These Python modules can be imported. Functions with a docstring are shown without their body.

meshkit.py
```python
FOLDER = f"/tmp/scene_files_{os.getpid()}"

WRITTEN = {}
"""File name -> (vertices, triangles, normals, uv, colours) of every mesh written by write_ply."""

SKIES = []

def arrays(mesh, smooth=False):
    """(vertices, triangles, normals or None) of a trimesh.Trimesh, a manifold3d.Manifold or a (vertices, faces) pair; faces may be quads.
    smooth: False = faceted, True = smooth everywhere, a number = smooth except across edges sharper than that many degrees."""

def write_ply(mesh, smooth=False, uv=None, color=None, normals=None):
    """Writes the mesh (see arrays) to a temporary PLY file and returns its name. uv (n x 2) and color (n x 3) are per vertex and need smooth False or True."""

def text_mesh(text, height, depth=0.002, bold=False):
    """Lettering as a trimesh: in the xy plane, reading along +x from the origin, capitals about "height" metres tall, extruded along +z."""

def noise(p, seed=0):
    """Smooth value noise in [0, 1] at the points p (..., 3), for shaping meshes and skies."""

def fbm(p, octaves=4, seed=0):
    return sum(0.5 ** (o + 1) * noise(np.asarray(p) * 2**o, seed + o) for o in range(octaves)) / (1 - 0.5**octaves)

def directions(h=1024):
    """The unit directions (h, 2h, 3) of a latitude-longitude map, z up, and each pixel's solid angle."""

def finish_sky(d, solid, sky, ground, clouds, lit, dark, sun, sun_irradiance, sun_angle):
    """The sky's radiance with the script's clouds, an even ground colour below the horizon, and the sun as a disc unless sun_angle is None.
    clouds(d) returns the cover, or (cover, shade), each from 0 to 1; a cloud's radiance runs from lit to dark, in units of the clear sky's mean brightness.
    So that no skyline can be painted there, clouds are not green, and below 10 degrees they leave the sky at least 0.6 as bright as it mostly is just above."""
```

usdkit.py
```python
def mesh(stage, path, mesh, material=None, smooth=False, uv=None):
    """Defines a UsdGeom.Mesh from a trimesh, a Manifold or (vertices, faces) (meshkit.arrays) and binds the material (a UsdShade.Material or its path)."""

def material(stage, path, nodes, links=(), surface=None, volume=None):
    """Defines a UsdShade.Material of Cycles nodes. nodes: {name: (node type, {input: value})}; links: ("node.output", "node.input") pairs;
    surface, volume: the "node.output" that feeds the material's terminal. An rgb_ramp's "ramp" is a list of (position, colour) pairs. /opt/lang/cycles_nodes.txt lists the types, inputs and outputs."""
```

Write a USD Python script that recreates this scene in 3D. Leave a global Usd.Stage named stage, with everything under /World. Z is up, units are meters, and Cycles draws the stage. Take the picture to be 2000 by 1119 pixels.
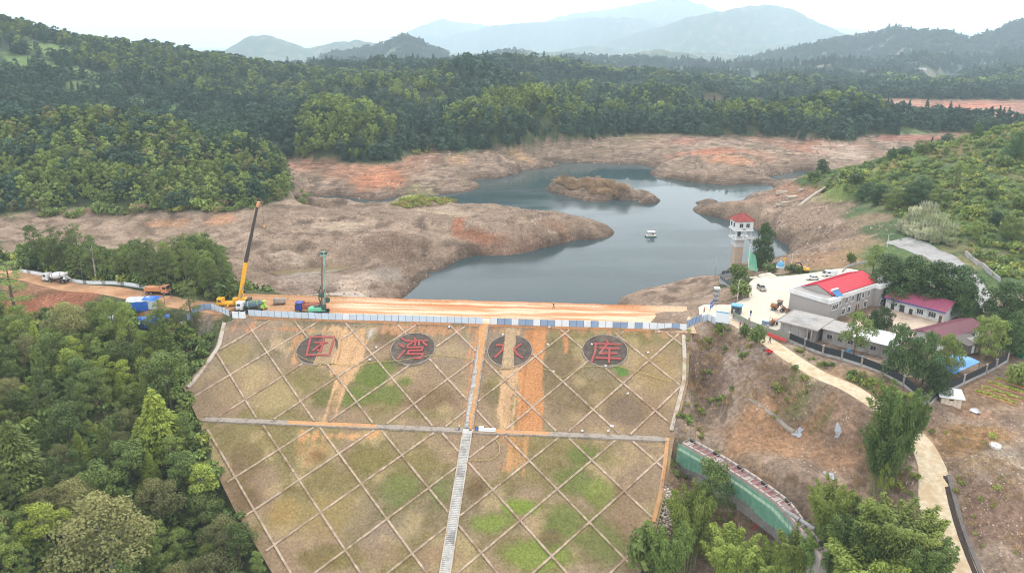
import math, random
import numpy as np, trimesh, manifold3d, shapely
import shapely.geometry as sg
from scipy.interpolate import RBFInterpolator
from scipy.spatial import cKDTree
from pxr import Usd, UsdGeom, UsdLux, UsdShade, Sdf, Gf, Vt
import usdkit, meshkit
from meshkit import fbm, noise

stage = Usd.Stage.CreateInMemory()
UsdGeom.SetStageUpAxis(stage, 'Z'); UsdGeom.SetStageMetersPerUnit(stage, 1.0)
WORLD = UsdGeom.Xform.Define(stage, '/World')
stage.SetDefaultPrim(WORLD.GetPrim())
rng = np.random.default_rng(7)

# ------------------------------------------------------------------ camera, sky, sun, exposure
CAM_H, PITCH, FPX = 77.0, math.radians(18.0), 1450.0          # metres above the dam crest, tilt down, focal length for a 2000 wide frame
cam = UsdGeom.Camera.Define(stage, '/World/camera')
cam.CreateHorizontalApertureAttr(36.0); cam.CreateVerticalApertureAttr(36.0 * 572 / 1024)
cam.CreateFocalLengthAttr(36.0 * FPX / 2000)
cam.CreateClippingRangeAttr(Gf.Vec2f(0.5, 60000))
cam.AddTranslateOp().Set(Gf.Vec3d(0, 0, CAM_H)); cam.AddRotateXOp().Set(90 - 18.0)
cam.CreateExposureAttr(0.80)

SUN_EL, SUN_AZ = math.radians(52), math.radians(205)             # azimuth from +y towards +x
SUN_DIR = np.array([math.sin(SUN_AZ) * math.cos(SUN_EL), math.cos(SUN_AZ) * math.cos(SUN_EL), math.sin(SUN_EL)])
M = {}
def mat(name, nodes, links, surface=None, volume=None):
    nodes = {k: (t, {'clamp': True, **i} if t == 'map_range' else i) for k, (t, i) in nodes.items()}
    M[name] = usdkit.material(stage, '/World/Looks/' + name, nodes, links, surface=surface, volume=volume); return M[name]
UsdGeom.Scope.Define(stage, '/World/Looks')
mat('overcast_sky', {
    'tc': ('texture_coordinate', {}),
    'map': ('mapping', {'scale': (1, 1, 2.6)}),
    'n': ('noise_texture', {'scale': 1.7, 'detail': 6, 'roughness': 0.55, 'distortion': 0.35}),
    'r': ('map_range', {'from_min': 0.15, 'from_max': 0.55, 'to_min': 0.80, 'to_max': 0.97}),
    'cr': ('rgb_ramp', {'ramp': [(0.3, (7.5, 7.8, 8.0)), (0.7, (9.7, 9.7, 9.6))]}),
    'sky': ('sky_texture', {'sky_type': 'single_scattering', 'sun_disc': False, 'sun_elevation': SUN_EL, 'sun_rotation': SUN_AZ, 'aerosol_density': 2.0}),
    'mx': ('mix_color', {}), 'bg': ('background_shader', {'strength': 0.13})},
    [('tc.generated', 'map.vector'), ('map.vector', 'n.vector'), ('n.fac', 'r.value'), ('n.fac', 'cr.fac'), ('r.result', 'mx.fac'), ('sky.color', 'mx.a'),
     ('cr.color', 'mx.b'), ('mx.result', 'bg.color')], surface='bg.background')
sky = UsdLux.DomeLight.Define(stage, '/World/sky')
UsdShade.MaterialBindingAPI.Apply(sky.GetPrim()).Bind(M['overcast_sky'])
sky.GetPrim().SetCustomDataByKey('kind', 'structure')
sun = UsdLux.DistantLight.Define(stage, '/World/sun')
sun.CreateIntensityAttr(0.4); sun.CreateAngleAttr(10.0); sun.CreateColorAttr(Gf.Vec3f(1.0, 0.96, 0.9)); sun.CreateNormalizeAttr(True)
sun.AddRotateZOp().Set(180 - math.degrees(SUN_AZ)); sun.AddRotateXOp().Set(-(90 - math.degrees(SUN_EL)))

# ------------------------------------------------------------------ naming helpers
_used = {}
def numbered(parent, name):
    k = (parent, name); n = _used.get(k, 0); _used[k] = n + 1
    return f'{parent}/{name}' + (f'_{n:03d}' if n else '')
def tag(prim, label=None, cat=None, group=None, kind=None):
    p = prim.GetPrim() if hasattr(prim, 'GetPrim') else prim
    for k, v in (('label', label), ('category', cat), ('group', group), ('kind', kind)):
        if v: p.SetCustomDataByKey(k, v)
    return p
def path_of(parent):
    return '/World' if parent is None else str((parent.GetPrim() if hasattr(parent, 'GetPrim') else parent).GetPath())
def obj(name, mesh, m, parent=None, smooth=False, col=None, label=None, cat=None, group=None, kind=None):
    if isinstance(mesh, tuple):                                  # drop points that no face uses
        v_, f_ = np.asarray(mesh[0], float), np.asarray(mesh[1], int); u_, inv = np.unique(f_, return_inverse=True)
        if len(u_) < len(v_):
            mesh = (v_[u_], inv.reshape(f_.shape)); col = None if col is None else np.asarray(col)[u_]
    p = usdkit.mesh(stage, numbered(path_of(parent), name), mesh, M[m] if isinstance(m, str) else m, smooth=smooth)
    if col is not None:
        UsdGeom.PrimvarsAPI(p).CreatePrimvar('col', Sdf.ValueTypeNames.Color3fArray, 'vertex').Set(Vt.Vec3fArray.FromNumpy(np.asarray(col, np.float32)))
    tag(p, label, cat, group, kind); return p
def thing(name, label, cat, loc=(0, 0, 0), rz=0.0, group=None, kind=None):
    x = UsdGeom.Xform.Define(stage, numbered('/World', name))
    x.AddTranslateOp().Set(Gf.Vec3d(*map(float, loc))); x.AddRotateZOp().Set(float(rz))
    tag(x, label, cat, group, kind); return x
def copy_of(src, name, label, cat, loc, rz=0.0, s=1.0, group=None):
    x = UsdGeom.Xform.Define(stage, numbered('/World', name))
    x.AddTranslateOp().Set(Gf.Vec3d(*map(float, loc))); x.AddRotateZOp().Set(float(rz))
    if np.ndim(s) or s != 1.0:
        x.AddScaleOp().Set(Gf.Vec3f(*(map(float, s) if np.ndim(s) else (float(s),) * 3)))
    x.GetPrim().GetReferences().AddInternalReference(src); x.GetPrim().SetInstanceable(True)
    tag(x, label, cat, group); return x

# ------------------------------------------------------------------ mesh helpers
cat_ = trimesh.util.concatenate
def box(cx, cy, cz, sx, sy, sz, rz=0.0):
    b = trimesh.creation.box((sx, sy, sz))
    if rz: b.apply_transform(trimesh.transformations.rotation_matrix(math.radians(rz), (0, 0, 1)))
    b.apply_translation((cx, cy, cz)); return b
def cyl(p0, p1, r0, r1=None, n=10, caps=True):
    p0, p1 = np.asarray(p0, float), np.asarray(p1, float); r1 = r0 if r1 is None else r1
    d = p1 - p0; d /= np.linalg.norm(d); a = np.cross(d, (0, 0, 1) if abs(d[2]) < .9 else (1, 0, 0)); a /= np.linalg.norm(a); b = np.cross(d, a)
    t = np.arange(n) / n * 2 * np.pi; ring = np.cos(t)[:, None] * a + np.sin(t)[:, None] * b
    v = np.vstack([p0 + ring * r0, p1 + ring * r1, p0, p1]); i = np.arange(n); j = (i + 1) % n
    f = [np.stack([i, j, n + j], 1), np.stack([i, n + j, n + i], 1)]
    if caps: f += [np.stack([j, i, np.full(n, 2 * n)], 1), np.stack([n + i, n + j, np.full(n, 2 * n + 1)], 1)]
    m = trimesh.Trimesh(v, np.vstack(f), process=False); m.fix_normals() if n < 0 else None
    return m
def tube(pts, r, n=6):
    pts = np.asarray(pts, float); r = np.broadcast_to(np.asarray(r, float), (len(pts),))
    return cat_([cyl(pts[k], pts[k + 1], r[k], r[k + 1], n, caps=(k in (0, len(pts) - 2))) for k in range(len(pts) - 1)])
def prism(poly, z0, z1):
    m = trimesh.creation.extrude_polygon(sg.Polygon(poly), z1 - z0, engine='earcut'); m.apply_translation((0, 0, z0)); return m
def side_prism(poly, y0, y1):
    """outline in x,z extruded along y"""
    m = trimesh.creation.extrude_polygon(sg.Polygon(poly), y1 - y0, engine='earcut')
    v = m.vertices.copy(); m.vertices = np.stack([v[:, 0], y0 + (y1 - y0) - v[:, 2], v[:, 1]], 1); return m
def bev(sx, sy, sz, r=0.06, c=(0, 0, 0)):
    """a box with rounded edges centred in x,y with its bottom at c z"""
    h = [manifold3d.Manifold.sphere(r, 8).translate((x, y, z)) for x in (-sx / 2 + r, sx / 2 - r) for y in (-sy / 2 + r, sy / 2 - r) for z in (r, sz - r)]
    m = manifold3d.Manifold.batch_hull(h).to_mesh(); t = trimesh.Trimesh(m.vert_properties[:, :3], m.tri_verts, process=False); t.apply_translation(c); return t
def bar(p0, p1, w, h, up=(0, 0, 1)):
    p0, p1 = np.asarray(p0, float), np.asarray(p1, float); d = p1 - p0; L = np.linalg.norm(d); d /= L
    s = np.cross(up, d); s /= np.linalg.norm(s); u = np.cross(d, s)
    b = trimesh.creation.box((L, w, h)); T = np.eye(4); T[:3, 0], T[:3, 1], T[:3, 2], T[:3, 3] = d, s, u, (p0 + p1) / 2
    b.apply_transform(T); return b

# ------------------------------------------------------------------ from the photograph to the place
def slope_at(v):
    dy = (559.5 - v) / FPX
    return -(-math.sin(PITCH) + dy * math.cos(PITCH)) / (math.cos(PITCH) + dy * math.sin(PITCH))
def at_y(u, v, y):
    dy = (559.5 - v) / FPX; z = CAM_H - slope_at(v) * y
    k = y / (math.cos(PITCH) + dy * math.sin(PITCH))
    return np.array([(u - 1000) / FPX * k, y, z])
def at_z(u, v, z):
    return at_y(u, v, (CAM_H - z) / slope_at(v))

# dam frame: a along the crest, t down the downstream face (horizontal metres)
YAW = math.radians(4.97)
AL = np.array([math.cos(YAW), -math.sin(YAW), 0.0]); DN = np.array([-math.sin(YAW), -math.cos(YAW), 0.0])
P0 = at_z(895, 632, 0.0); S1 = 1 / 2.43
T_B, BERM = 35.3, 2.2                                            # where the berm starts and its width
def face_z(t):
    t = np.asarray(t, float)
    return np.where(t < 0, 0.0, np.where(t < T_B, -S1 * t, np.where(t < T_B + BERM, -S1 * T_B, -S1 * (t - BERM))))
def dam_pt(a, t, dz=0.0):
    a, t = np.asarray(a, float), np.asarray(t, float)
    p = P0 + a[..., None] * AL + t[..., None] * DN; p[..., 2] = face_z(t) + dz; return p
def to_dam(x, y):
    d = np.stack([np.asarray(x, float) - P0[0], np.asarray(y, float) - P0[1]], -1); return d @ AL[:2], d @ DN[:2]
def face_at(u, v):
    """(a, t) of a photograph pixel on the dam's face"""
    lo, hi = 60.0, 230.0
    for _ in range(60):
        y = (lo + hi) / 2; p = at_y(u, v, y); a, t = to_dam(p[0], p[1])
        if p[2] > face_z(t): lo = y
        else: hi = y
    return float(a), float(t)

# ------------------------------------------------------------------ terrain
W = -18.0                                                        # water level, metres below the crest
groin_left = [face_at(*q) for q in ((443, 628), (427, 682), (392, 725), (366, 757), (398, 822), (420, 900), (470, 1000), (522, 1085), (560, 1150))]
groin_right = [face_at(*q) for q in ((1340, 643), (1337, 700), (1335, 745), (1322, 800), (1309, 846), (1298, 910), (1288, 965), (1272, 1030), (1240, 1119), (1225, 1180))]
PICKS = '''
1230 588 -18|1290 572 -18|1340 556 -18|1400 541 -18|1540 508 -17.5|1541 482 -18|1520 468 -18|1480 448 -18|1440 435 -18|1400 424 -18|1370 418 -18|1352 408 -18
1358 396 -18|1385 391 -18|1412 400 -18|1450 398 -18|1470 385 -18|1510 365 -18|1545 347 -18|1565 335 -18|1540 338 -18|1500 346 -18|1450 360 -18|1400 362 -18|1340 355 -18
1290 348 -18|1270 340 -18|1280 330 -18|1255 322 -18|1200 322 -18|1100 325 -18|1020 335 -18|960 350 -18|935 360 -18|930 372 -18
1197 462 -18|1170 467 -18|1130 469 -18|1060 485 -18|990 498 -18|920 500 -18|890 511 -18|860 531 -18|820 560 -18|790 585 -18
1350 378 -23|1300 420 -25|1250 500 -26|1050 560 -25|1150 530 -26|1430 490 -24|1300 520 -25|1400 470 -25|1100 345 -22|1320 370 -23|1000 360 -22|950 560 -24|1480 470 -21|1440 505 -22|1230 350 -22|1500 380 -19
960 362 -22|980 370 -22|1000 375 -22.5|1000 366 -23|1030 380 -22|1030 365 -23|1060 388 -22|1060 372 -22.5|1100 400 -22|1040 395 -21|980 386 -20.5|1140 412 -22|1300 402 -24|1240 408 -24|1180 400 -23|1195 458 -17.6|1150 440 -13.5|1140 452 -14.5|1100 420 -10|1050 410 -9|1000 404 -8.5|900 397 -8|850 391 -7|740 401 -9|680 410 -12|640 412 -12|600 408 -7
1050 460 -13|980 470 -13|900 470 -13|850 490 -14|1000 430 -10|900 425 -9|800 510 -15|760 550 -16
560 312 -4|620 317 -4|700 324 -3.5|780 320 -4|600 350 -11|700 360 -11|780 350 -10|640 396 -21|660 400 -21|628 399 -20|690 404 -17|750 403 -17|800 390 -16.5|830 376 -17|880 384 -18.4|930 388 -18.4|900 372 -17.5
820 262 -5|820 300 -9|840 330 -12|870 350 -16|840 296 -3|900 298 -3|960 293 -3|1040 281 -3|1110 271 -3|1150 269 -3|1200 263 -2|1260 256 -2
950 325 -12|1050 302 -12|1150 297 -12|1250 296 -13|1300 300 -11|1340 271 -3|1400 269 -3|1480 266 -3|1560 271 -4|1640 276 -3|1700 266 -3|1800 263 -3|1890 266 -4
1420 305 -5.5|1480 300 -6.5|1350 300 -7|1400 340 -14|1300 325 -15|1560 300 -9|1620 300 -11|1680 312 -14|1510 315 -12|1480 335 -14
1080 364 -18|1120 376 -18|1200 390 -18|1250 394 -18|1284 389 -18|1075 352 -18|1150 362 -11|1110 358 -12|1190 372 -12.5|1235 376 -13.5|1265 383 -15
100 415 -3|200 412 -3|300 410 -3|400 408 -3|480 405 -3|560 400 -4|600 385 -5|0 416 -2
500 450 -8|600 460 -9|700 450 -7|800 440 -8|650 425 -8|750 420 -7|300 440 -7|400 450 -8|200 450 -6
500 545 -13|600 530 -15|700 520 -15|700 575 -14|620 580 -13|520 582 -9|480 570 -3.5|560 585 -9|100 480 -5|200 480 -6|430 505 -9|0 480 -4|300 500 -8
60 540 1|200 565 1|300 582 0.8|400 594 0.3|0 530 1|100 525 0.5|300 550 0.3|430 568 -0.5|0 572 0|100 585 -2|0 640 -6|250 604 -1|330 618 -1.5|400 640 -3|420 615 -0.3
330 700 -9|300 760 -12|200 700 -7|100 700 -6|0 750 -8|200 850 -15|350 850 -20|100 950 -18|300 1000 -26|430 1060 -31|0 1100 -20|250 1119 -28|500 1150 -34|350 780 -16
1400 612 0|1450 565 0|1500 560 0|1600 560 0|1500 640 0|1600 680 -0.4|1700 640 0|1760 700 -0.5|1840 640 0|1900 690 -1|1980 680 -1|1620 533 0|1480 540 0|1432 545 -0.3|1560 600 0|1440 600 0|1960 600 1|1760 600 0.3|1900 570 1
1330 585 -7.5|1372 602 0|1385 565 -6|1300 598 -6|1420 548 -5
1740 468 -0.5|1800 490 1|1860 500 2|1900 540 2|1940 560 2|1700 500 -1
1700 398 -2|1760 440 1|1620 372 -2|1560 352 -2.5|1850 480 3|1930 520 3
1500 400 -10|1560 400 -6|1650 405 -4|1600 440 -7|1680 450 -3|1550 450 -13|1600 490 -8|1650 500 -3.5|1580 520 -3|1400 408 -14.5|1440 412 -13.5|1375 402 -15|1520 420 -11
1330 905 -20|1400 965 -22|1500 1045 -24|1560 1085 -25|1400 1080 -28|1320 1100 -31|1345 855 -14.5|1450 900 -14|1540 975 -15|1600 1055 -17.5
1430 830 -12.5|1520 860 -12.5|1600 900 -12|1660 900 -11|1560 800 -7.5|1650 830 -7|1480 790 -7|1420 785 -10|1400 740 -8|1460 730 -4.5|1400 685 -5|1540 740 -2.5|1640 790 -3|1440 662 -2|1365 660 -2.5|1360 760 -11.5|1350 820 -14
1500 682 -0.3|1560 718 -0.6|1620 750 -1|1700 790 -2|1790 850 -5|1820 900 -7|1840 1000 -10|1880 1110 -13
1900 830 -4|1980 860 -4|1900 950 -7|1980 1000 -8|1960 1100 -11|2100 900 -5|1860 790 -2.5|1950 770 -2|2000 740 -2|1990 800 -3|2150 740 -1|2150 1050 -9
1740 900 -9|1720 980 -13|1650 1060 -18|1780 1060 -14|1600 1110 -21|1750 1119 -17|1690 850 -7
'''
# u v y dz : points of the hills known by their outline and their distance (dz: height of the trees above the ground)
HILLS = '''
580 365 430 2|500 320 450 6|440 270 470 8|300 225 485 9|150 215 485 9|0 230 475 9|150 330 400 8|300 340 400 7|0 330 400 8|-150 220 475 8
560 230 600 10|640 190 625 10|720 205 620 10|780 245 590 10|850 235 650 10|920 195 680 10|1000 180 690 10|1080 200 690 10|1140 235 680 8|1210 212 800 9
700 160 880 10|800 148 900 10|900 128 930 10|980 150 920 10|1100 185 900 10|1370 230 740 10|1450 205 760 10|1640 182 770 11|1720 215 770 9|1850 220 800 9|1980 230 800 9|2150 228 800 9
0 34 900 6|130 70 950 6|300 88 1000 6|450 115 1050 6|640 138 1100 6|-150 14 850 6|-400 0 800 6|0 150 720 5|150 150 740 5|300 170 760 5|450 200 760 8|560 180 900 10
1650 350 415 0|1750 350 400 0|1850 350 372 0|1950 350 350 0|1850 420 320 0|1950 450 290 0|1980 520 252 0|1600 340 440 2|1700 320 440 1|1750 297 450 1|1850 277 450 1|1930 257 450 1|2000 238 450 1|2150 200 430 1|2150 400 330 0
'''
XYZ = '''
-95 560 2|-250 560 4|-330 620 8|-180 700 6|-70 705 3|0 780 4|90 790 4|230 600 -10|330 560 -6|420 560 -4|300 900 -14|500 920 -14|650 950 -16|200 880 -3|420 1080 -19|600 1050 -20|400 1250 -2|650 1200 -2|300 1150 0|0 1050 4|-300 1300 20|-700 1000 70|-900 800 60|600 600 10|900 900 0
-20 455 -20|30 430 -21|-70 480 -19.5|0 60 -40|60 70 -36|-60 60 -36|110 70 -14|-120 70 -20|-170 150 -4|-200 230 0|-260 320 -3|180 150 -1|200 230 2|0 40 -42|140 40 -20|-140 40 -24|120 105 -9|-300 400 4
'''
ctrl = []
for q in PICKS.replace('\n', '|').split('|'):
    if q.strip(): ctrl.append(at_z(*map(float, q.split())))
for q in HILLS.replace('\n', '|').split('|'):
    if q.strip():
        u, v, y, dz = map(float, q.split()); p = at_y(u, v, y); p[2] -= dz; ctrl.append(p)
for q in XYZ.replace('\n', '|').split('|'):
    if q.strip(): ctrl.append(np.array(list(map(float, q.split()))))
for a in np.arange(-66, 64, 10.0):                               # the dam: crest, hidden core under the face, upstream slope
    for t in (-2.0, -10, -19): ctrl.append(dam_pt(a, t, -0.35))
    for t in (14.0, 32, 52, 74, 96):
        al = np.interp(t, [g[1] for g in groin_left], [g[0] for g in groin_left]); ar = np.interp(t, [g[1] for g in groin_right], [g[0] for g in groin_right])
        if al + 9 < a < ar - 9: ctrl.append(dam_pt(a, t, -4.0))
    if a > 20: ctrl.append(P0 + a * AL - 24 * DN + (0, 0, -2.0))
    if a > -28: ctrl += [P0 + a * AL - 44 * DN + (0, 0, -12 if a < 45 else -9), P0 + a * AL - 62 * DN + (0, 0, -19.5 if a < 45 else -14)]
for g in groin_left + groin_right: ctrl.append(dam_pt(*g))
ctrl = np.array(ctrl)
ctrl = ctrl[cKDTree(ctrl[:, :2]).query(ctrl[:, :2], k=2)[0][:, 1] > 0.6]
rbf = RBFInterpolator(ctrl[:, :2], ctrl[:, 2], kernel='multiquadric', epsilon=1 / 5.0, degree=0, smoothing=0.02)

RIDGES = [                                                       # (distance, fall of its flanks, outline in the photograph)
    (1320, 0.34, 9, '520 150|560 142|640 122|700 127|740 115|800 118|870 121|960 111|1050 115|1130 128|1200 143|1300 138|1350 153|1420 163|1500 184|1560 200'),
    (1700, 0.30, 9, '1200 178|1250 160|1330 152|1400 150|1480 168|1560 154|1620 145|1700 154|1760 145|1850 156|1930 140|2000 134|2150 128|2400 140'),
    (1500, 0.30, 8, '1450 190|1560 174|1700 166|1780 159|1850 166|1950 153|2050 150|2300 160'),
    (1950, 0.30, 7, '1180 168|1300 152|1400 157|1500 152|1560 142|1660 152|1740 139|1840 149|1950 133|2050 126|2300 130'),
    (2400, 0.32, 5, '1240 156|1400 139|1480 129|1560 126|1620 118|1700 126|1800 112|1900 119|2000 105|2200 100'),
    (2100, 0.30, 6, '560 132|700 124|800 130|900 124|1000 130|1100 122|1200 134'),
    (2800, 0.30, 4, '560 128|700 124|860 123|960 117|1060 120|1180 118|1300 122|1420 127|1500 131'),
    (3400, 0.33, 5, '1320 170|1400 142|1430 122|1500 110|1560 97|1620 82|1700 70|1745 56|1790 66|1860 70|1890 82|1950 61|2000 43|2100 30|2300 60'),
    (3600, 0.34, 4, '540 130|600 122|660 108|725 97|790 75|860 101|900 113|960 125'),
    (6200, 0.32, 0, '330 128|430 105|490 70|530 72|600 95|640 86|700 79|740 86|830 118'),
    (5200, 0.30, 2, '900 112|1010 104|1100 100|1200 109|1300 101|1400 105|1500 113'),
    (7200, 0.34, 0, '1050 106|1150 91|1230 97|1330 87|1420 93|1520 85|1600 91|1680 99|1760 106'),
    (3900, 0.30, 3, '880 128|960 106|1030 97|1100 112|1180 117|1280 95|1350 106|1420 126|1500 135'),
    (8500, 0.42, 0, '1120 100|1250 62|1350 36|1420 25|1460 14|1500 8|1550 18|1600 45|1650 65|1750 76|1900 100'),
    (13500, 0.40, 0, '660 105|740 86|800 62|860 39|900 43|970 49|1060 42|1130 24|1210 15|1300 6|1330 4|1380 13|1440 30|1550 60'),
    (11000, 0.40, 0, '760 102|830 78|960 50|1030 46|1140 36|1250 40|1330 60|1400 80'),
    (20000, 0.30, 0, '1500 80|1600 62|1650 56|1700 66|1760 60|1830 62|1900 71|2000 66|2200 70'),
]
def ridge_heights(x, y, z):
    theta = x / np.maximum(y, 1)
    for k, (yr, fall, dz, s) in enumerate(RIDGES):
        p = np.array([at_y(*map(float, q.split()), yr) for q in s.split('|')])
        th = p[:, 0] / p[:, 1]; fine = np.linspace(th[0], th[-1], 400)
        zr = np.interp(theta, fine, np.interp(fine, th, p[:, 2])) - dz
        ed = np.clip(np.minimum(theta - th[0], th[-1] - theta) / 0.04, -1, 0)
        yy = yr * (1 + 0.05 * np.sin(theta * 17 + k) + 0.03 * np.sin(theta * 41 + 2 * k))
        d = (y - yy) / np.where(y < yy, 1.0, 1.6); w = yr * 0.012
        spur = fbm(np.stack([x / (yr * .055), y / (yr * .11), np.full_like(x, k * 7.)], -1), 4, 11 + k) - .5
        h = zr * (y / yr) ** 0 - fall * (np.sqrt(d * d + w * w) - w) * (1 + 0.9 * spur) + spur * np.minimum(np.abs(d) * .25, yr * .022) + ed * yr * .06
        fine_n = fbm(np.stack([theta * 120, np.full_like(x, k), y * 0], -1), 3, 31 + k) - .5
        z = np.maximum(z, h + fine_n * yr * 0.0035)
    return z
# the sheet: rows run away from the viewer's side of the valley, wider and coarser with distance
NY, NX, Y0, Y1 = 900, 620, 42.0, 42000.0
LOGR = math.log(Y1 / Y0)
def halfwidth(y): return 75 + 0.95 * y
jj, ii = np.meshgrid(np.arange(NY), np.arange(NX), indexing='ij')
gy = Y0 * np.exp(LOGR * jj / (NY - 1)); gx = (ii / (NX - 1) * 2 - 1) * halfwidth(gy)
near = gy < 1500
gz = np.full(gy.shape, 3.0)
q = np.stack([gx[near], gy[near]], -1)
gz[near] = rbf(q)
k = np.clip((gy - 1130) / 170, 0, 1); k = k * k * (3 - 2 * k)
gz = gz * (1 - k) + 3.0 * k
k = np.clip((gy - 1420) / 200, 0, 1); gz = gz - 14 * k
# wooded knolls and the island: (u, distance, half width, half depth, top)
KNOLLS = []
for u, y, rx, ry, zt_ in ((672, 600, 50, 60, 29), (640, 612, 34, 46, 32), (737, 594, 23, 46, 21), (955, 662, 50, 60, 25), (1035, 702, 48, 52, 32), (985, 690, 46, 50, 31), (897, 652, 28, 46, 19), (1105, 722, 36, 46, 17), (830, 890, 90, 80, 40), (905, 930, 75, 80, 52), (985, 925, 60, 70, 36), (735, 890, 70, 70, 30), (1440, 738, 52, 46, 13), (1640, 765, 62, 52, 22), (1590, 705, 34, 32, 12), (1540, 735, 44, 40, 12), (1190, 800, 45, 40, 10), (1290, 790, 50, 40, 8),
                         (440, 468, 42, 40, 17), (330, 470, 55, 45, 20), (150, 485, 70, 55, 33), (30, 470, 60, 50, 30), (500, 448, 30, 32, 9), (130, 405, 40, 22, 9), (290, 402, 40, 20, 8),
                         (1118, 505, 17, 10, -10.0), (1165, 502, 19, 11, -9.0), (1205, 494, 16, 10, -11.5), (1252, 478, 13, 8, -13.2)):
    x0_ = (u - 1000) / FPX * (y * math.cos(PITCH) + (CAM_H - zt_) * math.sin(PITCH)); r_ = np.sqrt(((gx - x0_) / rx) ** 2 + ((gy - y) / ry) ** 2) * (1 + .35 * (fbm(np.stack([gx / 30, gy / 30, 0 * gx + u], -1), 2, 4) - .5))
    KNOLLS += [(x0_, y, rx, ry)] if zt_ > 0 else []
    d_ = (zt_ + (22 if zt_ < 0 else 3.4)) * np.clip(1 - r_ ** 2.1, 0, 1) ** (.62 if zt_ < 0 else .85) - (22 if zt_ < 0 else 3.4); gz = np.where(r_ < 1, np.maximum(gz, gz + (d_ - gz) * (1.0 if zt_ < 0 else np.clip((gz + 8.5) / 4.0, 0, 1))), gz)
HUM, hr_ = [], np.random.default_rng(12)
lim_ = lambda u: np.interp(u, [400, 560, 650, 900, 1100, 1300, 1450, 1600, 2000, 2200], [140, 138, 128, 122, 128, 143, 152, 152, 150, 148])
for k in range(120):                                              # the crowd of smaller wooded hills behind
    far_ = k % 3; u = hr_.uniform(560, 1480) if far_ == 0 else hr_.uniform(900, 2150); y = hr_.uniform(840, 1180) if far_ == 0 else hr_.uniform(1320, 1700) if far_ == 1 else hr_.uniform(1700, 2700)
    v = lim_(u) + (hr_.uniform(18, 50) if far_ == 0 else hr_.uniform(-2, 24) if far_ == 1 else hr_.uniform(-12, 12)); rx = hr_.uniform(.055, .10) * y if far_ == 0 else hr_.uniform(.03, .065) * y; HUM.append((u, y, rx, rx * hr_.uniform(.7, 1.1), at_y(u, v, y)[2] - 8, k))
for u, y, rx, ry, zt_, _ in HUM:
    x0_ = (u - 1000) / FPX * (y * math.cos(PITCH) + (CAM_H - zt_) * math.sin(PITCH)); near_ = (np.abs(gx - x0_) < rx * 1.3) & (np.abs(gy - y) < ry * 1.3); X_, Y_ = gx[near_], gy[near_]
    r_ = np.sqrt(((X_ - x0_) / rx) ** 2 + ((Y_ - y) / ry) ** 2) * (1 + .4 * (fbm(np.stack([X_ / 70, Y_ / 70, 0 * X_ + u], -1), 2, 4) - .5)); d_ = (zt_ + 12) * np.clip(1 - r_ ** 2, 0, 1) ** .9 - 12
    gz[near_] = np.where((r_ < 1) & (gz[near_] > (-7 if y < 1300 else -40)), np.maximum(gz[near_], d_), gz[near_])
BASE = gz.copy()
gz = ridge_heights(gx, gy, gz)
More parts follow.
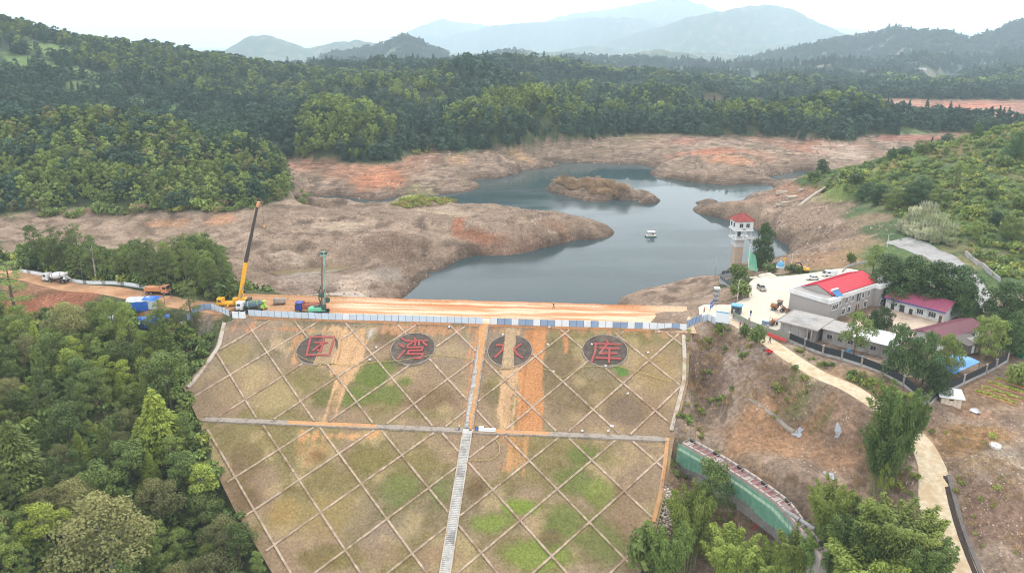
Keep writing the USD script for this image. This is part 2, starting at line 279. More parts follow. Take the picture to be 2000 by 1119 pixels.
# flat made ground stays flat
FLAT = sg.MultiPolygon([sg.Polygon([at_z(*q, 0)[:2] for q in P]) for P in (
    ((1364, 620), (1364, 594), (1408, 590), (1440, 545), (1640, 520), (1760, 560), (1990, 590), (1990, 700), (1870, 740), (1810, 765), (1600, 690), (1500, 660), (1420, 625)),
    ((0, 545), (60, 532), (200, 556), (420, 588), (420, 600), (200, 580), (0, 572)))] + [sg.Polygon([(P0 + a * AL + t * DN)[:2] for a, t in ((-72, 3), (68, 3), (68, -20), (-72, -20))])])
flat_pts = np.stack([gx, gy], -1)
fd = np.full(gx.shape, 50.0)
sel = (gy < 420)
fd[sel] = shapely.distance(FLAT, shapely.points(gx[sel], gy[sel]))
am, tm = to_dam(gx, gy)
on_dam = (tm > -1) & (tm < 118) & (am > np.interp(tm, [g[1] for g in groin_left], [g[0] for g in groin_left]) - 3) & (am < np.interp(tm, [g[1] for g in groin_right], [g[0] for g in groin_right]) + 3)
rough = np.clip((fd - 1) / 12, 0, 1) * np.where(on_dam, 0, 1) * np.clip((gy - 40) / 20, 0, 1)
shore = np.where(gz > W, np.clip((gz - W) / 2.5, .15, 1), .15)
big = fbm(np.stack([gx / 34, gy / 34, 0 * gx], -1), 4, 3) - .5
mid = fbm(np.stack([gx / 9, gy / 9, 0 * gx + 3], -1), 4, 5) - .5
for u, v, rx, ry, hh_ in ((760, 470, 20, 11, 3.2), (640, 470, 22, 9, 2.4), (850, 432, 26, 10, 2.2), (1000, 440, 24, 10, 3.4), (1090, 446, 15, 9, 3.2), (560, 440, 22, 9, 1.8), (700, 500, 15, 7, 1.8), (920, 448, 15, 9, 2.2), (600, 505, 12, 5, 1.2), (690, 545, 14, 4, 1.0), (520, 480, 14, 7, 1.6), (800, 440, 12, 7, 2.0)):
    p_ = at_z(u, v, -9); r_ = ((gx - p_[0]) / rx) ** 2 + ((gy - p_[1]) / ry) ** 2; gz = gz + np.where(gz > W + .5, hh_ * np.exp(-r_ * 1.3), 0)
fine = fbm(np.stack([gx / 3.2, gy / 3.2, 0 * gx + 5], -1), 3, 6) - .5
gully = np.abs(fbm(np.stack([gx / 18, gy / 26, 0 * gx + 9], -1), 3, 8) - .5)
gz = gz + rough * shore * np.where(gy < 1400, 1, 0) * ((big * 3.6 + mid * 2.0 + fine * .9) * np.where((gy < 450) & (gy > 230), 1.35, 1.0) - (0.25 - gully) * 2.8 * (gz < 0))
# the bank drops steeply at the waterline
wet = (gy > 225) & (gy < 760); hh_ = gz - W; cutb = (1.5 + 3.0 * np.clip((big + .18) * 2.2, 0, 1)) * np.clip(rough * 1.2, 0, 1)
gz = np.where(wet & (hh_ > -.2), W + hh_ + cutb * (1 - np.exp(-np.maximum(hh_, 0) / .7)) * np.exp(-np.maximum(hh_, 0) / 9.0), gz)
# small benches left by the falling water
band = np.clip((-1.5 - gz) / 1.5, 0, 1) * np.clip((gz - W + .3) / .8, 0, 1) * (gy > 225) * rough
step = 1.15; fr = gz / step + (big * 1.5); fr = fr - np.floor(fr)
gz = gz + band * (0.5 * step * (np.clip((fr - .6) / .4, 0, 1) - fr)) * 1.25
inside = (tm > .5) & (tm < 110) & (am > np.interp(tm, *zip(*sorted((g[1], g[0]) for g in groin_left)))) & (am < np.interp(tm, *zip(*sorted((g[1], g[0]) for g in groin_right))))
gz = np.where(inside, np.minimum(gz, face_z(tm) - 1.2), gz)
GZ = gz
def height(x, y):
    x, y = np.asarray(x, float), np.asarray(y, float)
    j = np.clip(np.log(np.maximum(y, Y0) / Y0) / LOGR * (NY - 1), 0, NY - 1.001); i = np.clip((x / halfwidth(y) + 1) / 2 * (NX - 1), 0, NX - 1.001)
    j0, i0 = j.astype(int), i.astype(int); b, a = j - j0, i - i0
    return (GZ[j0, i0] * (1 - a) + GZ[j0, i0 + 1] * a) * (1 - b) + (GZ[j0 + 1, i0] * (1 - a) + GZ[j0 + 1, i0 + 1] * a) * b
def ground(u, v, lo=60.0, hi=6000.0):
    """first point of the terrain along a pixel's line of sight"""
    ys = np.exp(np.linspace(math.log(lo), math.log(hi), 1500)); dy = (559.5 - v) / FPX
    xs = (u - 1000) / FPX * ys / (math.cos(PITCH) + dy * math.sin(PITCH)); zs = CAM_H - slope_at(v) * ys
    below = np.nonzero(zs < height(xs, ys))[0]
    k = below[0] if len(below) else len(ys) - 1
    return np.array([xs[k], ys[k], float(height(xs[k], ys[k]))])

# the small separate pool behind the peninsula
for px, zp, lower in (([(620, 391), (650, 390), (682, 391), (686, 399), (670, 405), (630, 406), (618, 400)], -19.6, False), ([(596, 407), (640, 407), (692, 406), (700, 418), (640, 424), (596, 420)], -14.6, True)):
    pg = sg.Polygon([at_z(u, v, W if not lower else -14)[:2] for u, v in px]); sel = (gy > 380) & (gy < 520); d = shapely.distance(pg, shapely.points(gx[sel], gy[sel])); w = np.clip(1 - d / 9, 0, 1); w = w * w * (3 - 2 * w); g_ = GZ[sel]; GZ[sel] = np.where(g_ > zp, g_ * (1 - w) + zp * w, g_)
# shallow pools on the mud below the dam
POOLS = []
for px, zp in (([(530, 532), (560, 527), (600, 525), (640, 524), (690, 522), (655, 529), (600, 535), (555, 538)], -15.2), ([(592, 580), (620, 575), (660, 572), (700, 572), (712, 582), (690, 590), (640, 590), (600, 588)], -14.6)):
    pg = sg.Polygon([at_z(u, v, zp)[:2] for u, v in px]).buffer(1.5).buffer(-.5); sel = (gy > 230) & (gy < 340); d = shapely.distance(pg, shapely.points(gx[sel], gy[sel])); w = np.clip(1 - d / 9, 0, 1); w = w * w * (3 - 2 * w)
    GZ[sel] = GZ[sel] * (1 - w) + (zp - .12) * w; POOLS.append((pg, zp))
# roads are cut into the ground: their lines carry an even grade
def road_line_of(px, z=None, n=400, rounds=60):
    p = np.array([(ground(u, v) if z is None else at_z(u, v, z))[:2] for u, v in px]); ls = sg.LineString(p); q = np.array([ls.interpolate(float(k), True).coords[0] for k in np.linspace(0, 1, n)])
    for _ in range(rounds): q[1:-1] = (q[:-2] + 2 * q[1:-1] + q[2:]) / 4
    zz = height(q[:, 0], q[:, 1])
    for _ in range(500): zz[1:-1] = (zz[:-2] + 2 * zz[1:-1] + zz[2:]) / 4
    return q, zz
ROADS = {'concrete': road_line_of([(1392, 609), (1445, 633), (1490, 664), (1540, 697), (1620, 744), (1700, 789), (1765, 830), (1800, 870), (1822, 915), (1828, 985), (1843, 1050), (1880, 1119), (1910, 1165)]),
         'dirt': road_line_of([(-70, 531), (60, 543), (200, 567), (300, 584), (400, 597), (452, 604)], .6)}
def road_z(name):
    q, zz = ROADS[name]; tr = cKDTree(q)
    def f(x, y):
        d, i = tr.query(np.stack([np.asarray(x), np.asarray(y)], -1), k=3); w = 1 / (d + .3); return (zz[i] * w).sum(-1) / w.sum(-1)
    return f
for nm, wd in (('concrete', 3.4), ('dirt', 5.0)):
    q, zz = ROADS[nm]; sel = gy < 330; d, i = cKDTree(q).query(np.stack([gx[sel], gy[sel]], -1)); w = np.clip((wd + 4 - d) / 4, 0, 1); w = w * w * (3 - 2 * w)
    GZ[sel] = GZ[sel] * (1 - w) + zz[i] * w
# ------------------------------------------------------------------ colours of the ground
ALB = .60                                                          # from the overexposed picture's tones to surface colours
def lin(r, g, b):
    c = np.array([r, g, b]) / 255.0
    return ALB * np.where(c < .04045, c / 12.92, ((c + .055) / 1.055) ** 2.4)
def sm(x, a, b):
    k = np.clip((x - a) / (b - a), 0, 1); return k * k * (3 - 2 * k)
def mixc(c, k, col):
    return c * (1 - k[..., None]) + np.asarray(col) * k[..., None]
def nz(x, y, s, seed, o=4):
    return fbm(np.stack([np.asarray(x) / s, np.asarray(y) / s, np.zeros_like(x) + seed * 3.7], -1), o, seed)
n1, n2, n3, n4 = nz(gx, gy, 40, 21), nz(gx, gy, 12, 22), nz(gx, gy, 90, 23), nz(gx, gy, 5, 24)
SOIL_A, SOIL_B, SOIL_D, ORANGE, TAN = lin(152, 130, 110), lin(182, 157, 136), lin(104, 85, 71), lin(181, 135, 109), lin(193, 150, 109)
UNDER, GRASS, GRASS2 = np.array([.055, .068, .030]), np.array([.085, .125, .040]), np.array([.15, .14, .07])
col = np.zeros(gx.shape + (3,)) + UNDER
col = mixc(col, sm(n1, .45, .6) * .5, (.10, .105, .045))
# hills far away
col = mixc(col, sm(gy, 1500, 2600), (.055, .085, .05))
col = mixc(col, sm(gy, 1200, 1500) * sm(n1, .56, .62) * .6, (.20, .17, .12))
# the emptied part of the reservoir
bare = sm(-gz + (n1 - .5) * 2.2, 2.2, 3.4) * (gy > 225) * (gy < 1420)
soil = SOIL_A * (1 - sm(n2, .35, .65)[..., None]) + SOIL_B * sm(n2, .35, .65)[..., None]
soil = mixc(soil, sm(n4 + .4 * (n2 - .5), .52, .68) * .7, SOIL_D)
soil = mixc(soil, sm(-gz, 11, 17) * .55, SOIL_D * 1.15)
soil = mixc(soil, sm(n3 + .12 * (n2 - .5), .5, .62) * sm(-gz, 12, 5) * .75 * (gy > 420), ORANGE)
soil = mixc(soil, sm(gy, 800, 1000) * .6 * sm(n1, .3, .6), lin(193, 140, 121))
soil = mixc(soil, sm(GZ - W, 1.3, .3) * .75 * (gy > 225), lin(84, 70, 60))
col = mixc(col, bare, soil)
BARE = bare.copy()
def blob(c, u, v, ru, rv, color, k=1.0, soft=.5, only=None, seed=1):
    p = ground(u, v); d = p[1] * math.cos(PITCH) + (CAM_H - p[2]) * math.sin(PITCH)
    rx = ru * d / FPX; ry = max(abs(ground(u, v - rv)[1] - p[1]), abs(ground(u, v + rv)[1] - p[1]), rx * .4)
    ry = min(ry, rx * 4 + 30)
    s = np.sqrt(((gx - p[0]) / rx) ** 2 + ((gy - p[1]) / ry) ** 2) + (n2 - .5) * 1.1 + (n4 - .5) * .6
    w = sm(s, 1.0, 1.0 - soft) * k
    return mixc(c, w if only is None else w * only, color)
# downstream side of the dam and the building ground: weedy rubble, cut soil
down = (gy < 262) & (to_dam(gx, gy)[1] > -25)
RUB = lin(170, 146, 126)
right_side = sm(gx, 30, 44) * (gy < 240)
col = mixc(col, right_side, RUB)
col = mixc(col, right_side * sm(n2, .48, .62) * .6, lin(138, 114, 96))
col = mixc(col, right_side * sm(n4, .52, .66) * .6, lin(196, 174, 154))
for b in ((1450, 700, 90, 45, lin(176, 154, 140), .8), (1380, 760, 45, 60, lin(134, 108, 92), .8), (1500, 850, 120, 60, lin(184, 144, 110), 1), (1620, 880, 70, 60, lin(180, 142, 112), 1), (1640, 850, 60, 40, lin(178, 146, 122), 1),
          (1460, 905, 60, 30, lin(177, 148, 122), .8), (1640, 965, 50, 30, lin(168, 136, 111), .8), (1590, 770, 70, 20, lin(150, 132, 112), .8), (1440, 1010, 80, 60, lin(176, 148, 120), .9), (1310, 960, 30, 80, lin(172, 146, 126), .9),
          (1900, 860, 110, 40, lin(193, 150, 105), .9), (1930, 900, 80, 25, lin(176, 150, 118), .8), (1960, 880, 60, 20, lin(190, 180, 165), .6), (1950, 1000, 90, 90, lin(152, 122, 104), .9), (1930, 770, 90, 40, lin(160, 130, 104), .9),
          (1900, 810, 60, 22, lin(176, 140, 112), .9), (1720, 765, 40, 18, lin(167, 114, 91), .9), (1650, 730, 90, 14, lin(196, 160, 124), .6), (1740, 800, 60, 16, lin(150, 120, 96), .7),
          (1560, 790, 40, 10, lin(110, 130, 60), .5), (1600, 830, 25, 8, lin(110, 130, 60), .6), (1550, 750, 25, 6, lin(112, 128, 60), .6), (1700, 745, 60, 8, lin(95, 105, 60), .7)):
    col = blob(col, *b)
# right hill meadow
meadow = sm(gz + (n2 - .5) * 3, -2.4, -1.2) * (gx > 92) * (gy > 205) * (gy < 520) * sm(gx - (92 + (gy - 205) * .05), 0, 10)
mcol = GRASS * (1 - sm(n1, .4, .6)[..., None]) + np.array([.06, .095, .035]) * sm(n1, .4, .6)[..., None]
mcol = mixc(mcol, sm(n2, .52, .66) * .8, GRASS2)
col = mixc(col, meadow * (fd > 3), mcol)
for b in ((1640, 370, 70, 14, lin(150, 165, 80), .45), (1730, 330, 60, 10, lin(165, 170, 90), .5), (1800, 300, 90, 10, lin(140, 160, 80), .5), (1850, 300, 50, 14, lin(150, 125, 90), .7), (1740, 325, 40, 8, lin(165, 145, 95), .8),
          (1700, 430, 60, 16, lin(165, 140, 115), .8), (1860, 440, 40, 12, lin(130, 170, 75), .35), (1900, 515, 50, 20, lin(160, 150, 105), .7), (1960, 240, 12, 3, lin(220, 196, 154), .9),
          (1600, 510, 90, 25, lin(184, 146, 112), .8), (1660, 470, 50, 12, lin(181, 150, 123), .8), (1580, 420, 70, 30, lin(172, 144, 122), .7), (1560, 375, 40, 8, lin(182, 141, 113), .8), (1480, 440, 40, 8, lin(150, 122, 104), .8)):
    col = blob(col, *b)
# orange cuts on the far banks
for b in ((740, 350, 55, 26, lin(205, 141, 107), .95), (690, 335, 60, 16, lin(193, 143, 115), .6), (590, 325, 40, 14, lin(200, 153, 128), .8), (1390, 297, 90, 7, lin(197, 130, 99), .85), (1430, 312, 60, 10, lin(207, 153, 118), .9), (1480, 300, 40, 10, lin(182, 142, 117), .8), (1590, 292, 60, 9, lin(184, 135, 109), .9), (1640, 300, 60, 12, lin(222, 200, 180), .55),
          (1790, 270, 100, 5, lin(180, 126, 108), .9), (1340, 273, 50, 4, lin(181, 132, 112), .8), (1010, 300, 50, 10, lin(202, 166, 123), .7), (895, 315, 30, 12, lin(207, 168, 125), .6), (1250, 268, 60, 6, lin(180, 160, 120), .6), (820, 275, 28, 16, lin(150, 148, 104), .8),
          (897, 432, 16, 14, lin(181, 122, 93), 1), (940, 470, 60, 10, lin(172, 129, 106), .6), (1080, 440, 40, 14, lin(150, 116, 92), .7), (430, 430, 40, 12, lin(199, 151, 118), .8), (330, 440, 60, 8, lin(203, 155, 119), .6), (820, 385, 60, 7, lin(176, 174, 120), .9),
          (1000, 474, 120, 8, lin(148, 114, 94), .5), (930, 462, 60, 8, lin(156, 104, 78), .7), (1100, 462, 50, 10, lin(140, 106, 86), .7), (660, 440, 90, 8, lin(204, 180, 156), .7), (560, 500, 60, 8, lin(206, 184, 162), .6), (860, 415, 90, 6, lin(198, 174, 148), .6), (700, 480, 120, 30, lin(168, 142, 122), .6), (760, 470, 60, 24, lin(136, 112, 96), .7), (640, 545, 120, 18, lin(172, 152, 138), .9), (740, 540, 60, 14, lin(170, 155, 142), .8), (640, 525, 40, 4, lin(160, 138, 92), .8), (680, 575, 60, 6, lin(206, 182, 160), .9),
          (1880, 210, 120, 4, lin(216, 142, 116), .7), (1760, 203, 60, 4, lin(219, 169, 145), .7)):
    col = blob(col, *b, only=BARE)
# burnt and cleared patches on the large hill beyond the valley
bighill = (gx < -60) & (gy > 640) & (gy < 1250)
col = mixc(col, bighill * sm(gz, 8, 22) * .9, (.046, .064, .046))
for b in ((110, 100, 60, 18, lin(128, 150, 90), .9), (60, 120, 70, 12, lin(130, 152, 92), .8), (130, 140, 90, 10, lin(128, 148, 90), .8), (30, 130, 50, 10, lin(126, 150, 88), .7), (170, 175, 60, 16, lin(118, 136, 86), .8), (280, 205, 30, 16, lin(112, 140, 82), .9), (340, 215, 30, 10, lin(118, 146, 86), .8),
          (380, 160, 26, 12, lin(110, 136, 86), .7), (470, 140, 60, 8, lin(112, 132, 84), .6), (50, 195, 60, 10, lin(108, 112, 96), .7), (250, 225, 40, 8, lin(120, 104, 98), .6), (490, 230, 40, 5, lin(160, 166, 100), .9), (300, 236, 12, 3, lin(178, 142, 120), .9), (650, 176, 14, 3, lin(150, 170, 100), .8), (820, 240, 26, 6, lin(130, 150, 90), .9), (1200, 245, 50, 6, lin(120, 130, 76), .9), (1560, 250, 30, 4, lin(120, 130, 80), .7), (1780, 258, 60, 4, lin(120, 140, 90), .8), (500, 285, 20, 5, lin(160, 150, 115), .8),
          (120, 325, 80, 10, lin(110, 124, 66), .7), (170, 300, 40, 6, lin(160, 140, 110), .6), (560, 290, 40, 4, lin(150, 150, 100), .5)):
    col = blob(col, *b)
# the left bank: dirt road verge and red cut below it
for b in ((120, 590, 110, 26, lin(177, 116, 89), 1), (60, 560, 60, 12, lin(180, 133, 105), .9), (300, 600, 60, 14, lin(196, 150, 118), .9), (420, 612, 40, 14, lin(197, 149, 113), .8), (20, 600, 40, 30, lin(171, 110, 85), 1), (400, 560, 60, 10, lin(170, 130, 104), .5), (400, 650, 30, 30, lin(150, 142, 128), .7),
          (385, 740, 24, 60, lin(140, 112, 96), .8), (130, 910, 40, 30, lin(120, 100, 76), .6), (160, 790, 60, 30, lin(110, 112, 64), .6)):
    col = blob(col, *b)
mat('ground', {
    'g': ('geometry', {}), 'a': ('attribute', {'attribute': 'col'}), 'b': ('attribute', {'attribute': 'bare'}),
    'n1': ('noise_texture', {'scale': .9, 'detail': 8, 'roughness': .74}), 'n2': ('noise_texture', {'scale': .16, 'detail': 5, 'roughness': .6}), 'vo': ('voronoi_texture', {'scale': .9, 'randomness': 1.0}),
    'vr': ('map_range', {'from_min': .10, 'from_max': .22, 'to_min': .8, 'to_max': 0.0}), 'vn': ('map_range', {'from_min': .5, 'from_max': .66, 'to_min': 0.0, 'to_max': 1.0}), 'vm': ('math', {'math_type': 'multiply'}),
    'r1': ('map_range', {'from_min': .33, 'from_max': .67, 'to_min': .50, 'to_max': 1.42}), 'r2': ('map_range', {'from_min': .3, 'from_max': .7, 'to_min': .78, 'to_max': 1.22}),
    'm': ('math', {'math_type': 'multiply'}), 'cm': ('mix_color', {'blend_type': 'multiply', 'fac': 1.0}), 'cx': ('combine_xyz', {}),
    'sp': ('separate_xyz', {}), 'wx': ('combine_xyz', {}), 'wn': ('noise_texture', {'scale': 1.0, 'detail': 4, 'roughness': .6}), 'wz': ('math', {'math_type': 'multiply', 'value2': 1.9}), 'sx': ('math', {'math_type': 'multiply', 'value2': .07}), 'sy': ('math', {'math_type': 'multiply', 'value2': .07}),
    'wr': ('map_range', {'from_min': .36, 'from_max': .62, 'to_min': .58, 'to_max': 1.2}), 'one': ('mix_float', {'a': 1.0}), 'm2': ('math', {'math_type': 'multiply'}),
    'st': ('mix_color', {'b': (.62, .56, .50)}), 'bp': ('bump', {'strength': .8, 'distance': .9}), 'p': ('principled_bsdf', {'roughness': .95, 'specular_ior_level': .15})},
    [('g.position', 'n1.vector'), ('g.position', 'n2.vector'), ('g.position', 'vo.vector'), ('vo.distance', 'vr.value'), ('n2.fac', 'vn.value'), ('vr.result', 'vm.value1'), ('vn.result', 'vm.value2'),
     ('n1.fac', 'r1.value'), ('n2.fac', 'r2.value'), ('r1.result', 'm.value1'), ('r2.result', 'm.value2'),
     ('g.position', 'sp.vector'), ('sp.z', 'wz.value1'), ('sp.x', 'sx.value1'), ('sp.y', 'sy.value1'), ('sx.value', 'wx.x'), ('sy.value', 'wx.y'), ('wz.value', 'wx.z'), ('wx.vector', 'wn.vector'), ('wn.fac', 'wr.value'), ('b.fac', 'one.fac'), ('wr.result', 'one.b'),
     ('m.value', 'm2.value1'), ('one.result', 'm2.value2'), ('m2.value', 'cx.x'), ('m2.value', 'cx.y'), ('m2.value', 'cx.z'),
     ('a.color', 'cm.a'), ('cx.vector', 'cm.b'), ('cm.result', 'st.a'), ('vm.value', 'st.fac'), ('st.result', 'p.base_color'), ('n1.fac', 'bp.height'), ('bp.normal', 'p.normal')], surface='p.BSDF')
idx = np.arange(NY * NX).reshape(NY, NX)
quads = np.stack([idx[:-1, :-1], idx[:-1, 1:], idx[1:, 1:], idx[1:, :-1]], -1).reshape(-1, 4)
V = np.stack([gx, gy, GZ], -1).reshape(-1, 3)
g = obj('terrain', (V, quads), 'ground', smooth=True, col=col.reshape(-1, 3), kind='structure')
UsdGeom.PrimvarsAPI(g).CreatePrimvar('bare', Sdf.ValueTypeNames.FloatArray, 'vertex').Set(Vt.FloatArray.FromNumpy((BARE * (gy > 225) * (.3 + .7 * sm(gy, 400, 470))).reshape(-1).astype(np.float32)))
tag(g, 'hills, bare reservoir banks and valley ground', 'terrain')

# ------------------------------------------------------------------ water of the reservoir
mat('lake_water', {'g': ('geometry', {}), 'mp': ('mapping', {'scale': (.5, .16, .5)}), 'n': ('noise_texture', {'scale': 1.0, 'detail': 4, 'roughness': .6}),
    'mp2': ('mapping', {'scale': (.012, .03, .02)}), 'n2': ('noise_texture', {'scale': 1.0, 'detail': 3}), 'st': ('map_range', {'from_min': .42, 'from_max': .6, 'to_min': .02, 'to_max': .16}),
    'b': ('bump', {'distance': .12}), 'p': ('principled_bsdf', {'base_color': (.020, .032, .034), 'roughness': .10, 'ior': 1.333, 'specular_ior_level': .28, 'specular_tint': (.88, .95, 1.0)}), 'rr': ('map_range', {'from_min': .4, 'from_max': .62, 'to_min': .05, 'to_max': .22})},
    [('g.position', 'mp.vector'), ('mp.vector', 'n.vector'), ('g.position', 'mp2.vector'), ('mp2.vector', 'n2.vector'), ('n2.fac', 'st.value'), ('st.result', 'b.strength'), ('n.fac', 'b.height'), ('b.normal', 'p.normal'), ('n2.fac', 'rr.value'), ('rr.result', 'p.roughness')], surface='p.BSDF')
wy = np.array([228.0, 300, 420, 620, 1000, 1800]); wv = np.array([[x * halfwidth(y) * .98, y, W] for y in wy for x in (-1, -.5, 0, .5, 1)])
wf = [[r * 5 + c, r * 5 + c + 1, r * 5 + c + 6, r * 5 + c + 5] for r in range(5) for c in range(4)]
obj('reservoir_water', (wv, np.array(wf)), 'lake_water', label='still grey green water of the lowered reservoir', cat='water', kind='structure')
plain_pool = mat('muddy_water', {'p': ('principled_bsdf', {'base_color': (.13, .10, .055), 'roughness': .12, 'specular_ior_level': .25})}, [], surface='p.BSDF')
mat('wet_mud', {'g': ('geometry', {}), 'n': ('noise_texture', {'scale': .5, 'detail': 4}), 'cr': ('rgb_ramp', {'ramp': [(.35, (.26, .20, .16)), (.65, (.33, .26, .21))]}), 'p': ('principled_bsdf', {'roughness': .5, 'specular_ior_level': .3})}, [('g.position', 'n.vector'), ('n.fac', 'cr.fac'), ('cr.color', 'p.base_color')], surface='p.BSDF')
for (pg, zp), m_, lb in zip(POOLS, ('muddy_water', 'wet_mud'), ('shallow olive brown pool on the mud flat behind the drilling rig', 'pale wet mud beside the crest road behind the dump truck')):
    t_ = trimesh.creation.extrude_polygon(pg, .3, engine='earcut'); t_.apply_translation((0, 0, zp - .3)); obj('mud_pool', t_, m_, label=lb, cat='pool', kind='structure')
# ------------------------------------------------------------------ the dam
def plain(name, c, rough=.8, var=.18, scale=3.0, spec=.3, metal=0.0, bump=0.0, stain=None, coat=0.0):
    nodes = {'g': ('geometry', {}), 'n': ('noise_texture', {'scale': scale, 'detail': 5, 'roughness': .62}), 'r': ('map_range', {'from_min': .3, 'from_max': .7, 'to_min': 1 - var, 'to_max': 1 + var}),
             'c': ('vector_math', {'vector_math_type': 'scale'} if False else {'math_type': 'scale', 'vector1': c}), 'p': ('principled_bsdf', {'roughness': rough, 'specular_ior_level': spec, 'metallic': metal, 'coat_weight': coat})}
    links = [('g.position', 'n.vector'), ('n.fac', 'r.value'), ('r.result', 'c.scale')]
    last = 'c.vector'
    if stain is not None:
        nodes |= {'n2': ('noise_texture', {'scale': scale * .23, 'detail': 5, 'roughness': .65}), 'r2': ('map_range', {'from_min': .5, 'from_max': .64, 'to_min': 0.0, 'to_max': .85}), 'mx': ('mix_color', {'b': stain})}
        links += [('g.position', 'n2.vector'), ('n2.fac', 'r2.value'), ('r2.result', 'mx.fac'), (last, 'mx.a')]; last = 'mx.result'
    if bump:
        nodes['b'] = ('bump', {'strength': bump, 'distance': .1}); links += [('n.fac', 'b.height'), ('b.normal', 'p.normal')]
    return mat(name, nodes, links + [(last, 'p.base_color')], surface='p.BSDF')
SPILL = lin(212, 160, 112)
plain('beam_concrete', lin(196, 172, 150), .9, .38, .9, stain=lin(150, 118, 92))
plain('kerb_concrete', lin(172, 160, 148), .9, .2, 2.0, stain=lin(130, 118, 108))
plain('white_channel', lin(205, 192, 176), .9, .15, 1.5, stain=lin(170, 140, 112))
plain('dark_gravel', lin(94, 83, 75), .95, .35, 1.0, stain=lin(124, 110, 97), bump=.4)
plain('red_paint', lin(178, 86, 82), .85, .18, 1.2, stain=lin(172, 116, 104))
mat('painted_ground', {'g': ('geometry', {}), 'a': ('attribute', {'attribute': 'col'}), 'n1': ('noise_texture', {'scale': 2.0, 'detail': 8, 'roughness': .78}), 'r1': ('map_range', {'from_min': .34, 'from_max': .66, 'to_min': .58, 'to_max': 1.45}),
    'c': ('vector_math', {'math_type': 'scale'}), 'b': ('bump', {'strength': .45, 'distance': .2}), 'p': ('principled_bsdf', {'roughness': .95, 'specular_ior_level': .1})},
    [('g.position', 'n1.vector'), ('n1.fac', 'r1.value'), ('a.color', 'c.vector1'), ('r1.result', 'c.scale'), ('c.vector', 'p.base_color'), ('n1.fac', 'b.height'), ('b.normal', 'p.normal')], surface='p.BSDF')

dam = thing('dam', 'grass covered earth dam face with a diagonal grid of concrete beams', 'dam')
T_END = 92.0
gl_t, gl_a = np.array([g[1] for g in groin_left]), np.array([g[0] for g in groin_left])
gr_t, gr_a = np.array([g[1] for g in groin_right]), np.array([g[0] for g in groin_right])
o_ = np.argsort(gl_t); gl_t, gl_a = gl_t[o_], gl_a[o_]; o_ = np.argsort(gr_t); gr_t, gr_a = gr_t[o_], gr_a[o_]
def a_left(t): return np.interp(t, gl_t, gl_a)
def a_right(t): return np.interp(t, gr_t, gr_a)
nt, na = 300, 360
tt = np.concatenate([np.linspace(0, T_B, 118), np.linspace(T_B + .02, T_B + BERM - .02, 8), np.linspace(T_B + BERM, T_END, nt - 126)])
ta, aa = np.meshgrid(tt, np.linspace(0, 1, na), indexing='ij')
ga = a_left(ta) - 1.2 + aa * (a_right(ta) - a_left(ta) + 2.4)
fz = fbm(np.stack([ga / 3.5, ta / 3.5, 0 * ga], -1), 4, 51) - .5
fp = dam_pt(ga, ta, 0); fp[..., 2] += np.where((ta > T_B - .3) & (ta < T_B + BERM + .3), -.05, .02 + .45 * fz)
# --- colours of the face
m1, m2, m3, m4 = (nz(ga, ta, s, 60 + k) for k, s in enumerate((14, 5, 1.6, 30)))
BROWN, OLIVE, GREEN, LUSH, STRAW, ASH = lin(156, 132, 106), lin(146, 134, 90), lin(116, 126, 68), lin(128, 142, 64), lin(186, 162, 120), lin(152, 134, 120)
fc = np.zeros(ga.shape + (3,)) + BROWN
fc = mixc(fc, sm(m1, .42, .58) * .8, OLIVE); fc = mixc(fc, sm(m4, .5, .64) * .5, ASH)
fc = mixc(fc, sm(m2, .52, .66) * .5, STRAW)
def fblob(u, v, ru, rv, color, k=1.0, soft=.7):
    global fc
    a0, t0 = face_at(u, v); ra = abs(face_at(u + ru, v)[0] - a0); rt = max(abs(face_at(u, v + rv)[1] - t0), .5)
    s = np.sqrt(((ga - a0) / ra) ** 2 + ((ta - t0) / rt) ** 2) + (m1 - .5) * .7 + (m2 - .5) * .9 + (m3 - .5) * .5
    fc = mixc(fc, sm(s, 1.1, 1.1 - soft) * k, color)
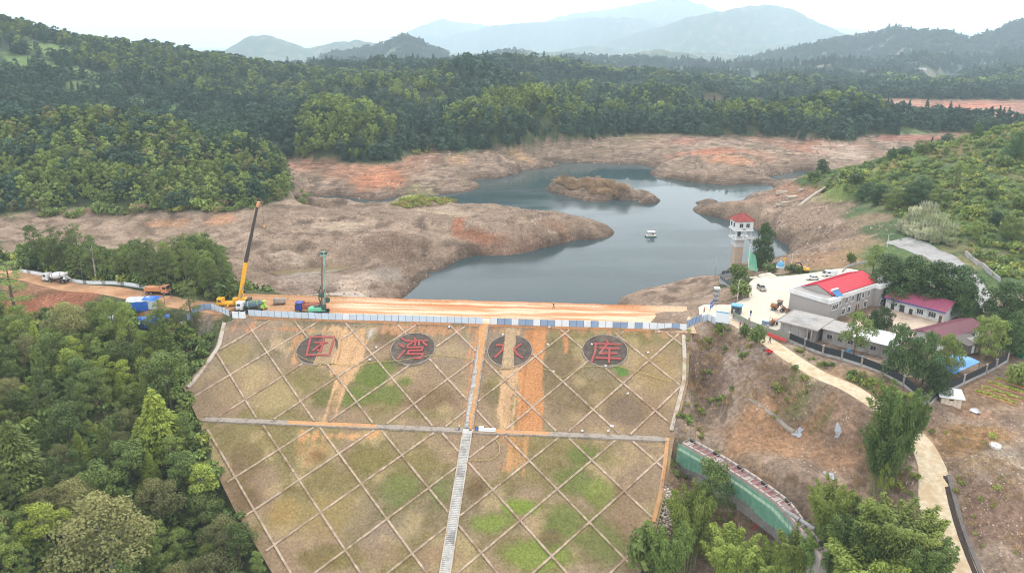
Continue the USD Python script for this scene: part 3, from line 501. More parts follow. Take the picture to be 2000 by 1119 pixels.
for b in ((480, 740, 60, 50, STRAW, .7), (540, 775, 50, 40, STRAW, .6), (430, 760, 50, 60, lin(150, 126, 100), .6), (460, 690, 40, 30, lin(160, 140, 92), .6), (600, 740, 45, 24, OLIVE, .8), (730, 735, 50, 34, GREEN, 1), (700, 775, 50, 24, GREEN, .9), (760, 770, 40, 26, GREEN, .8), (630, 775, 30, 24, lin(110, 112, 66), .8),
          (790, 745, 20, 10, GREEN, .9), (800, 705, 40, 12, lin(104, 100, 84), .6), (850, 780, 60, 30, lin(140, 112, 92), .7), (840, 810, 60, 14, OLIVE, .7), (870, 660, 40, 20, BROWN, .6), (760, 660, 40, 16, lin(124, 104, 80), .7), (1090, 700, 60, 60, lin(126, 112, 88), .6), (1180, 770, 60, 40, lin(150, 126, 92), .5),
          (1280, 720, 50, 50, lin(164, 140, 96), .7), (1250, 800, 60, 24, lin(150, 124, 92), .6), (1220, 800, 40, 30, lin(132, 112, 104), .6), (980, 770, 40, 30, lin(122, 110, 84), .6), (1120, 780, 60, 40, lin(128, 112, 88), .5),
          (640, 1000, 90, 60, lin(160, 136, 88), .6), (560, 1000, 50, 50, lin(166, 136, 84), .7), (480, 900, 50, 60, lin(130, 108, 82), .6), (470, 990, 40, 40, lin(120, 96, 76), .7), (780, 960, 60, 60, GREEN, .7), (820, 900, 50, 40, OLIVE, .8), (720, 900, 50, 30, lin(128, 118, 66), .7), (860, 960, 30, 50, GREEN, .6), (560, 870, 80, 30, OLIVE, .6),
          (1010, 990, 60, 22, LUSH, 1), (960, 1020, 60, 30, LUSH, .9), (1050, 1085, 90, 40, LUSH, .9), (1100, 1020, 60, 50, GREEN, .9), (1140, 890, 50, 26, GREEN, .9), (1120, 940, 60, 40, GREEN, .8), (1170, 960, 40, 40, LUSH, .7), (1180, 1060, 60, 50, GREEN, .7), (930, 960, 30, 30, lin(122, 94, 72), .8), (1190, 900, 40, 16, OLIVE, .6), (1230, 1000, 40, 60, lin(150, 124, 96), .7),
          (620, 890, 30, 24, lin(92, 80, 50), .8), (1075, 1050, 26, 20, lin(124, 104, 84), .7), (860, 1085, 60, 30, lin(150, 122, 96), .6), (760, 1080, 50, 30, lin(150, 124, 92), .5), (640, 1090, 60, 30, lin(132, 122, 70), .6), (1290, 930, 16, 60, lin(158, 136, 120), .7), (1215, 728, 16, 8, lin(96, 136, 62), .9), (1205, 720, 20, 8, lin(96, 136, 62), .7)):
    fblob(*b)
streak = fbm(np.stack([ga / .9, ta / 14, 0 * ga], -1), 4, 71)
def spill(pts, k=1.0, edge=1.2, color=SPILL):
    """earth that slid down the face: outline in photograph pixels"""
    global fc
    pl = sg.Polygon([face_at(*q) for q in pts]).buffer(0)
    d = shapely.distance(pl, shapely.points(ga, ta)) - np.where(shapely.contains_xy(pl, ga, ta), shapely.distance(pl.boundary, shapely.points(ga, ta)), 0)
    w = sm(d + (streak - .5) * 5 * edge + (m3 - .5) * 1.6, .35 * edge, -.35 * edge) * k
    c = color * (.86 + .3 * m2[..., None]); c = c * (1 - .18 * sm(streak, .5, .62)[..., None]); fc = fc * (1 - w[..., None]) + c * w[..., None]
OR2, PALE = lin(198, 146, 108), lin(206, 176, 140)
spill([(450, 636), (560, 636), (640, 640), (640, 652), (560, 648), (455, 646)], .8, 1.4, OR2)
spill([(715, 636), (930, 637), (935, 650), (800, 652), (715, 648)], .75, 1.6, OR2)
spill([(950, 637), (1330, 645), (1330, 652), (1100, 648), (960, 650)], .6, 1.4, OR2)
spill([(640, 640), (715, 640), (712, 690), (690, 725), (680, 745), (672, 770), (640, 830), (630, 830), (650, 770), (655, 735), (640, 712)], 1, .9, PALE * .5 + SPILL * .5)
spill([(574, 660), (592, 650), (590, 700), (572, 715)], .7, .8)
spill([(520, 640), (545, 640), (560, 690), (530, 680)], .4, 1.2, PALE)
spill([(983, 640), (1012, 640), (1010, 720), (1000, 840), (972, 840), (980, 735)], 1, .7, PALE * .6 + SPILL * .4)
spill([(1024, 640), (1062, 640), (1058, 790), (1056, 842), (1008, 842), (1014, 760), (1016, 700)], 1, .7, lin(200, 142, 96))
spill([(985, 850), (1035, 850), (1030, 880), (1014, 925), (985, 915), (990, 880)], .9, 1.2, lin(194, 146, 100))
spill([(1100, 645), (1112, 645), (1110, 690), (1102, 690)], .9, .6, lin(190, 136, 94))
spill([(922, 640), (936, 640), (925, 740), (915, 830), (905, 830), (914, 740)], .8, .6, OR2)
spill([(580, 846), (740, 846), (740, 852), (640, 858), (590, 856)], .8, .9)
spill([(590, 870), (630, 862), (650, 880), (625, 900), (600, 915)], .4, 1.6, lin(180, 132, 88))
spill([(716, 640), (735, 640), (728, 655), (718, 660)], .9, .5, lin(196, 184, 176))
onb = (ta > T_B - .3) & (ta < T_B + BERM + .3)
fi = np.arange(nt * na).reshape(nt, na); fq = np.stack([fi[:-1, :-1], fi[1:, :-1], fi[1:, 1:], fi[:-1, 1:]], -1).reshape(-1, 4)
obj('grass_face', (fp.reshape(-1, 3), fq), 'painted_ground', dam, smooth=True, col=fc.reshape(-1, 3))
# --- discs that carry the characters
def ppx(zx, zy, ox): return (zx / 4 + ox, zy / 4 + 600)
DISCS = [(face_at(621, 683), 5.9), (face_at(806.5, 682), 6.1), (face_at(996, 686), 6.1), (face_at(1182, 686), 6.1)]
SLOPE = math.sqrt(1 + S1 * S1)
def on_face(a, t, dz): return dam_pt(np.asarray(a), np.asarray(t), dz)
NRM = np.cross(AL, (DN + np.array([0, 0, -S1])) / SLOPE); NRM = NRM if NRM[2] > 0 else -NRM
def disc_mesh(c, r, dz, h, r_in=0.0, n=56):
    th = np.arange(n) / n * 2 * np.pi; rows = []
    for rr, dd in ((max(r_in, .01), dz - h), (max(r_in, .01), dz), (r, dz), (r, dz - h)):
        rows.append(on_face(c[0] + rr * np.cos(th), c[1] + rr * np.sin(th) / SLOPE, dd))
    v = np.vstack(rows); i = np.arange(n); j = (i + 1) % n
    f = np.vstack([np.stack([k * n + i, k * n + j, (k + 1) * n + j, (k + 1) * n + i], 1) for k in range(3)]); return v, f[:, ::-1]
def stroke(pts, w, dz0, dz1):
    """a raised brush stroke lying on the face through photograph pixels"""
    line = sg.LineString([(a, t * SLOPE) for a, t in (face_at(*q) for q in pts)]).buffer(w / 2, cap_style='square', join_style='mitre')
    m = trimesh.creation.extrude_polygon(line, 1.0, engine='earcut'); v = np.array(m.vertices)
    base = on_face(v[:, 0], v[:, 1] / SLOPE, 0.0); m.vertices = base + NRM * (dz0 + v[:, 2:3] * (dz1 - dz0)); return m
CH = [('团', 560, [[(190, 238), (178, 290), (157, 384)], [(200, 240), (370, 240)], [(372, 250), (352, 320), (333, 384)], [(165, 380), (328, 380)], [(228, 284), (318, 284)], [(292, 262), (268, 352), (244, 344)], [(278, 292), (210, 344)]]),
      ('湾', 560, [[(905, 252), (930, 270)], [(882, 297), (915, 318)], [(870, 406), (922, 348)], [(1002, 250), (1006, 262)], [(942, 272), (1096, 268)], [(984, 280), (946, 308)], [(1008, 276), (1002, 306)], [(1034, 275), (1036, 302)], [(1068, 284), (1094, 306)],
                   [(948, 324), (1064, 322), (1056, 346), (956, 348), (946, 374), (1068, 372), (1046, 408), (1002, 406)]]),
      ('水', 900, [[(396, 302), (378, 410), (352, 400)], [(282, 304), (334, 304), (326, 342), (270, 396)], [(470, 296), (422, 328)], [(416, 334), (440, 374), (480, 400)]]),
      ('库', 900, [[(1138, 272), (1150, 286)], [(1046, 292), (1240, 298)], [(1054, 300), (1048, 360), (1022, 430)], [(1086, 328), (1234, 331)], [(1136, 306), (1084, 370)], [(1084, 370), (1214, 368)], [(1060, 404), (1244, 410)], [(1160, 336), (1156, 438)]])]
WORDS = ['square enclosing character 团 on a stained gravel disc', 'many stroked character 湾 on a dark gravel disc', 'character 水 half buried by slid earth on a dark disc', 'character 库 on a clean dark gravel disc']
for (c, r), (ch, ox, strokes), wd in zip(DISCS, CH, WORDS):
    t = thing('character_disc', 'big red ' + wd, 'sign', group='red character discs on the dam face')
    obj('gravel_bed', disc_mesh(c, r, .30, .5), 'dark_gravel', t); obj('rim', disc_mesh(c, r + .18, .35, .6, r), 'kerb_concrete', t)
    for k, s in enumerate(strokes):
        obj('stroke', stroke([ppx(x, y, ox) for x, y in s], .58, .27 - .004 * (k % 2), .50 + .012 * k), 'red_paint', t)
# soil lying over two of the discs
def slide(name, pts, dz, color, label, top=.5):
    pl = sg.Polygon([(a, t) for a, t in (face_at(*q) for q in pts)]).buffer(0)
    b = pl.bounds; X, Y = np.meshgrid(np.linspace(b[0], b[2], 46), np.linspace(b[1], b[3], 60), indexing='ij')
    dist = np.where(shapely.contains_xy(pl, X, Y), shapely.distance(pl.boundary, shapely.points(X, Y)), -shapely.distance(pl, shapely.points(X, Y)))
    rg = fbm(np.stack([X / .5, Y / 5, 0 * X], -1), 3, 5)
    h = np.minimum(dist + (rg - .5) * .9, top) * .9 + dz
    p = on_face(X, Y, h); ok = h > .02; i = np.arange(X.size).reshape(X.shape)
    f = np.stack([i[:-1, :-1], i[1:, :-1], i[1:, 1:], i[:-1, 1:]], -1).reshape(-1, 4)
    f = f[ok.reshape(-1)[f].all(1)]
    cc = color * (.8 + .4 * rg.reshape(-1)[:, None])
    g = obj(name, (p.reshape(-1, 3), f), 'painted_ground', None, smooth=True, col=cc, label=label, cat='soil', kind='stuff')
slide('slid_soil', [(656, 645), (668, 645), (664, 690), (654, 712), (645, 712), (659, 680)], .22, PALE * .6 + SPILL * .4, 'pale earth slid over the rim beside the character 团')
slide('slid_soil', [(626, 650), (650, 648), (660, 690), (650, 708), (618, 716), (612, 712), (622, 690), (634, 672)], .32, PALE * .7, 'thin pale earth spread over one side of the character 团', .04)
slide('slid_soil', [(986, 642), (1008, 642), (1006, 686), (1004, 722), (980, 722), (982, 690)], .25, PALE * .8, 'pale earth slid over the middle of the character 水')
# --- lattice of beams
stair_a = 7.8; STW = 2.5
upper = sg.Polygon([(a_left(t) + .4, t) for t in np.linspace(1.2, T_B - .35, 30)] + [(a_right(t) - .4, t) for t in np.linspace(T_B - .35, 1.2, 30)])
lower = sg.Polygon([(a_left(t) + .4, t) for t in np.linspace(T_B + BERM + .35, T_END, 30)] + [(a_right(t) - .4, t) for t in np.linspace(T_END, T_B + BERM + .35, 30)])
cut = shapely.union_all([sg.box(stair_a - STW / 2 - .1, -5, stair_a + STW / 2 + .1, 200)] + [shapely.affinity.scale(sg.Point(0, 0).buffer(r + .34), 1, 1 / SLOPE, origin=(0, 0)).__class__([(x + c[0], y + c[1]) for x, y in shapely.affinity.scale(sg.Point(0, 0).buffer(r + .34), 1, 1 / SLOPE, origin=(0, 0)).exterior.coords]) for c, r in DISCS])
K_UA, K_UB, K_LA, K_LB = .870 * SLOPE, -.8316 * SLOPE, .907 * SLOPE, -.9285 * SLOPE
a_l0, t_l0 = face_at(895, 842)
fam = [(upper, K_UA, [-64.9 - 15.2, -64.9, -49.6, -34.3, -18.8, -3.1, 12.5, 28.6, 43.4, 58.5], P0 @ AL * 0, 0.0, 0), (upper, K_UB, [-55, -40.5, -26, -11.2, 3.2, 18.3, 33.4, 48.7, 64.3, 79.5], 0, 0.0, 1),
       (lower, K_LA, [-66.5 + a_l0, -50.8 + a_l0, -36.0 + a_l0, -20.2 + a_l0, -4.9 + a_l0, 10.8 + a_l0, 26.5 + a_l0, 42 + a_l0], 0, t_l0, 0), (lower, K_LB, [-35.5 + a_l0, -20 + a_l0, -4.8 + a_l0, 11.4 + a_l0, 26.0 + a_l0, 39.9 + a_l0, 54.8 + a_l0, 70 + a_l0], 0, t_l0, 1)]
for reg, kk, offs, _, t0, second in fam:
    for off in offs:
        ln = sg.LineString([(off + kk * (t - t0), t) for t in (0.0, 100.0)]).intersection(reg).difference(cut)
        for s in getattr(ln, 'geoms', [ln]):
            if s.length < 2: continue
            (a0, t_0), (a1, t_1) = s.coords[0], s.coords[-1]
            n = max(2, int(s.length / 2)); q = np.linspace(0, 1, n)
            pa, pt = a0 + (a1 - a0) * q, t_0 + (t_1 - t_0) * q
            hw = .24; dirn = np.array([a1 - a0, (t_1 - t_0) * SLOPE]); dirn /= np.linalg.norm(dirn); side = np.array([-dirn[1], dirn[0]]) * hw
            top = .25 - .012 * second; rows = []
            wob = (fbm(np.stack([pa / 4, pt / 4, 0 * pa], -1), 2, 9) - .5) * .05
            for sgn, dz in ((-1, -.4), (-1, top), (1, top), (1, -.4)):
                rows.append(on_face(pa + sgn * side[0], pt + sgn * side[1] / SLOPE, 0) + NRM * (dz + (wob[:, None] if dz > 0 else 0)))
            v = np.stack(rows, 1); iv = np.arange(n * 4).reshape(n, 4)
            f = [np.stack([iv[:-1, k], iv[1:, k], iv[1:, (k + 1) % 4], iv[:-1, (k + 1) % 4]], 1) for k in range(4)] + [iv[:1, ::-1], iv[-1:]]
            obj('lattice_beam', (v.reshape(-1, 3), np.vstack(f)), 'beam_concrete', dam)
# --- berm path with its kerb wall, and the stair
def berm_slab(a0, a1, t0, t1, z0, z1):
    zb = float(face_z(T_B + 1)); c = [(a, t, z) for z in (z0, z1) for a, t in ((a0, t0), (a1, t0), (a1, t1), (a0, t1))]
    v = np.array([P0 + a * AL + t * DN + np.array([0, 0, zb + z]) for a, t, z in c]); b = trimesh.convex.convex_hull(v); return b
TB2 = T_B + BERM
plain('soil_path', SPILL, .95, .2, .8, stain=lin(190, 150, 116))
bl, br = float(a_left(T_B + 1)) + .5, float(a_right(T_B + 1)) - .3
sides = [(bl, face_at(560, 826)[0], 'kerb_concrete'), (face_at(560, 826)[0], face_at(735, 832)[0], 'soil_path'), (face_at(735, 832)[0], stair_a - STW / 2, 'kerb_concrete'), (stair_a + STW / 2, face_at(1075, 842)[0], 'soil_path'), (face_at(1075, 842)[0], br, 'kerb_concrete')]
for a0, a1, m_ in sides:
    obj('berm_walkway', berm_slab(a0, a1 - .01, T_B - .2, TB2 - .25, -.5, .10), m_, dam); obj('berm_kerb', berm_slab(a0, a1 - .01, TB2 - .25, TB2 + .1, -1.2, .32), 'kerb_concrete', dam)
def stair_part(t0, t1, dz, a0, a1):
    n = int((t1 - t0) / .42); te = np.linspace(t0, t1, n + 1); prof = []
    for k in range(n): prof += [(te[k], float(face_z(te[k])) + dz), (te[k + 1], float(face_z(te[k])) + dz)]
    prof = np.array(prof); rows = [np.array([P0 + a * AL + t * DN + np.array([0, 0, z]) for t, z in prof]) for a in (a0, a1)]
    v = np.vstack(rows); k = len(prof); i = np.arange(k - 1); return v, np.stack([i, i + 1, k + i + 1, k + i], 1)
plain('stair_concrete', lin(206, 202, 196), .9, .2, 1.0, stain=lin(142, 138, 134))
sa0, sa1 = stair_a - STW / 2 + .3, stair_a + STW / 2 - .3
obj('stair_flight', stair_part(.6, T_B, .22, sa0, sa1), 'stair_concrete', dam); obj('stair_flight', stair_part(TB2 + .15, T_END, .22, sa0, sa1), 'stair_concrete', dam)
obj('landing', berm_slab(sa0 - .3, sa1 + .3, T_B, TB2 + .1, -.5, .16), 'stair_concrete', dam)
for a0 in (stair_a - STW / 2, stair_a + STW / 2 - .3):
    for t0, t1 in ((.6, T_B - .02), (TB2 + .15, T_END)):
        v = np.array([P0 + a * AL + t * DN + np.array([0, 0, float(face_z(t)) + z]) for t in (t0, t1) for a in (a0, a0 + .3) for z in (-.4, .34)])
        obj('stair_kerb', trimesh.convex.convex_hull(v), 'white_channel' if t0 > 5 else 'kerb_concrete', dam)
# earth lying on the upper flight
X, Y = np.meshgrid(np.linspace(0, 1, 14), np.linspace(.8, T_B + 1.0, 110), indexing='ij')
lft = stair_a - .5 + (Y - .8) / T_B * .5 + (fbm(np.stack([Y / 3, 0 * Y, 0 * Y], -1), 3, 4) - .5) * 1.1 - sm(Y, 16, 8) * .9
A_ = lft + X * (stair_a + STW / 2 - .25 - lft); hh = .34 + .12 * np.sin(X * math.pi) + .1 * (fbm(np.stack([A_, Y, 0 * Y], -1), 3, 6) - .5); hh[0] = hh[-1] = .1
ip = np.arange(X.size).reshape(X.shape)
obj('slid_soil', (on_face(A_, Y, hh).reshape(-1, 3), np.stack([ip[:-1, :-1], ip[:-1, 1:], ip[1:, 1:], ip[1:, :-1]], -1).reshape(-1, 4)), 'painted_ground', None, smooth=True,
    col=np.broadcast_to(SPILL, (X.size, 3)) * (.9 + .2 * nz(A_, Y, 2, 8).reshape(-1)[:, None]), label='orange earth covering the upper flight of the dam stair', cat='soil', kind='stuff')

# ------------------------------------------------------------------ drains along both edges of the dam
def ribbon(pts, widths, dz, thick=.25, zfun=None, sub=1.5):
    """a thin slab that follows the ground along a line of plan points"""
    ls = sg.LineString(pts); n = max(2, int(ls.length / sub)); s = np.linspace(0, ls.length, n)
    p = np.array([ls.interpolate(k).coords[0] for k in s]); tg = np.gradient(p, axis=0); tg /= np.linalg.norm(tg, axis=1)[:, None]
    nr = np.stack([-tg[:, 1], tg[:, 0]], 1); w = np.interp(s / ls.length, np.linspace(0, 1, len(np.atleast_1d(widths))), np.atleast_1d(widths))[:, None] / 2
    zf = zfun or height; rows = []
    for sgn, dd in ((1, -thick), (1, 0), (.33, 0), (-.33, 0), (-1, 0), (-1, -thick)):
        e = p + nr * w * sgn; rows.append(np.column_stack([e, zf(e[:, 0], e[:, 1]) + dz + dd]))
    v = np.stack(rows, 1); m = v.shape[1]; iv = np.arange(n * m).reshape(n, m)
    f = [np.stack([iv[:-1, k], iv[1:, k], iv[1:, k + 1], iv[:-1, k + 1]], 1) for k in range(m - 1)]
    return v.reshape(-1, 3), np.vstack(f)
def dam_surface(x, y):
    a, t = to_dam(x, y); return np.maximum(face_z(t) + .05, height(x, y))
for pts, w, lab in (([(438, 632), (428, 676), (408, 706), (376, 748), (366, 757)], 1.1, 'pale concrete drain along the wooded end of the dam'),
                    ([(1335, 655), (1337, 700), (1336, 745), (1322, 800), (1311, 842)], 1.0, 'pale concrete drain along the cleared end of the dam'),
                    ([(1304, 856), (1298, 910), (1290, 965), (1276, 1020)], .9, 'orange stained drain below the berm at the cleared end')):
    pl = [dam_pt(*face_at(*q))[:2] for q in pts]
    obj('edge_drain', ribbon(pl, w, .22, .5, dam_surface), 'white_channel' if 'orange' not in lab else 'soil_path', label=lab, cat='drain')
# ------------------------------------------------------------------ foliage
def leaf_mat(name, c1, c2, c3, sc=.05, tr=.14):
    c1, c2, c3 = [tuple(np.array(c) * ((1.42, 1.20, .88) if 'far' not in name and 'burnt' not in name else (1.42, 1.28, 1.05))) for c in (c1, c2, c3)]
    return mat(name, {'g': ('geometry', {}), 'oi': ('object_info', {}), 'n': ('noise_texture', {'scale': sc, 'detail': 3}), 'nr': ('map_range', {'from_min': .35, 'from_max': .65}),
        'ra': ('math', {'math_type': 'multiply_add', 'value2': .55}), 'rh': ('math', {'math_type': 'multiply', 'value2': .45}), 'cr': ('rgb_ramp', {'ramp': [(0.0, c1), (0.5, c2), (1.0, c3)]}),
        'or': ('map_range', {'from_min': 0, 'from_max': 1, 'to_min': .68, 'to_max': 1.42}), 'sc': ('vector_math', {'math_type': 'scale'}),
        'p': ('principled_bsdf', {'roughness': .6, 'specular_ior_level': .25}), 't': ('translucent_bsdf', {}), 'mx': ('mix_closure', {'fac': tr})},
        [('g.position', 'n.vector'), ('n.fac', 'nr.value'), ('g.random_per_island', 'ra.value1'), ('nr.result', 'rh.value1'), ('rh.value', 'ra.value3'), ('ra.value', 'cr.fac'), ('oi.random', 'or.value'), ('cr.color', 'sc.vector1'), ('or.result', 'sc.scale'),
         ('sc.vector', 'p.base_color'), ('sc.vector', 't.color'), ('p.BSDF', 'mx.closure1'), ('t.BSDF', 'mx.closure2')], surface='mx.closure')
leaf_mat('leaf_dark', (.058, .098, .038), (.088, .138, .045), (.135, .195, .060))
leaf_mat('leaf_mid', (.082, .130, .044), (.125, .185, .056), (.185, .250, .078))
leaf_mat('leaf_lime', (.125, .185, .045), (.195, .265, .06), (.28, .35, .09))
leaf_mat('leaf_olive', (.100, .122, .060), (.148, .166, .082), (.20, .21, .115))
leaf_mat('leaf_pine', (.075, .120, .046), (.115, .175, .060), (.165, .235, .080))
leaf_mat('leaf_bamboo', (.10, .155, .040), (.17, .235, .062), (.28, .34, .10))
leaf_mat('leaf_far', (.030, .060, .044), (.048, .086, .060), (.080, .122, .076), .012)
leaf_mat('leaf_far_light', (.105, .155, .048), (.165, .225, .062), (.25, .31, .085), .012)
leaf_mat('leaf_burnt', (.045, .060, .050), (.062, .078, .062), (.080, .105, .065), .012)
leaf_mat('leaf_yellow', (.15, .16, .045), (.23, .23, .06), (.32, .29, .085))
leaf_mat('reed_straw', (.17, .22, .15), (.32, .37, .36), (.42, .46, .50))
leaf_mat('leaf_camphor', (.036, .074, .036), (.058, .108, .046), (.095, .155, .062))
plain('bark', (.10, .078, .06), .9, .3, 2.0); plain('pale_bark', (.26, .23, .19), .9, .25, 2.0); plain('culm', (.16, .20, .07), .6, .25, 2.0)
def unit(v): return v / np.maximum(np.linalg.norm(v, axis=-1, keepdims=True), 1e-9)
def leaves(p, nrm, size, aspect=.6, r=None, tang=None, jit=.7):
    """leaf clumps: one four-cornered blade per point, turned about its normal"""
    r = r or np.random.default_rng(1); n = len(p)
    nn = unit(nrm + jit * r.normal(size=(n, 3))); t = r.normal(size=(n, 3)) if tang is None else tang + .35 * r.normal(size=(n, 3))
    t = unit(t - (t * nn).sum(1, keepdims=True) * nn); b = np.cross(nn, t)
    s = (np.broadcast_to(size, (n,)) * r.uniform(.65, 1.35, n))[:, None]
    v = np.stack([p - t * s, p + b * s * aspect + nn * s * .15, p + t * s, p - b * s * aspect + nn * s * .15], 1).reshape(-1, 3)
    return v, np.arange(4 * n).reshape(n, 4)
def shell(r, blobs, per_area, low=-.35, fill=.25):
    P, N = [], []
    for c, rad in blobs:
        rad = np.broadcast_to(np.asarray(rad, float), (3,)); k = max(6, int(per_area * rad[0] * rad[2]))
        d = unit(r.normal(size=(k * 2, 3))); d = d[d[:, 2] > low - .25 * r.random(len(d))][:k]
        q = r.uniform(.72, 1.06, (len(d), 1)); q[r.random(len(d)) < fill] *= .7
        P.append(c + d * rad * q); N.append(d)
    return np.vstack(P), np.vstack(N)
def limb_mesh(r, h, crown0, rad, tr, k=6):
    bend = r.normal(size=2) * h * .03; top = np.array([bend[0], bend[1], h * .8])
    m = [tube([(0, 0, -1.2), (bend[0] * .3, bend[1] * .3, h * .35), top], [tr, tr * .72, tr * .25], 7)]
    for i in range(k):
        a = i * 2.4 + r.uniform(0, .6); z0 = crown0 + (h * .75 - crown0) * i / k; s = np.array([bend[0], bend[1], 0]) * (z0 / h) + (0, 0, z0)
        e = s + np.array([math.cos(a), math.sin(a), .55]) * rad * r.uniform(.55, .85)
        m.append(tube([s, (s + e) / 2 + (0, 0, .05 * rad), e], [tr * .4, tr * .25, tr * .1], 5))
    return cat_(m)
def broadleaf(seed, h, rad, n_blob, dens, leaf, crown0=.28, flat=1.0):
    r = np.random.default_rng(seed); blobs = []
    for i in range(n_blob):
        f = (i + .5) / n_blob; z = h * (crown0 + (1 - crown0) * (.12 + .80 * f)); env = rad * math.sqrt(max(.12, 1 - ((f - .35) / .72) ** 2)); a = i * 2.39996 + r.uniform(-.4, .4)
        q = env * r.uniform(.30, .88); br = rad * r.uniform(.22, .50) * (1.05 - .3 * f)
        blobs.append((np.array([q * math.cos(a), q * math.sin(a), z]), np.array([br, br, br * .8 * flat])))
    blobs.append((np.array([0, 0, h - rad * .28]), np.array([rad * .34] * 3)))
    P, N = shell(r, blobs, dens); return limb_mesh(r, h, h * crown0, rad, .035 * h * .6), leaves(P, N + (0, 0, .35), leaf, .62, r)
def conifer(seed, h, rad, dens, leaf, bare=.12, layers=11, ragged=.35):
    r = np.random.default_rng(seed); P, N = [], []
    for i in range(layers):
        f = i / (layers - 1); z = h * (bare + (1 - bare) * f); rr = rad * (1 - f) ** .8 * r.uniform(1 - ragged, 1.1) + .25
        k = int(dens * (rr + .5)); a = r.uniform(0, 2 * np.pi, k); arms = np.round(a / (2 * np.pi) * 7) / 7 * 2 * np.pi + i; a = np.where(r.random(k) < .65, arms + r.normal(size=k) * .16, a)
        q = rr * np.sqrt(r.uniform(.03, 1, k)); P.append(np.stack([q * np.cos(a), q * np.sin(a), z - q * .28 + r.normal(size=k) * h * .02], 1)); N.append(np.stack([np.cos(a) * .5, np.sin(a) * .5, np.ones(k)], 1))
    P, N = np.vstack(P), np.vstack(N); return tube([(0, 0, -1.2), (0, 0, h * .5), (0, 0, h * .97)], [.02 * h, .014 * h, .03], 6), leaves(P, N, leaf, .42, r, tang=P * (1, 1, -.1))
def pine(seed, h, rad, dens, leaf):
    r = np.random.default_rng(seed); blobs, limbs = [], [tube([(0, 0, -1.2), (r.normal() * .2, r.normal() * .2, h * .5), (r.normal() * .4, r.normal() * .4, h * .95)], [.016 * h, .012 * h, .04], 7)]
    for i in range(15):
        f = i / 14; z = h * (.36 + .60 * f); a = i * 2.4 + r.uniform(-.5, .5); q = rad * (1.05 - .75 * f) * r.uniform(.4, .9); c = np.array([q * math.cos(a), q * math.sin(a), z])
        br = rad * r.uniform(.32, .48) * (1 - .35 * f); blobs.append((c, np.array([br, br, br * .62]))); limbs.append(tube([(0, 0, z - .12 * q - .3), c], [.05, .02], 4))
    P, N = shell(r, blobs, dens, -.6, .4); return cat_(limbs), leaves(P, N + (0, 0, .5), leaf, .34, r, jit=.9)
def bamboo_clump(seed, h, rad, culms, leaf):
    r = np.random.default_rng(seed); P, T, N, st = [], [], [], []
    for i in range(culms):
        a = i * 2.4 + r.uniform(-.5, .5); q = rad * .45 * math.sqrt((i + .5) / culms); hh = h * r.uniform(.72, 1.05); out = np.array([math.cos(a), math.sin(a), 0])
        base = out * q; s = np.linspace(0, 1, 9); path = base + out * (rad * r.uniform(.35, .9) * s ** 2.4)[:, None] + np.array([0, 0, 1.0]) * (hh * (s - .13 * s ** 4))[:, None]
        st.append(tube(path[[0, 3, 6, 8]] - (0, 0, .3), [.05, .05, .035, .015], 4))
        k = 420 if leaf < .5 else 160; f = r.uniform(.28, 1.02, k) ** .8; c = np.stack([np.interp(f, s, path[:, j]) for j in range(3)], 1); pl = .26 * rad * np.sin(np.clip((f - .2) / .82, 0, 1) * np.pi) ** .7 + .15
        d = unit(r.normal(size=(k, 3)) * (1, 1, .5)); P.append(c + d * (pl * r.uniform(.2, 1, k))[:, None] - (0, 0, .1)); T.append(d * (1, 1, .3) + out * .5 + (0, 0, .15)); N.append(d * .5 + (0, 0, 1.0))
    P = np.vstack(P); return cat_(st), leaves(P, np.vstack(N), leaf, .34, r, tang=np.vstack(T), jit=.4)
def shrub(seed, h, rad, dens, leaf):
    r = np.random.default_rng(seed); blobs = [(np.array([rad * .5 * math.cos(i * 2.4) * r.uniform(.5, 1), rad * .5 * math.sin(i * 2.4) * r.uniform(.5, 1), h * r.uniform(.4, .68)]), np.array([rad * .5, rad * .5, h * .36])) for i in range(6)]
    P, N = shell(r, blobs, dens, -.7, .3); P[:, 2] = np.maximum(P[:, 2], .05)
    return cat_([tube([(0, 0, -.4), (math.cos(i) * rad * .3, math.sin(i) * rad * .3, h * .6)], [.06, .02], 4) for i in range(5)]), leaves(P, N + (0, 0, .3), leaf, .6, r)
def reed(seed, h, rad, n):
    r = np.random.default_rng(seed); a = r.uniform(0, 6.28, n); q = rad * np.sqrt(r.random(n)); b = np.stack([q * np.cos(a), q * np.sin(a), 0 * q], 1)
    P = b * (1.25, 1.25, 1) + (0, 0, 1) * (h * r.uniform(.25, .95, n))[:, None]; return None, leaves(P, r.normal(size=(n, 3)) * (1, 1, .3), h * .2, .22, r, tang=np.tile((0, 0, 1.0), (n, 1)) + b * .25, jit=.2)
KINDS = {}
def kind_of_tree(key, builder, leaf_m, bark_m):
    c = stage.CreateClassPrim(f'/World/{key}_kind'); w, f = builder
    if w is not None: obj('trunk', w, bark_m, c, smooth=True)
    obj('crown', f, leaf_m, c); v = np.asarray(f[0]); KINDS[key] = (str(c.GetPath()), float(np.percentile(v[:, 2], 99.5)), float(np.percentile(np.hypot(v[:, 0], v[:, 1]), 96)))
kind_of_tree('round_dark', broadleaf(1, 12, 4.4, 14, 120, .21), 'leaf_dark', 'bark')
kind_of_tree('round_mid', broadleaf(2, 12, 4.6, 13, 120, .21), 'leaf_mid', 'bark')
kind_of_tree('round_lime', broadleaf(3, 11, 4.0, 12, 125, .20), 'leaf_lime', 'pale_bark')
kind_of_tree('round_olive', broadleaf(4, 12, 5.2, 16, 125, .18), 'leaf_olive', 'pale_bark')
kind_of_tree('tall_dark', broadleaf(5, 15, 3.6, 15, 130, .20, .22, 1.25), 'leaf_dark', 'bark')
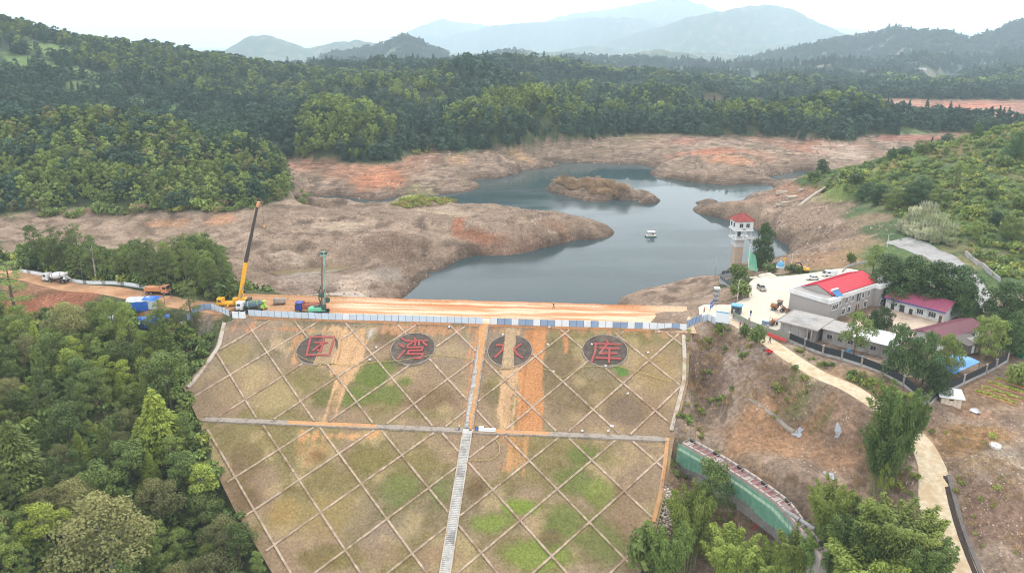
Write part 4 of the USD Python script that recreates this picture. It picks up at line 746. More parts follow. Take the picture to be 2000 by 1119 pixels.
kind_of_tree('tall_mid', broadleaf(6, 15, 3.6, 14, 130, .20, .25, 1.2), 'leaf_mid', 'bark')
kind_of_tree('low_dark', broadleaf(21, 9, 4.6, 20, 130, .21, .03), 'leaf_camphor', 'bark')
kind_of_tree('low_mid', broadleaf(22, 9, 4.4, 19, 130, .21, .05), 'leaf_mid', 'bark')
kind_of_tree('slender', broadleaf(7, 16, 3.0, 13, 130, .20, .45, 1.0), 'leaf_pine', 'pale_bark')
kind_of_tree('pine', pine(8, 18, 3.6, 140, .24), 'leaf_pine', 'bark')
kind_of_tree('pine_b', pine(9, 17, 3.2, 140, .24), 'leaf_mid', 'bark')
kind_of_tree('cedar', conifer(10, 14, 3.8, 330, .25, .06, 15), 'leaf_mid', 'bark')
kind_of_tree('cedar_lime', conifer(11, 12, 3.6, 330, .24, .05, 14), 'leaf_lime', 'bark')
kind_of_tree('bamboo', bamboo_clump(12, 11, 4.2, 30, .25), 'leaf_bamboo', 'culm')
kind_of_tree('bamboo_b', bamboo_clump(13, 10, 3.4, 22, .25), 'leaf_bamboo', 'culm')
leaf_mat('leaf_bamboo_dark', (.055, .100, .032), (.090, .150, .045), (.16, .225, .07))
kind_of_tree('bamboo_dark', bamboo_clump(18, 10.5, 4.0, 30, .24), 'leaf_bamboo_dark', 'culm')
kind_of_tree('bush_dark', shrub(14, 2.4, 1.6, 160, .20), 'leaf_dark', 'bark')
kind_of_tree('bush_green', shrub(15, 2.2, 1.7, 150, .20), 'leaf_mid', 'bark')
kind_of_tree('bush_lime', shrub(16, 1.8, 1.6, 140, .20), 'leaf_lime', 'bark')
kind_of_tree('reed', reed(17, 2.6, 1.5, 260), 'reed_straw', 'bark')
def project(p):
    d = np.asarray(p, float) - (0, 0, CAM_H); k = d[1] * math.cos(PITCH) - d[2] * math.sin(PITCH); up = d[1] * math.sin(PITCH) + d[2] * math.cos(PITCH)
    return 1000 + FPX * d[0] / k, 559.5 - FPX * up / k, k
TREES = []                                                        # (x, y, radius) of every single tree
def plant(key, name, label, cat, p, h=None, rad=None, rz=None, group=None):
    path, h0, r0 = KINDS[key]; sh = (h / h0) if h else (rad / r0); sr = (rad / r0) if rad else sh
    TREES.append((p[0], p[1], r0 * sr))
    return copy_of(path, name, label, cat, p, rng.uniform(0, 360) if rz is None else rz, (sr, sr, sh), group)
def plant_px(key, name, label, cat, u, v_base, v_top, w, group=None, z=None):
    """a tree whose foot, top and width are read off the photograph"""
    p = ground(u, v_base) if z is None else at_z(u, v_base, z)
    _, _, k = project(p); h = (v_base - v_top) * k / FPX / math.cos(math.atan(slope_at((v_base + v_top) / 2))); return plant(key, name, label, cat, p - (0, 0, .15), h, w / 2 * k / FPX, group=group)

# --- the single trees around the dam and the buildings
for q in '''cedar|cedar_tree|big ragged dark cedar beside the lime tree at the photo's lower corner|cedar tree|50 985 835 150
cedar_lime|cedar_tree|conical yellow green cedar beside the dam face below the berm end|cedar tree|318 900 770 110
round_olive|broadleaf_tree|wide grey olive crown lowest on the wooded slope beside the dam|tree|225 1130 985 190
round_lime|broadleaf_tree|small yellow tinted tree standing against the lower edge of the dam face|tree|402 985 915 64
round_lime|broadleaf_tree|lime green tree in the gap between cedar and olive crown|tree|95 1075 990 70
round_dark|broadleaf_tree|round dark tree overhanging the upper drain of the dam|tree|335 800 690 90
cedar|cedar_tree|tall narrow cedar just under the blue tarpaulin shelters|cedar tree|330 720 620 60
pine|pine_tree|lone pine beside the hoarding bend at the dam's wooded end|pine tree|378 640 558 46
pine|pine_tree|pine with clear trunk in front of the red soil cut|pine tree|38 640 515 80
slender|slender_tree|slim tree in front of the orange dump truck|tree|316 640 585 36
low_dark|broadleaf_tree|tall dark tree beside the intake tower|tree|1487 527 438 46
round_mid|broadleaf_tree|leafy tree screening the blue site cabin|tree|228 690 584 62
tall_mid|broadleaf_tree|tall tree screening the middle of the tarpaulin shelters|tree|262 700 594 48
round_mid|broadleaf_tree|leafy tree before the long blue sheeting|tree|318 706 606 56
bush_dark|shrub|dark clipped shrub at the waterside railing below the tower|shrub|1442 548 516 34
bush_green|shrub|shrub bank on the grassy corner beside the yard entrance|shrub|1447 582 548 42
bush_dark|shrub|round shrub behind the white rubble heap near the tower tree|shrub|1503 532 514 30
bush_dark|shrub|low shrub beside the light blue dome by the water|shrub|1548 533 516 34
bush_dark|shrub|shrub at the foot of the yellow excavator|shrub|1563 533 520 18
bush_green|shrub|bush at the foot of the tall tower tree|shrub|1483 528 505 26
bush_dark|shrub|small round dark bush on the verge near the two walkers|shrub|1453 661 635 22
bush_dark|shrub|larger round dark bush on the verge beside the concrete road|shrub|1477 673 638 34
bush_lime|shrub|spiky young palm like shrub behind the white signboard|shrub|1407 647 628 22
round_mid|broadleaf_tree|tree with a thin see-through crown before the flat grey roof|tree|1665 705 609 66
low_dark|broadleaf_tree|small round tree behind the flat grey roof beside the courtyard|tree|1700 668 606 38
low_dark|broadleaf_tree|small round tree beside the white long house courtyard|tree|1724 650 600 36
low_dark|broadleaf_tree|dark tree over the far end of the white metal roof|tree|1752 735 636 62
low_dark|broadleaf_tree|dark tree in the middle of the row before the maroon roof|tree|1800 752 650 58
low_mid|broadleaf_tree|greener tree beside the blue tarpaulin canopy|tree|1842 742 655 54
low_dark|broadleaf_tree|low dark tree at the fence corner above the hut|tree|1828 772 712 48
low_dark|broadleaf_tree|dark evergreen at the near end of the row behind the long house|tree|1730 590 500 78
low_dark|broadleaf_tree|dark evergreen second in the row behind the long house|tree|1772 598 503 84
low_dark|broadleaf_tree|dark evergreen third in the row behind the long house|tree|1818 606 512 84
low_dark|broadleaf_tree|dark evergreen at the spillway end of the row behind the long house|tree|1862 612 522 84
low_dark|broadleaf_tree|dark evergreen before the gable of the long house|tree|1880 628 550 56
tall_mid|broadleaf_tree|light green topped tree beside the curved yard wall|tree|1703 540 478 44
bush_green|shrub|small round bush on the bank above the curved yard wall|shrub|1662 516 494 18
low_dark|broadleaf_tree|broad dark tree beside the spillway wall|tree|1950 640 550 76
low_mid|broadleaf_tree|tree behind the shack roof beside the maroon roof|tree|1925 700 618 70
low_dark|broadleaf_tree|dark tree above the fence end beside the green shed|tree|1975 700 608 66
low_dark|broadleaf_tree|dark tree at the photo's edge beside the spillway wall|tree|1998 650 560 70
bush_green|shrub|leafy shrub beside the vegetable beds|shrub|1990 754 705 50
round_dark|broadleaf_tree|tree with flat dark crown in front of the retaining wall|tree|1385 1035 908 78
bush_dark|shrub|dark bush at the foot of the dam face lattice corner|shrub|1262 1125 1040 80
bamboo_dark|bamboo_clump|tall bamboo thicket beside the bend of the concrete road|bamboo|1737 928 768 98
bamboo_dark|bamboo_clump|dark bamboo leaning over the road bend|bamboo|1715 968 838 80
bamboo|bamboo_clump|bamboo standing before the cut earth terrace|bamboo|1612 1072 962 90
bamboo|bamboo_clump|broad bamboo beside the concrete road at the bottom|bamboo|1740 1118 1000 150
bamboo_dark|bamboo_clump|bamboo between the retaining wall end and the broad clump|bamboo|1672 1120 1010 120
bamboo_b|bamboo_clump|bamboo plume covering the end of the retaining wall|bamboo|1556 1140 1048 90
bamboo|bamboo_clump|lowest bamboo in the corner between wall and road|bamboo|1680 1180 1075 150
bamboo_dark|bamboo_clump|bamboo leaning against the concrete road edge|bamboo|1790 1160 1060 110
bamboo|bamboo_clump|lime bamboo before the retaining wall beside the flat crowned tree|bamboo|1340 1110 975 90
bamboo_dark|bamboo_clump|bamboo nearest to the dam face foot|bamboo|1300 1150 1040 90
bamboo_b|bamboo_clump|thin bamboo in the middle before the retaining wall|bamboo|1420 1150 1050 100
bamboo_b|bamboo_clump|short bamboo plume at the bottom before the retaining wall|bamboo|1490 1160 1080 90
bamboo_dark|bamboo_clump|bamboo hiding the very end of the retaining wall|bamboo|1598 1150 1052 84
round_lime|broadleaf_tree|small yellow green sapling before the dark bamboo|tree|1721 985 908 26'''.split('\n'):
    key, name, label, cat, nums = q.split('|'); u, vb, vt, w = map(float, nums.split()); plant_px(key, name, label, cat, u, vb, vt, w)

# --- wooded slope below the dirt road, beside the dam
def edge_limit(pts): 
    a = np.array(pts, float); return lambda k: np.interp(k, a[:, 0], a[:, 1])
top_lim = edge_limit([(-60, 560), (0, 560), (50, 590), (70, 615), (110, 590), (190, 580), (215, 612), (290, 618), (340, 640), (370, 615), (400, 640), (440, 650)])
right_lim = edge_limit([(560, 330), (620, 372), (700, 362), (740, 366), (770, 352), (830, 396), (900, 402), (960, 432), (1000, 470), (1060, 512), (1119, 542), (1200, 560)])
SLOPE_LABEL = {'round_dark': 'dark round tree among the crowded wood on the slope beside the dam', 'round_mid': 'mid green round tree among the crowded wood beside the dam', 'round_lime': 'light green tree among the crowded wood beside the dam', 'round_olive': 'grey olive tree among the crowded wood beside the dam',
    'tall_dark': 'tall dark tree among the crowded wood beside the dam', 'tall_mid': 'tall mid green tree among the crowded wood beside the dam', 'pine': 'pine rising out of the crowded wood beside the dam', 'cedar': 'conical cedar among the crowded wood beside the dam', 'cedar_lime': 'yellow green conical cedar among the crowded wood beside the dam', 'slender': 'slender tree with bare trunk in the crowded wood beside the dam'}
NAME = {'pine': 'pine_tree', 'pine_b': 'pine_tree', 'cedar': 'cedar_tree', 'cedar_lime': 'cedar_tree', 'slender': 'slender_tree', 'bamboo': 'bamboo_clump', 'bamboo_b': 'bamboo_clump'}
CAT = {'pine_tree': 'pine tree', 'cedar_tree': 'cedar tree', 'bamboo_clump': 'bamboo', 'slender_tree': 'tree', 'broadleaf_tree': 'tree'}
def wood(n, xr, yr, keys, probs, accept, gap, hr, labels, group, rk):
    got = 0; rr = np.random.default_rng(rk)
    for _ in range(n * 14):
        if got >= n: break
        x, y = rr.uniform(*xr), rr.uniform(*yr); key = keys[int(np.searchsorted(np.cumsum(probs), rr.random()))]
        h = rr.uniform(*hr) * (1 if key not in ('round_lime',) else .8); path, h0, r0 = KINDS[key]; rad = r0 * h / h0 * rr.uniform(.9, 1.15)
        p = np.array([x, y, float(height(x, y))])
        if not accept(p, h, rad): continue
        T = np.array(TREES); d = np.hypot(T[:, 0] - x, T[:, 1] - y)
        if (d < gap * (T[:, 2] + rad)).any(): continue
        nm = NAME.get(key, 'broadleaf_tree'); lb = labels[key]; uu, vv, _ = project(p)
        if labels is SLOPE_LABEL:
            a, t = to_dam(x, y); wh = 'against the dam edge' if t > 0 and a > a_left(t) - 9 else 'just below the dirt road' if vv < 700 else 'level with the upper dam face' if vv < 840 else 'level with the berm end' if vv < 980 else 'low on the wooded slope'
            wh += '' if 'edge' in wh else ' beside the red cut' if vv < 700 and uu < 200 else ' at the picture edge' if uu < 140 else ''
            lb = lb.replace('among the crowded wood on the slope beside the dam', wh).replace('among the crowded wood beside the dam', wh).replace('rising out of the crowded wood beside the dam', wh).replace('in the crowded wood beside the dam', wh)
        else: lb += ' beside the crane end' if uu > 330 else ' behind the orange truck' if uu > 230 else ' behind the driving mixer truck' if uu > 80 else ' beyond the driving mixer truck'
        plant(key, nm, lb, CAT[nm], p - (0, 0, .2), h, rad, group=lb); got += 1
    return got
def slope_ok(p, h, rad):
    u, v, k = project(p); _, vt, _ = project(p + (0, 0, h)); vc = (v + vt) / 2; a, t = to_dam(p[0], p[1])
    return -120 < u and vt > top_lim(u) and u + rad * .9 * FPX / k < right_lim(vc) and v < 1330 and (t < 0 or a < a_left(t) - 1.0) and p[1] < 232
g1 = wood(270, (-190, -28), (62, 225), ['round_dark', 'round_mid', 'round_lime', 'round_olive', 'tall_dark', 'tall_mid', 'pine', 'cedar', 'cedar_lime', 'slender'], [.12, .20, .14, .15, .08, .11, .07, .07, .04, .02], slope_ok, .55, (6.5, 13.5), SLOPE_LABEL, 'trees of the crowded wood beside the dam', 41)
# --- pines behind the dirt road
pine_top = edge_limit([(-80, 430), (0, 440), (60, 436), (150, 424), (185, 450), (205, 482), (245, 478), (280, 462), (330, 466), (360, 452), (410, 448), (440, 470), (452, 530), (475, 580)])
def pine_ok(p, h, rad):
    u, v, k = project(p); _, vt, _ = project(p + (0, 0, h)); return -110 < u < 452 and vt > pine_top(u) and vt < pine_top(u) + 75 and v > 525 - .0 * u and u + rad * FPX / k < 462
road_line = sg.LineString([at_z(u, v, 1)[:2] for u, v in ((-150, 520), (60, 537), (200, 560), (300, 577), (400, 590), (470, 590))])
def behind_road(p, h, rad):
    d = road_line.distance(sg.Point(p[0], p[1])); return pine_ok(p, h, rad) and d > 4.5 and p[1] > 0 and project(p)[1] < np.interp(project(p)[0], [-150, 60, 200, 300, 400, 470], [516, 533, 556, 573, 586, 588])
PL = {k: l for k, l in (('pine', 'tall pine with bare trunk in the roadside belt'), ('pine_b', 'darker pine in the roadside belt'), ('slender', 'slender pale trunked tree in the roadside belt'), ('tall_mid', 'leafy tree in the roadside belt'), ('tall_dark', 'dark leafy tree in the roadside belt'))}
g2 = wood(165, (-215, -75), (215, 300), ['pine', 'pine_b', 'slender', 'tall_mid', 'tall_dark'], [.34, .22, .10, .20, .14], behind_road, .27, (8, 21), PL, 'trees of the belt behind the dirt road', 42)
plant_px('round_dark', 'broadleaf_tree', 'dark low tree at the end of the pine belt beside the crane', 'tree', 449, 572, 528, 30)
print('wood', g1, 'pines', g2)

# --- forests on the hills: too many to tell apart
def instancer(name, protos, P, I, S, A, label, cat, sz=None):
    pi = UsdGeom.PointInstancer.Define(stage, numbered('/World', name)); paths = []
    for nm, mesh, m in protos:
        g = usdkit.mesh(stage, f'{pi.GetPath()}/{nm}', mesh, M[m]); paths.append(g.GetPath())
    pi.CreatePrototypesRel().SetTargets(paths)
    pi.CreatePositionsAttr(Vt.Vec3fArray.FromNumpy(np.asarray(P, np.float32))); pi.CreateProtoIndicesAttr(Vt.IntArray.FromNumpy(np.asarray(I, np.int32)))
    S = np.asarray(S, np.float32); pi.CreateScalesAttr(Vt.Vec3fArray.FromNumpy(np.stack([S, S, S * (1 if sz is None else sz)], 1).astype(np.float32)))
    A = np.asarray(A) / 2; pi.CreateOrientationsAttr(Vt.QuathArray([Gf.Quath(float(c), 0.0, 0.0, float(s)) for c, s in zip(np.cos(A), np.sin(A))]))
    tag(pi, label, cat, kind='stuff'); return pi
def merged(pair): return (pair[1][0], pair[1][1]) if pair[0] is None else (np.vstack([pair[0].vertices, pair[1][0]]), np.vstack([np.column_stack([pair[0].faces, pair[0].faces[:, 2]]), pair[1][1] + len(pair[0].vertices)]))
def crown_only(pair): return pair[1]
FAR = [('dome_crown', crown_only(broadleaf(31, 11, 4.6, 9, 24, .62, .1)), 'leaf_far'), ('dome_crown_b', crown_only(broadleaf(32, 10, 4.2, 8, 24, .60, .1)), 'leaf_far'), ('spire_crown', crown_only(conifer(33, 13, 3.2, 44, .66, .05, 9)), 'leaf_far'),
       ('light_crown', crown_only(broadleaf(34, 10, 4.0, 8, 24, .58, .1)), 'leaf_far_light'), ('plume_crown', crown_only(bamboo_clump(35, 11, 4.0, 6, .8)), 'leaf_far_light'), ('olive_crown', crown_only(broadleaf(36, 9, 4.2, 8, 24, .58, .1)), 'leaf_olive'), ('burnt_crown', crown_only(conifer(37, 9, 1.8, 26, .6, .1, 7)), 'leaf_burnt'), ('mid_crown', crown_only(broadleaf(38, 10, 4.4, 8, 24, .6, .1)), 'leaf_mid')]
def gcol(x, y):
    j = np.clip(np.log(np.maximum(y, Y0) / Y0) / LOGR * (NY - 1), 0, NY - 1).round().astype(int); i = np.clip((x / halfwidth(y) + 1) / 2 * (NX - 1), 0, NX - 1).round().astype(int); return col[j, i], BARE[j, i], BASE[j, i]
BAMBOO = [(ground(u, v), ru, rv) for u, v, ru, rv in ((650, 270, 85, 26), (1010, 192, 85, 12), (890, 225, 26, 10), (1195, 222, 50, 8), (760, 225, 20, 12), (150, 350, 110, 18), (60, 340, 60, 24), (190, 370, 60, 14), (820, 190, 60, 12), (1100, 210, 40, 12))]
rf = np.random.default_rng(77)
P, I, S, A = [], [], [], []
for y0, y1, sp in ((335, 480, 4.6), (480, 700, 5.6), (700, 1000, 7.6), (1000, 1500, 10.5), (1500, 2300, 15), (2300, 3700, 20)):
    ny = int((y1 - y0) / sp); yy = y0 + (np.arange(ny) + .5) * sp
    for yv in yy:
        hw = .74 * yv + 40; xs = np.arange(-hw, hw, sp); xs = xs + rf.uniform(-.45, .45, len(xs)) * sp; ys = yv + rf.uniform(-.45, .45, len(xs)) * sp; zs = height(xs, ys); c, b, _ = gcol(xs, ys)
        lush = c[:, 1] / np.maximum(c.sum(1), 1e-6)
        ok = (zs > -2.6) & (b < .25) & ~((xs > 92 + (ys - 205) * .05) & (ys < 520)) & (ys > 345) & (c.sum(1) < .29)
        big_h = (xs < -60) & (ys > 640) & (ys < 1250) & (zs > 12)
        ok &= ~(big_h & (c.sum(1) > .25) & (rf.random(len(xs)) < .85)); ok &= ~(big_h & (rf.random(len(xs)) < .06))
        hid = np.full(len(xs), -1)
        if yv > 800:
            for hu, hy, hrx, hry, hz, hk in HUM:
                if abs(yv - hy) < hry: hx = (hu - 1000) / FPX * (hy * math.cos(PITCH) + (CAM_H - hz) * math.sin(PITCH)); hid[np.hypot((xs - hx) / hrx, (ys - hy) / hry) < 1] = hk
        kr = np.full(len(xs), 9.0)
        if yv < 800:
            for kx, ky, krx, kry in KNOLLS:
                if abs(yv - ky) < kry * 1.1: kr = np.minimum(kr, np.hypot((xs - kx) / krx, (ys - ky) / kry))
        for k in np.nonzero(ok)[0]:
            q = rf.random(); t = noise(np.array([[xs[k] / 45, ys[k] / 45, 1.5]]), 3)[0]
            kind = (6 if q < .15 else 0 if q < .5 else 7) if big_h[k] else (0 if q < .3 else 1 if q < .55 else 2 if q < .55 + .3 * (t > .5) else 7 if q < .9 else 5 if q < .95 else 3)
            if ys[k] > 800 and not big_h[k]: kind = ((0, 1, 2, 0)[int(q * 53) % 4] if hid[k] < 0 else ((0, 0, 1), (7, 7, 0), (2, 2, 1), (1, 7, 6), (7, 3, 0), (0, 2, 6))[hid[k] % 6][int(q * 53) % 3])
            if xs[k] < -40 and ys[k] < 500 and q > .5: 
                pz = noise(np.array([[xs[k] / 16, ys[k] / 16, 7.5]]), 9)[0]; kind = (5, 5, 3, 5)[int(q * 97) % 4] if pz > .60 else (0, 1, 0)[int(q * 97) % 3] if pz < .36 else (7, 7, 5, 0, 3)[int(q * 97) % 5]
            elif ys[k] < 800 and not big_h[k]:
                pz = noise(np.array([[xs[k] / 20, ys[k] / 20, 2.5]]), 19)[0]; kind = (7, 3, 7)[int(q * 97) % 3] if pz > .60 else (0, 1, 2)[int(q * 97) % 3] if pz < .42 else (0, 7, 1, 7)[int(q * 97) % 4]
            if ys[k] < 800 and kr[k] < 1.0 and not (xs[k] < -40 and ys[k] < 500): kind = ((0, 1, 0, 2) if kr[k] > .72 else (3, 4, 7, 3) if kr[k] < .42 + .2 * (t - .5) else (7, 0, 7, 1))[int(q * 71) % 4]  # darker crowns low on knolls, lighter on crests: shading put into crown colour
            elif 520 < ys[k] < 800: kind = (0, 1, 2, 0)[int(q * 71) % 4]  # shade between the knolls painted in by choosing dark crowns
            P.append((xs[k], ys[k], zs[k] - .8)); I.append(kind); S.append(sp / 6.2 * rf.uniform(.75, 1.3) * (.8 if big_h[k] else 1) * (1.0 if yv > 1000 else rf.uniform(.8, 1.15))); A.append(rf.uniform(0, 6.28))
P = np.array(P); I = np.array(I)
for c, ru, rv in BAMBOO:
    k = project(c)[2]; rx = ru * k / FPX; ry = rx * .55; d = ((P[:, 0] - c[0]) / rx) ** 2 + ((P[:, 1] - c[1]) / ry) ** 2
    hit = (d + rf.uniform(-.4, .4, len(P)) < 1) & (rf.random(len(P)) < .85); I[hit] = np.where(rf.random(hit.sum()) < .75, 4, 3)
szf = np.where(P[:, 1] > 1500, .62, np.where(P[:, 1] > 1000, .8, 1.0))
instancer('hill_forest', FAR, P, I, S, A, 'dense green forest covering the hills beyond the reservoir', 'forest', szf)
print('forest', len(P))
# ------------------------------------------------------------------ roads, yard, hoardings
plain('pale_concrete', lin(236, 216, 184) * .88, .9, .2, 1.2, stain=lin(206, 176, 138), bump=.3); plain('yard_concrete', lin(242, 230, 212) * .88, .9, .08, .3, stain=lin(234, 216, 190))
plain('dirt_surface', lin(206, 160, 122), .95, .2, .6, stain=lin(196, 134, 96), bump=.3); plain('grey_concrete', lin(176, 174, 172), .9, .18, .8, stain=lin(150, 146, 142)); plain('white_wall', lin(238, 238, 238), .8, .08, 1.0, stain=lin(216, 212, 206))
plain('panel_pale', lin(212, 226, 240), .5, .06, .4, spec=.4); plain('panel_white', lin(240, 244, 248), .5, .05, .4, spec=.4); plain('panel_blue', lin(150, 172, 202), .5, .08, .4, spec=.4); plain('dark_steel', lin(84, 92, 104), .6, .1, 1.0); plain('black_net', (.018, .020, .022), .8, .3, 3.0)
def smooth_line(px, z=None, n=60):
    p = np.array([(ground(u, v) if z is None else at_z(u, v, z))[:2] for u, v in px]); ls = sg.LineString(p); q = np.array([ls.interpolate(k, True).coords[0] for k in np.linspace(0, 1, n)])
    for _ in range(3): q[1:-1] = (q[:-2] + 2 * q[1:-1] + q[2:]) / 4
    return q
def soft(x, y): return (height(x, y) * 2 + height(x + 2, y) + height(x - 2, y) + height(x, y + 2) + height(x, y - 2)) / 6
plain('timber_pale', lin(222, 200, 178), .9, .12, .6, stain=lin(190, 160, 136))
# crest road: packed orange earth, striped by traffic
nA, nT = 320, 44
A_, T_ = np.meshgrid(np.linspace(-74, 68, nA), np.linspace(.9, -20.5, nT), indexing='ij')
w1 = fbm(np.stack([A_ / 16, T_ / .9, 0 * A_], -1), 4, 91); w2 = nz(A_, T_, 6, 92); w3 = nz(A_, T_, 1.5, 93)
cc = np.zeros(A_.shape + (3,)) + lin(222, 180, 142); cc = mixc(cc, sm(w1, .46, .6) * .8, lin(238, 214, 184)); cc = mixc(cc, sm(w1, .5, .38) * .7, lin(206, 138, 92)); cc = mixc(cc, sm(np.abs(T_ + 15.5 + (w2 - .5) * 3), 1.6, .3) * .6, lin(198, 124, 78))
cc = mixc(cc, sm(np.abs(T_ + 4.2 + (w2 - .5) * 2), 1.2, .2) * .7, lin(232, 222, 208)); cc = mixc(cc, sm(T_, -18.0, -19.6) * .9, lin(196, 120, 76)); cc = mixc(cc, sm(T_, -1.5, .3) * .8, lin(206, 140, 92)); cc = mixc(cc, sm(A_ + (w2 - .5) * 20, -32, -48) * .8, lin(190, 142, 104)); cc = mixc(cc, sm(A_, 52, 64) * .7, lin(222, 196, 164))
zc = .02 + (w3 - .5) * .12 + (w1 - .5) * .10 + sm(T_, -18.2, -19.2) * .5 * (.4 + w2) * sm(T_, -20.4, -19.6) - sm(T_, -19.6, -20.5) * .7 - sm(T_, .1, .9) * .35
pc = P0 + A_[..., None] * AL + T_[..., None] * DN; pc[..., 2] = zc
iq = np.arange(nA * nT).reshape(nA, nT); fq = np.stack([iq[:-1, :-1], iq[:-1, 1:], iq[1:, 1:], iq[1:, :-1]], -1).reshape(-1, 4)
obj('crest_road', (pc.reshape(-1, 3), fq), 'painted_ground', smooth=True, col=cc.reshape(-1, 3), label='orange earth haul road along the dam crest', cat='road', kind='structure')
obj('dirt_road', ribbon(ROADS['dirt'][0], [8, 7.5, 7.5, 8, 9], .10, .5, road_z('dirt')), 'dirt_surface', label='packed dirt road curving past the pine belt', cat='road', kind='structure')
obj('concrete_road', ribbon(ROADS['concrete'][0], [6.5, 5.2, 5.0, 5.0, 5.0, 4.8, 5.6, 7.2, 7.6], .10, .5, road_z('concrete')), 'pale_concrete', label='pale concrete lane running down from the dam', cat='road', kind='structure')
yard = sg.Polygon([at_z(*q, 0)[:2] for q in ((1374, 617), (1372, 600), (1384, 593), (1398, 596), (1432, 598), (1468, 582), (1466, 560), (1480, 548), (1520, 541), (1600, 532), (1650, 524), (1672, 530), (1620, 552), (1545, 566), (1536, 600), (1520, 640), (1500, 646), (1470, 634), (1440, 622), (1410, 616))]).buffer(1.2)
def slab(poly, dz, thick, m, name, label, cat, kind='structure', step=2.5):
    b = poly.bounds; pts = [(x, y) for x in np.arange(b[0], b[2], step) for y in np.arange(b[1], b[3], step) if poly.contains(sg.Point(x, y))]
    ring = [poly.exterior.interpolate(d).coords[0] for d in np.arange(0, poly.length, step)]; V2 = np.array(pts + ring)
    from scipy.spatial import Delaunay
    t = Delaunay(V2).simplices; c = V2[t].mean(1); t = t[shapely.contains_xy(poly, c[:, 0], c[:, 1])]
    v = np.column_stack([V2, soft(V2[:, 0], V2[:, 1]) + dz]); e = V2[t]; fl = np.cross(e[:, 1] - e[:, 0], e[:, 2] - e[:, 0]) < 0; t[fl] = t[fl][:, ::-1]
    n0, nr = len(pts), len(ring); lo = v[n0:] - (0, 0, thick); k = np.arange(nr); j = (k + 1) % nr
    wall = np.stack([n0 + k, len(v) + k, len(v) + j], 1), np.stack([n0 + k, len(v) + j, n0 + j], 1)
    return obj(name, (np.vstack([v, lo]), np.vstack([t, *wall])), m, label=label, cat=cat, kind=kind)
slab(yard, .14, .5, 'yard_concrete', 'yard_pavement', 'whitish concrete yard before the red roofed building', 'pavement')
court = sg.Polygon([at_z(*q, 0)[:2] for q in ((1640, 640), (1722, 606), (1740, 602), (1835, 630), (1800, 652), (1742, 668), (1700, 640))])
slab(court, .12, .4, 'timber_pale', 'courtyard_pavement', 'pale beige courtyard before the long white house', 'pavement')
# hoardings
def hoarding(name, label, pts, colors, hgt=1.9, wid=2.08, zfun=None, gap=None):
    ls = sg.LineString(pts); n = int(ls.length / wid); x0 = thing(name, label, 'hoarding', (pts[0][0], pts[0][1], 0)); o = np.array([pts[0][0], pts[0][1], 0])
    for k in range(n):
        a, b = np.array(ls.interpolate(k * wid).coords[0]), np.array(ls.interpolate((k + 1) * wid).coords[0])
        if gap and gap[0] < k * wid < gap[1]: continue
        zz = .05 if zfun is None else float(soft((a[0] + b[0]) / 2, (a[1] + b[1]) / 2)); c = colors[k % len(colors)]; dirn = (b - a) / np.linalg.norm(b - a); lean = rng.normal() * .05
        p0, p1 = np.array([*(a + dirn * .05), zz + hgt / 2]) - o, np.array([*(b - dirn * .05), zz + hgt / 2]) - o; hh = hgt + rng.normal() * .05
        sh = bar(p0, p1, .045, hh); nrm = np.array([-dirn[1], dirn[0], 0]); sh.vertices += nrm * ((sh.vertices[:, 2:3] - zz) * lean)
        obj('panel', sh, {'w': 'panel_white', 'b': 'panel_blue', 'p': 'panel_pale'}[c], x0)
        obj('post', box(a[0] - o[0], a[1] - o[1], zz + hgt / 2, .09, .09, hgt + .08), 'dark_steel', x0)
    return x0
crest = [(P0 + a * AL - .35 * DN)[:2] for a in (-63.5, -40, -10, 20, 50, 65.6)]
crest = [np.array(c) + DN[:2] * w for c, w in zip(crest, (-.6, .3, -.1, .15, -.2, .1))]
hoarding('site_hoarding', 'long hoarding of pale and blue panels along the crest edge', crest, 'ppppppppppppppwppppppppppppppppppp' + 'bwbbwbbwbbwwbbwbwwbbwbwwwwbw', gap=(63.5 + stair_a - 2.0, 63.5 + stair_a + 1.3))
hoarding('site_hoarding', 'short white hoarding before the near mixer truck', [(P0 + a * AL + 1.3 * DN)[:2] for a in (-67.5, -63)], 'w', 2.0, 2.1)
hoarding('site_hoarding', 'blue grey hoarding bending round the wooded end of the dam', [at_z(u, v, -.2)[:2] for u, v in ((449, 621), (430, 613), (412, 607), (392, 609), (362, 619), (332, 628))], 'pppppbbbb', 2.0, 2.0, height)
hoarding('site_hoarding', 'blue grey hoarding climbing from the crest to the entrance', [at_z(u, v, 0)[:2] for u, v in ((1341, 641), (1356, 633), (1373, 626))], 'b', 2.1, 1.7)
hoarding('site_hoarding', 'pale hoarding beside the entrance signboard', [at_z(u, v, 0)[:2] for u, v in ((1373, 625), (1383, 622), (1400, 630), (1421, 641))], 'pwpb', 2.1, 1.9, height)
# low white barrier behind the dirt road
bp_ = smooth_line([(40, 533), (140, 545), (220, 554), (300, 566), (322, 571)], .9, 40); t = thing('white_barrier', 'low white barrier between the dirt road and the pines', 'barrier')
for k in range(0, 39, 1):
    a, b = bp_[k], bp_[k + 1]; za = float(soft(*a)) + .55; obj('barrier_block', bar((*a, za), (*(a + (b - a) * .985), za), .3, 1.15), 'grey_concrete' if k % 5 == 2 else 'panel_white', t)

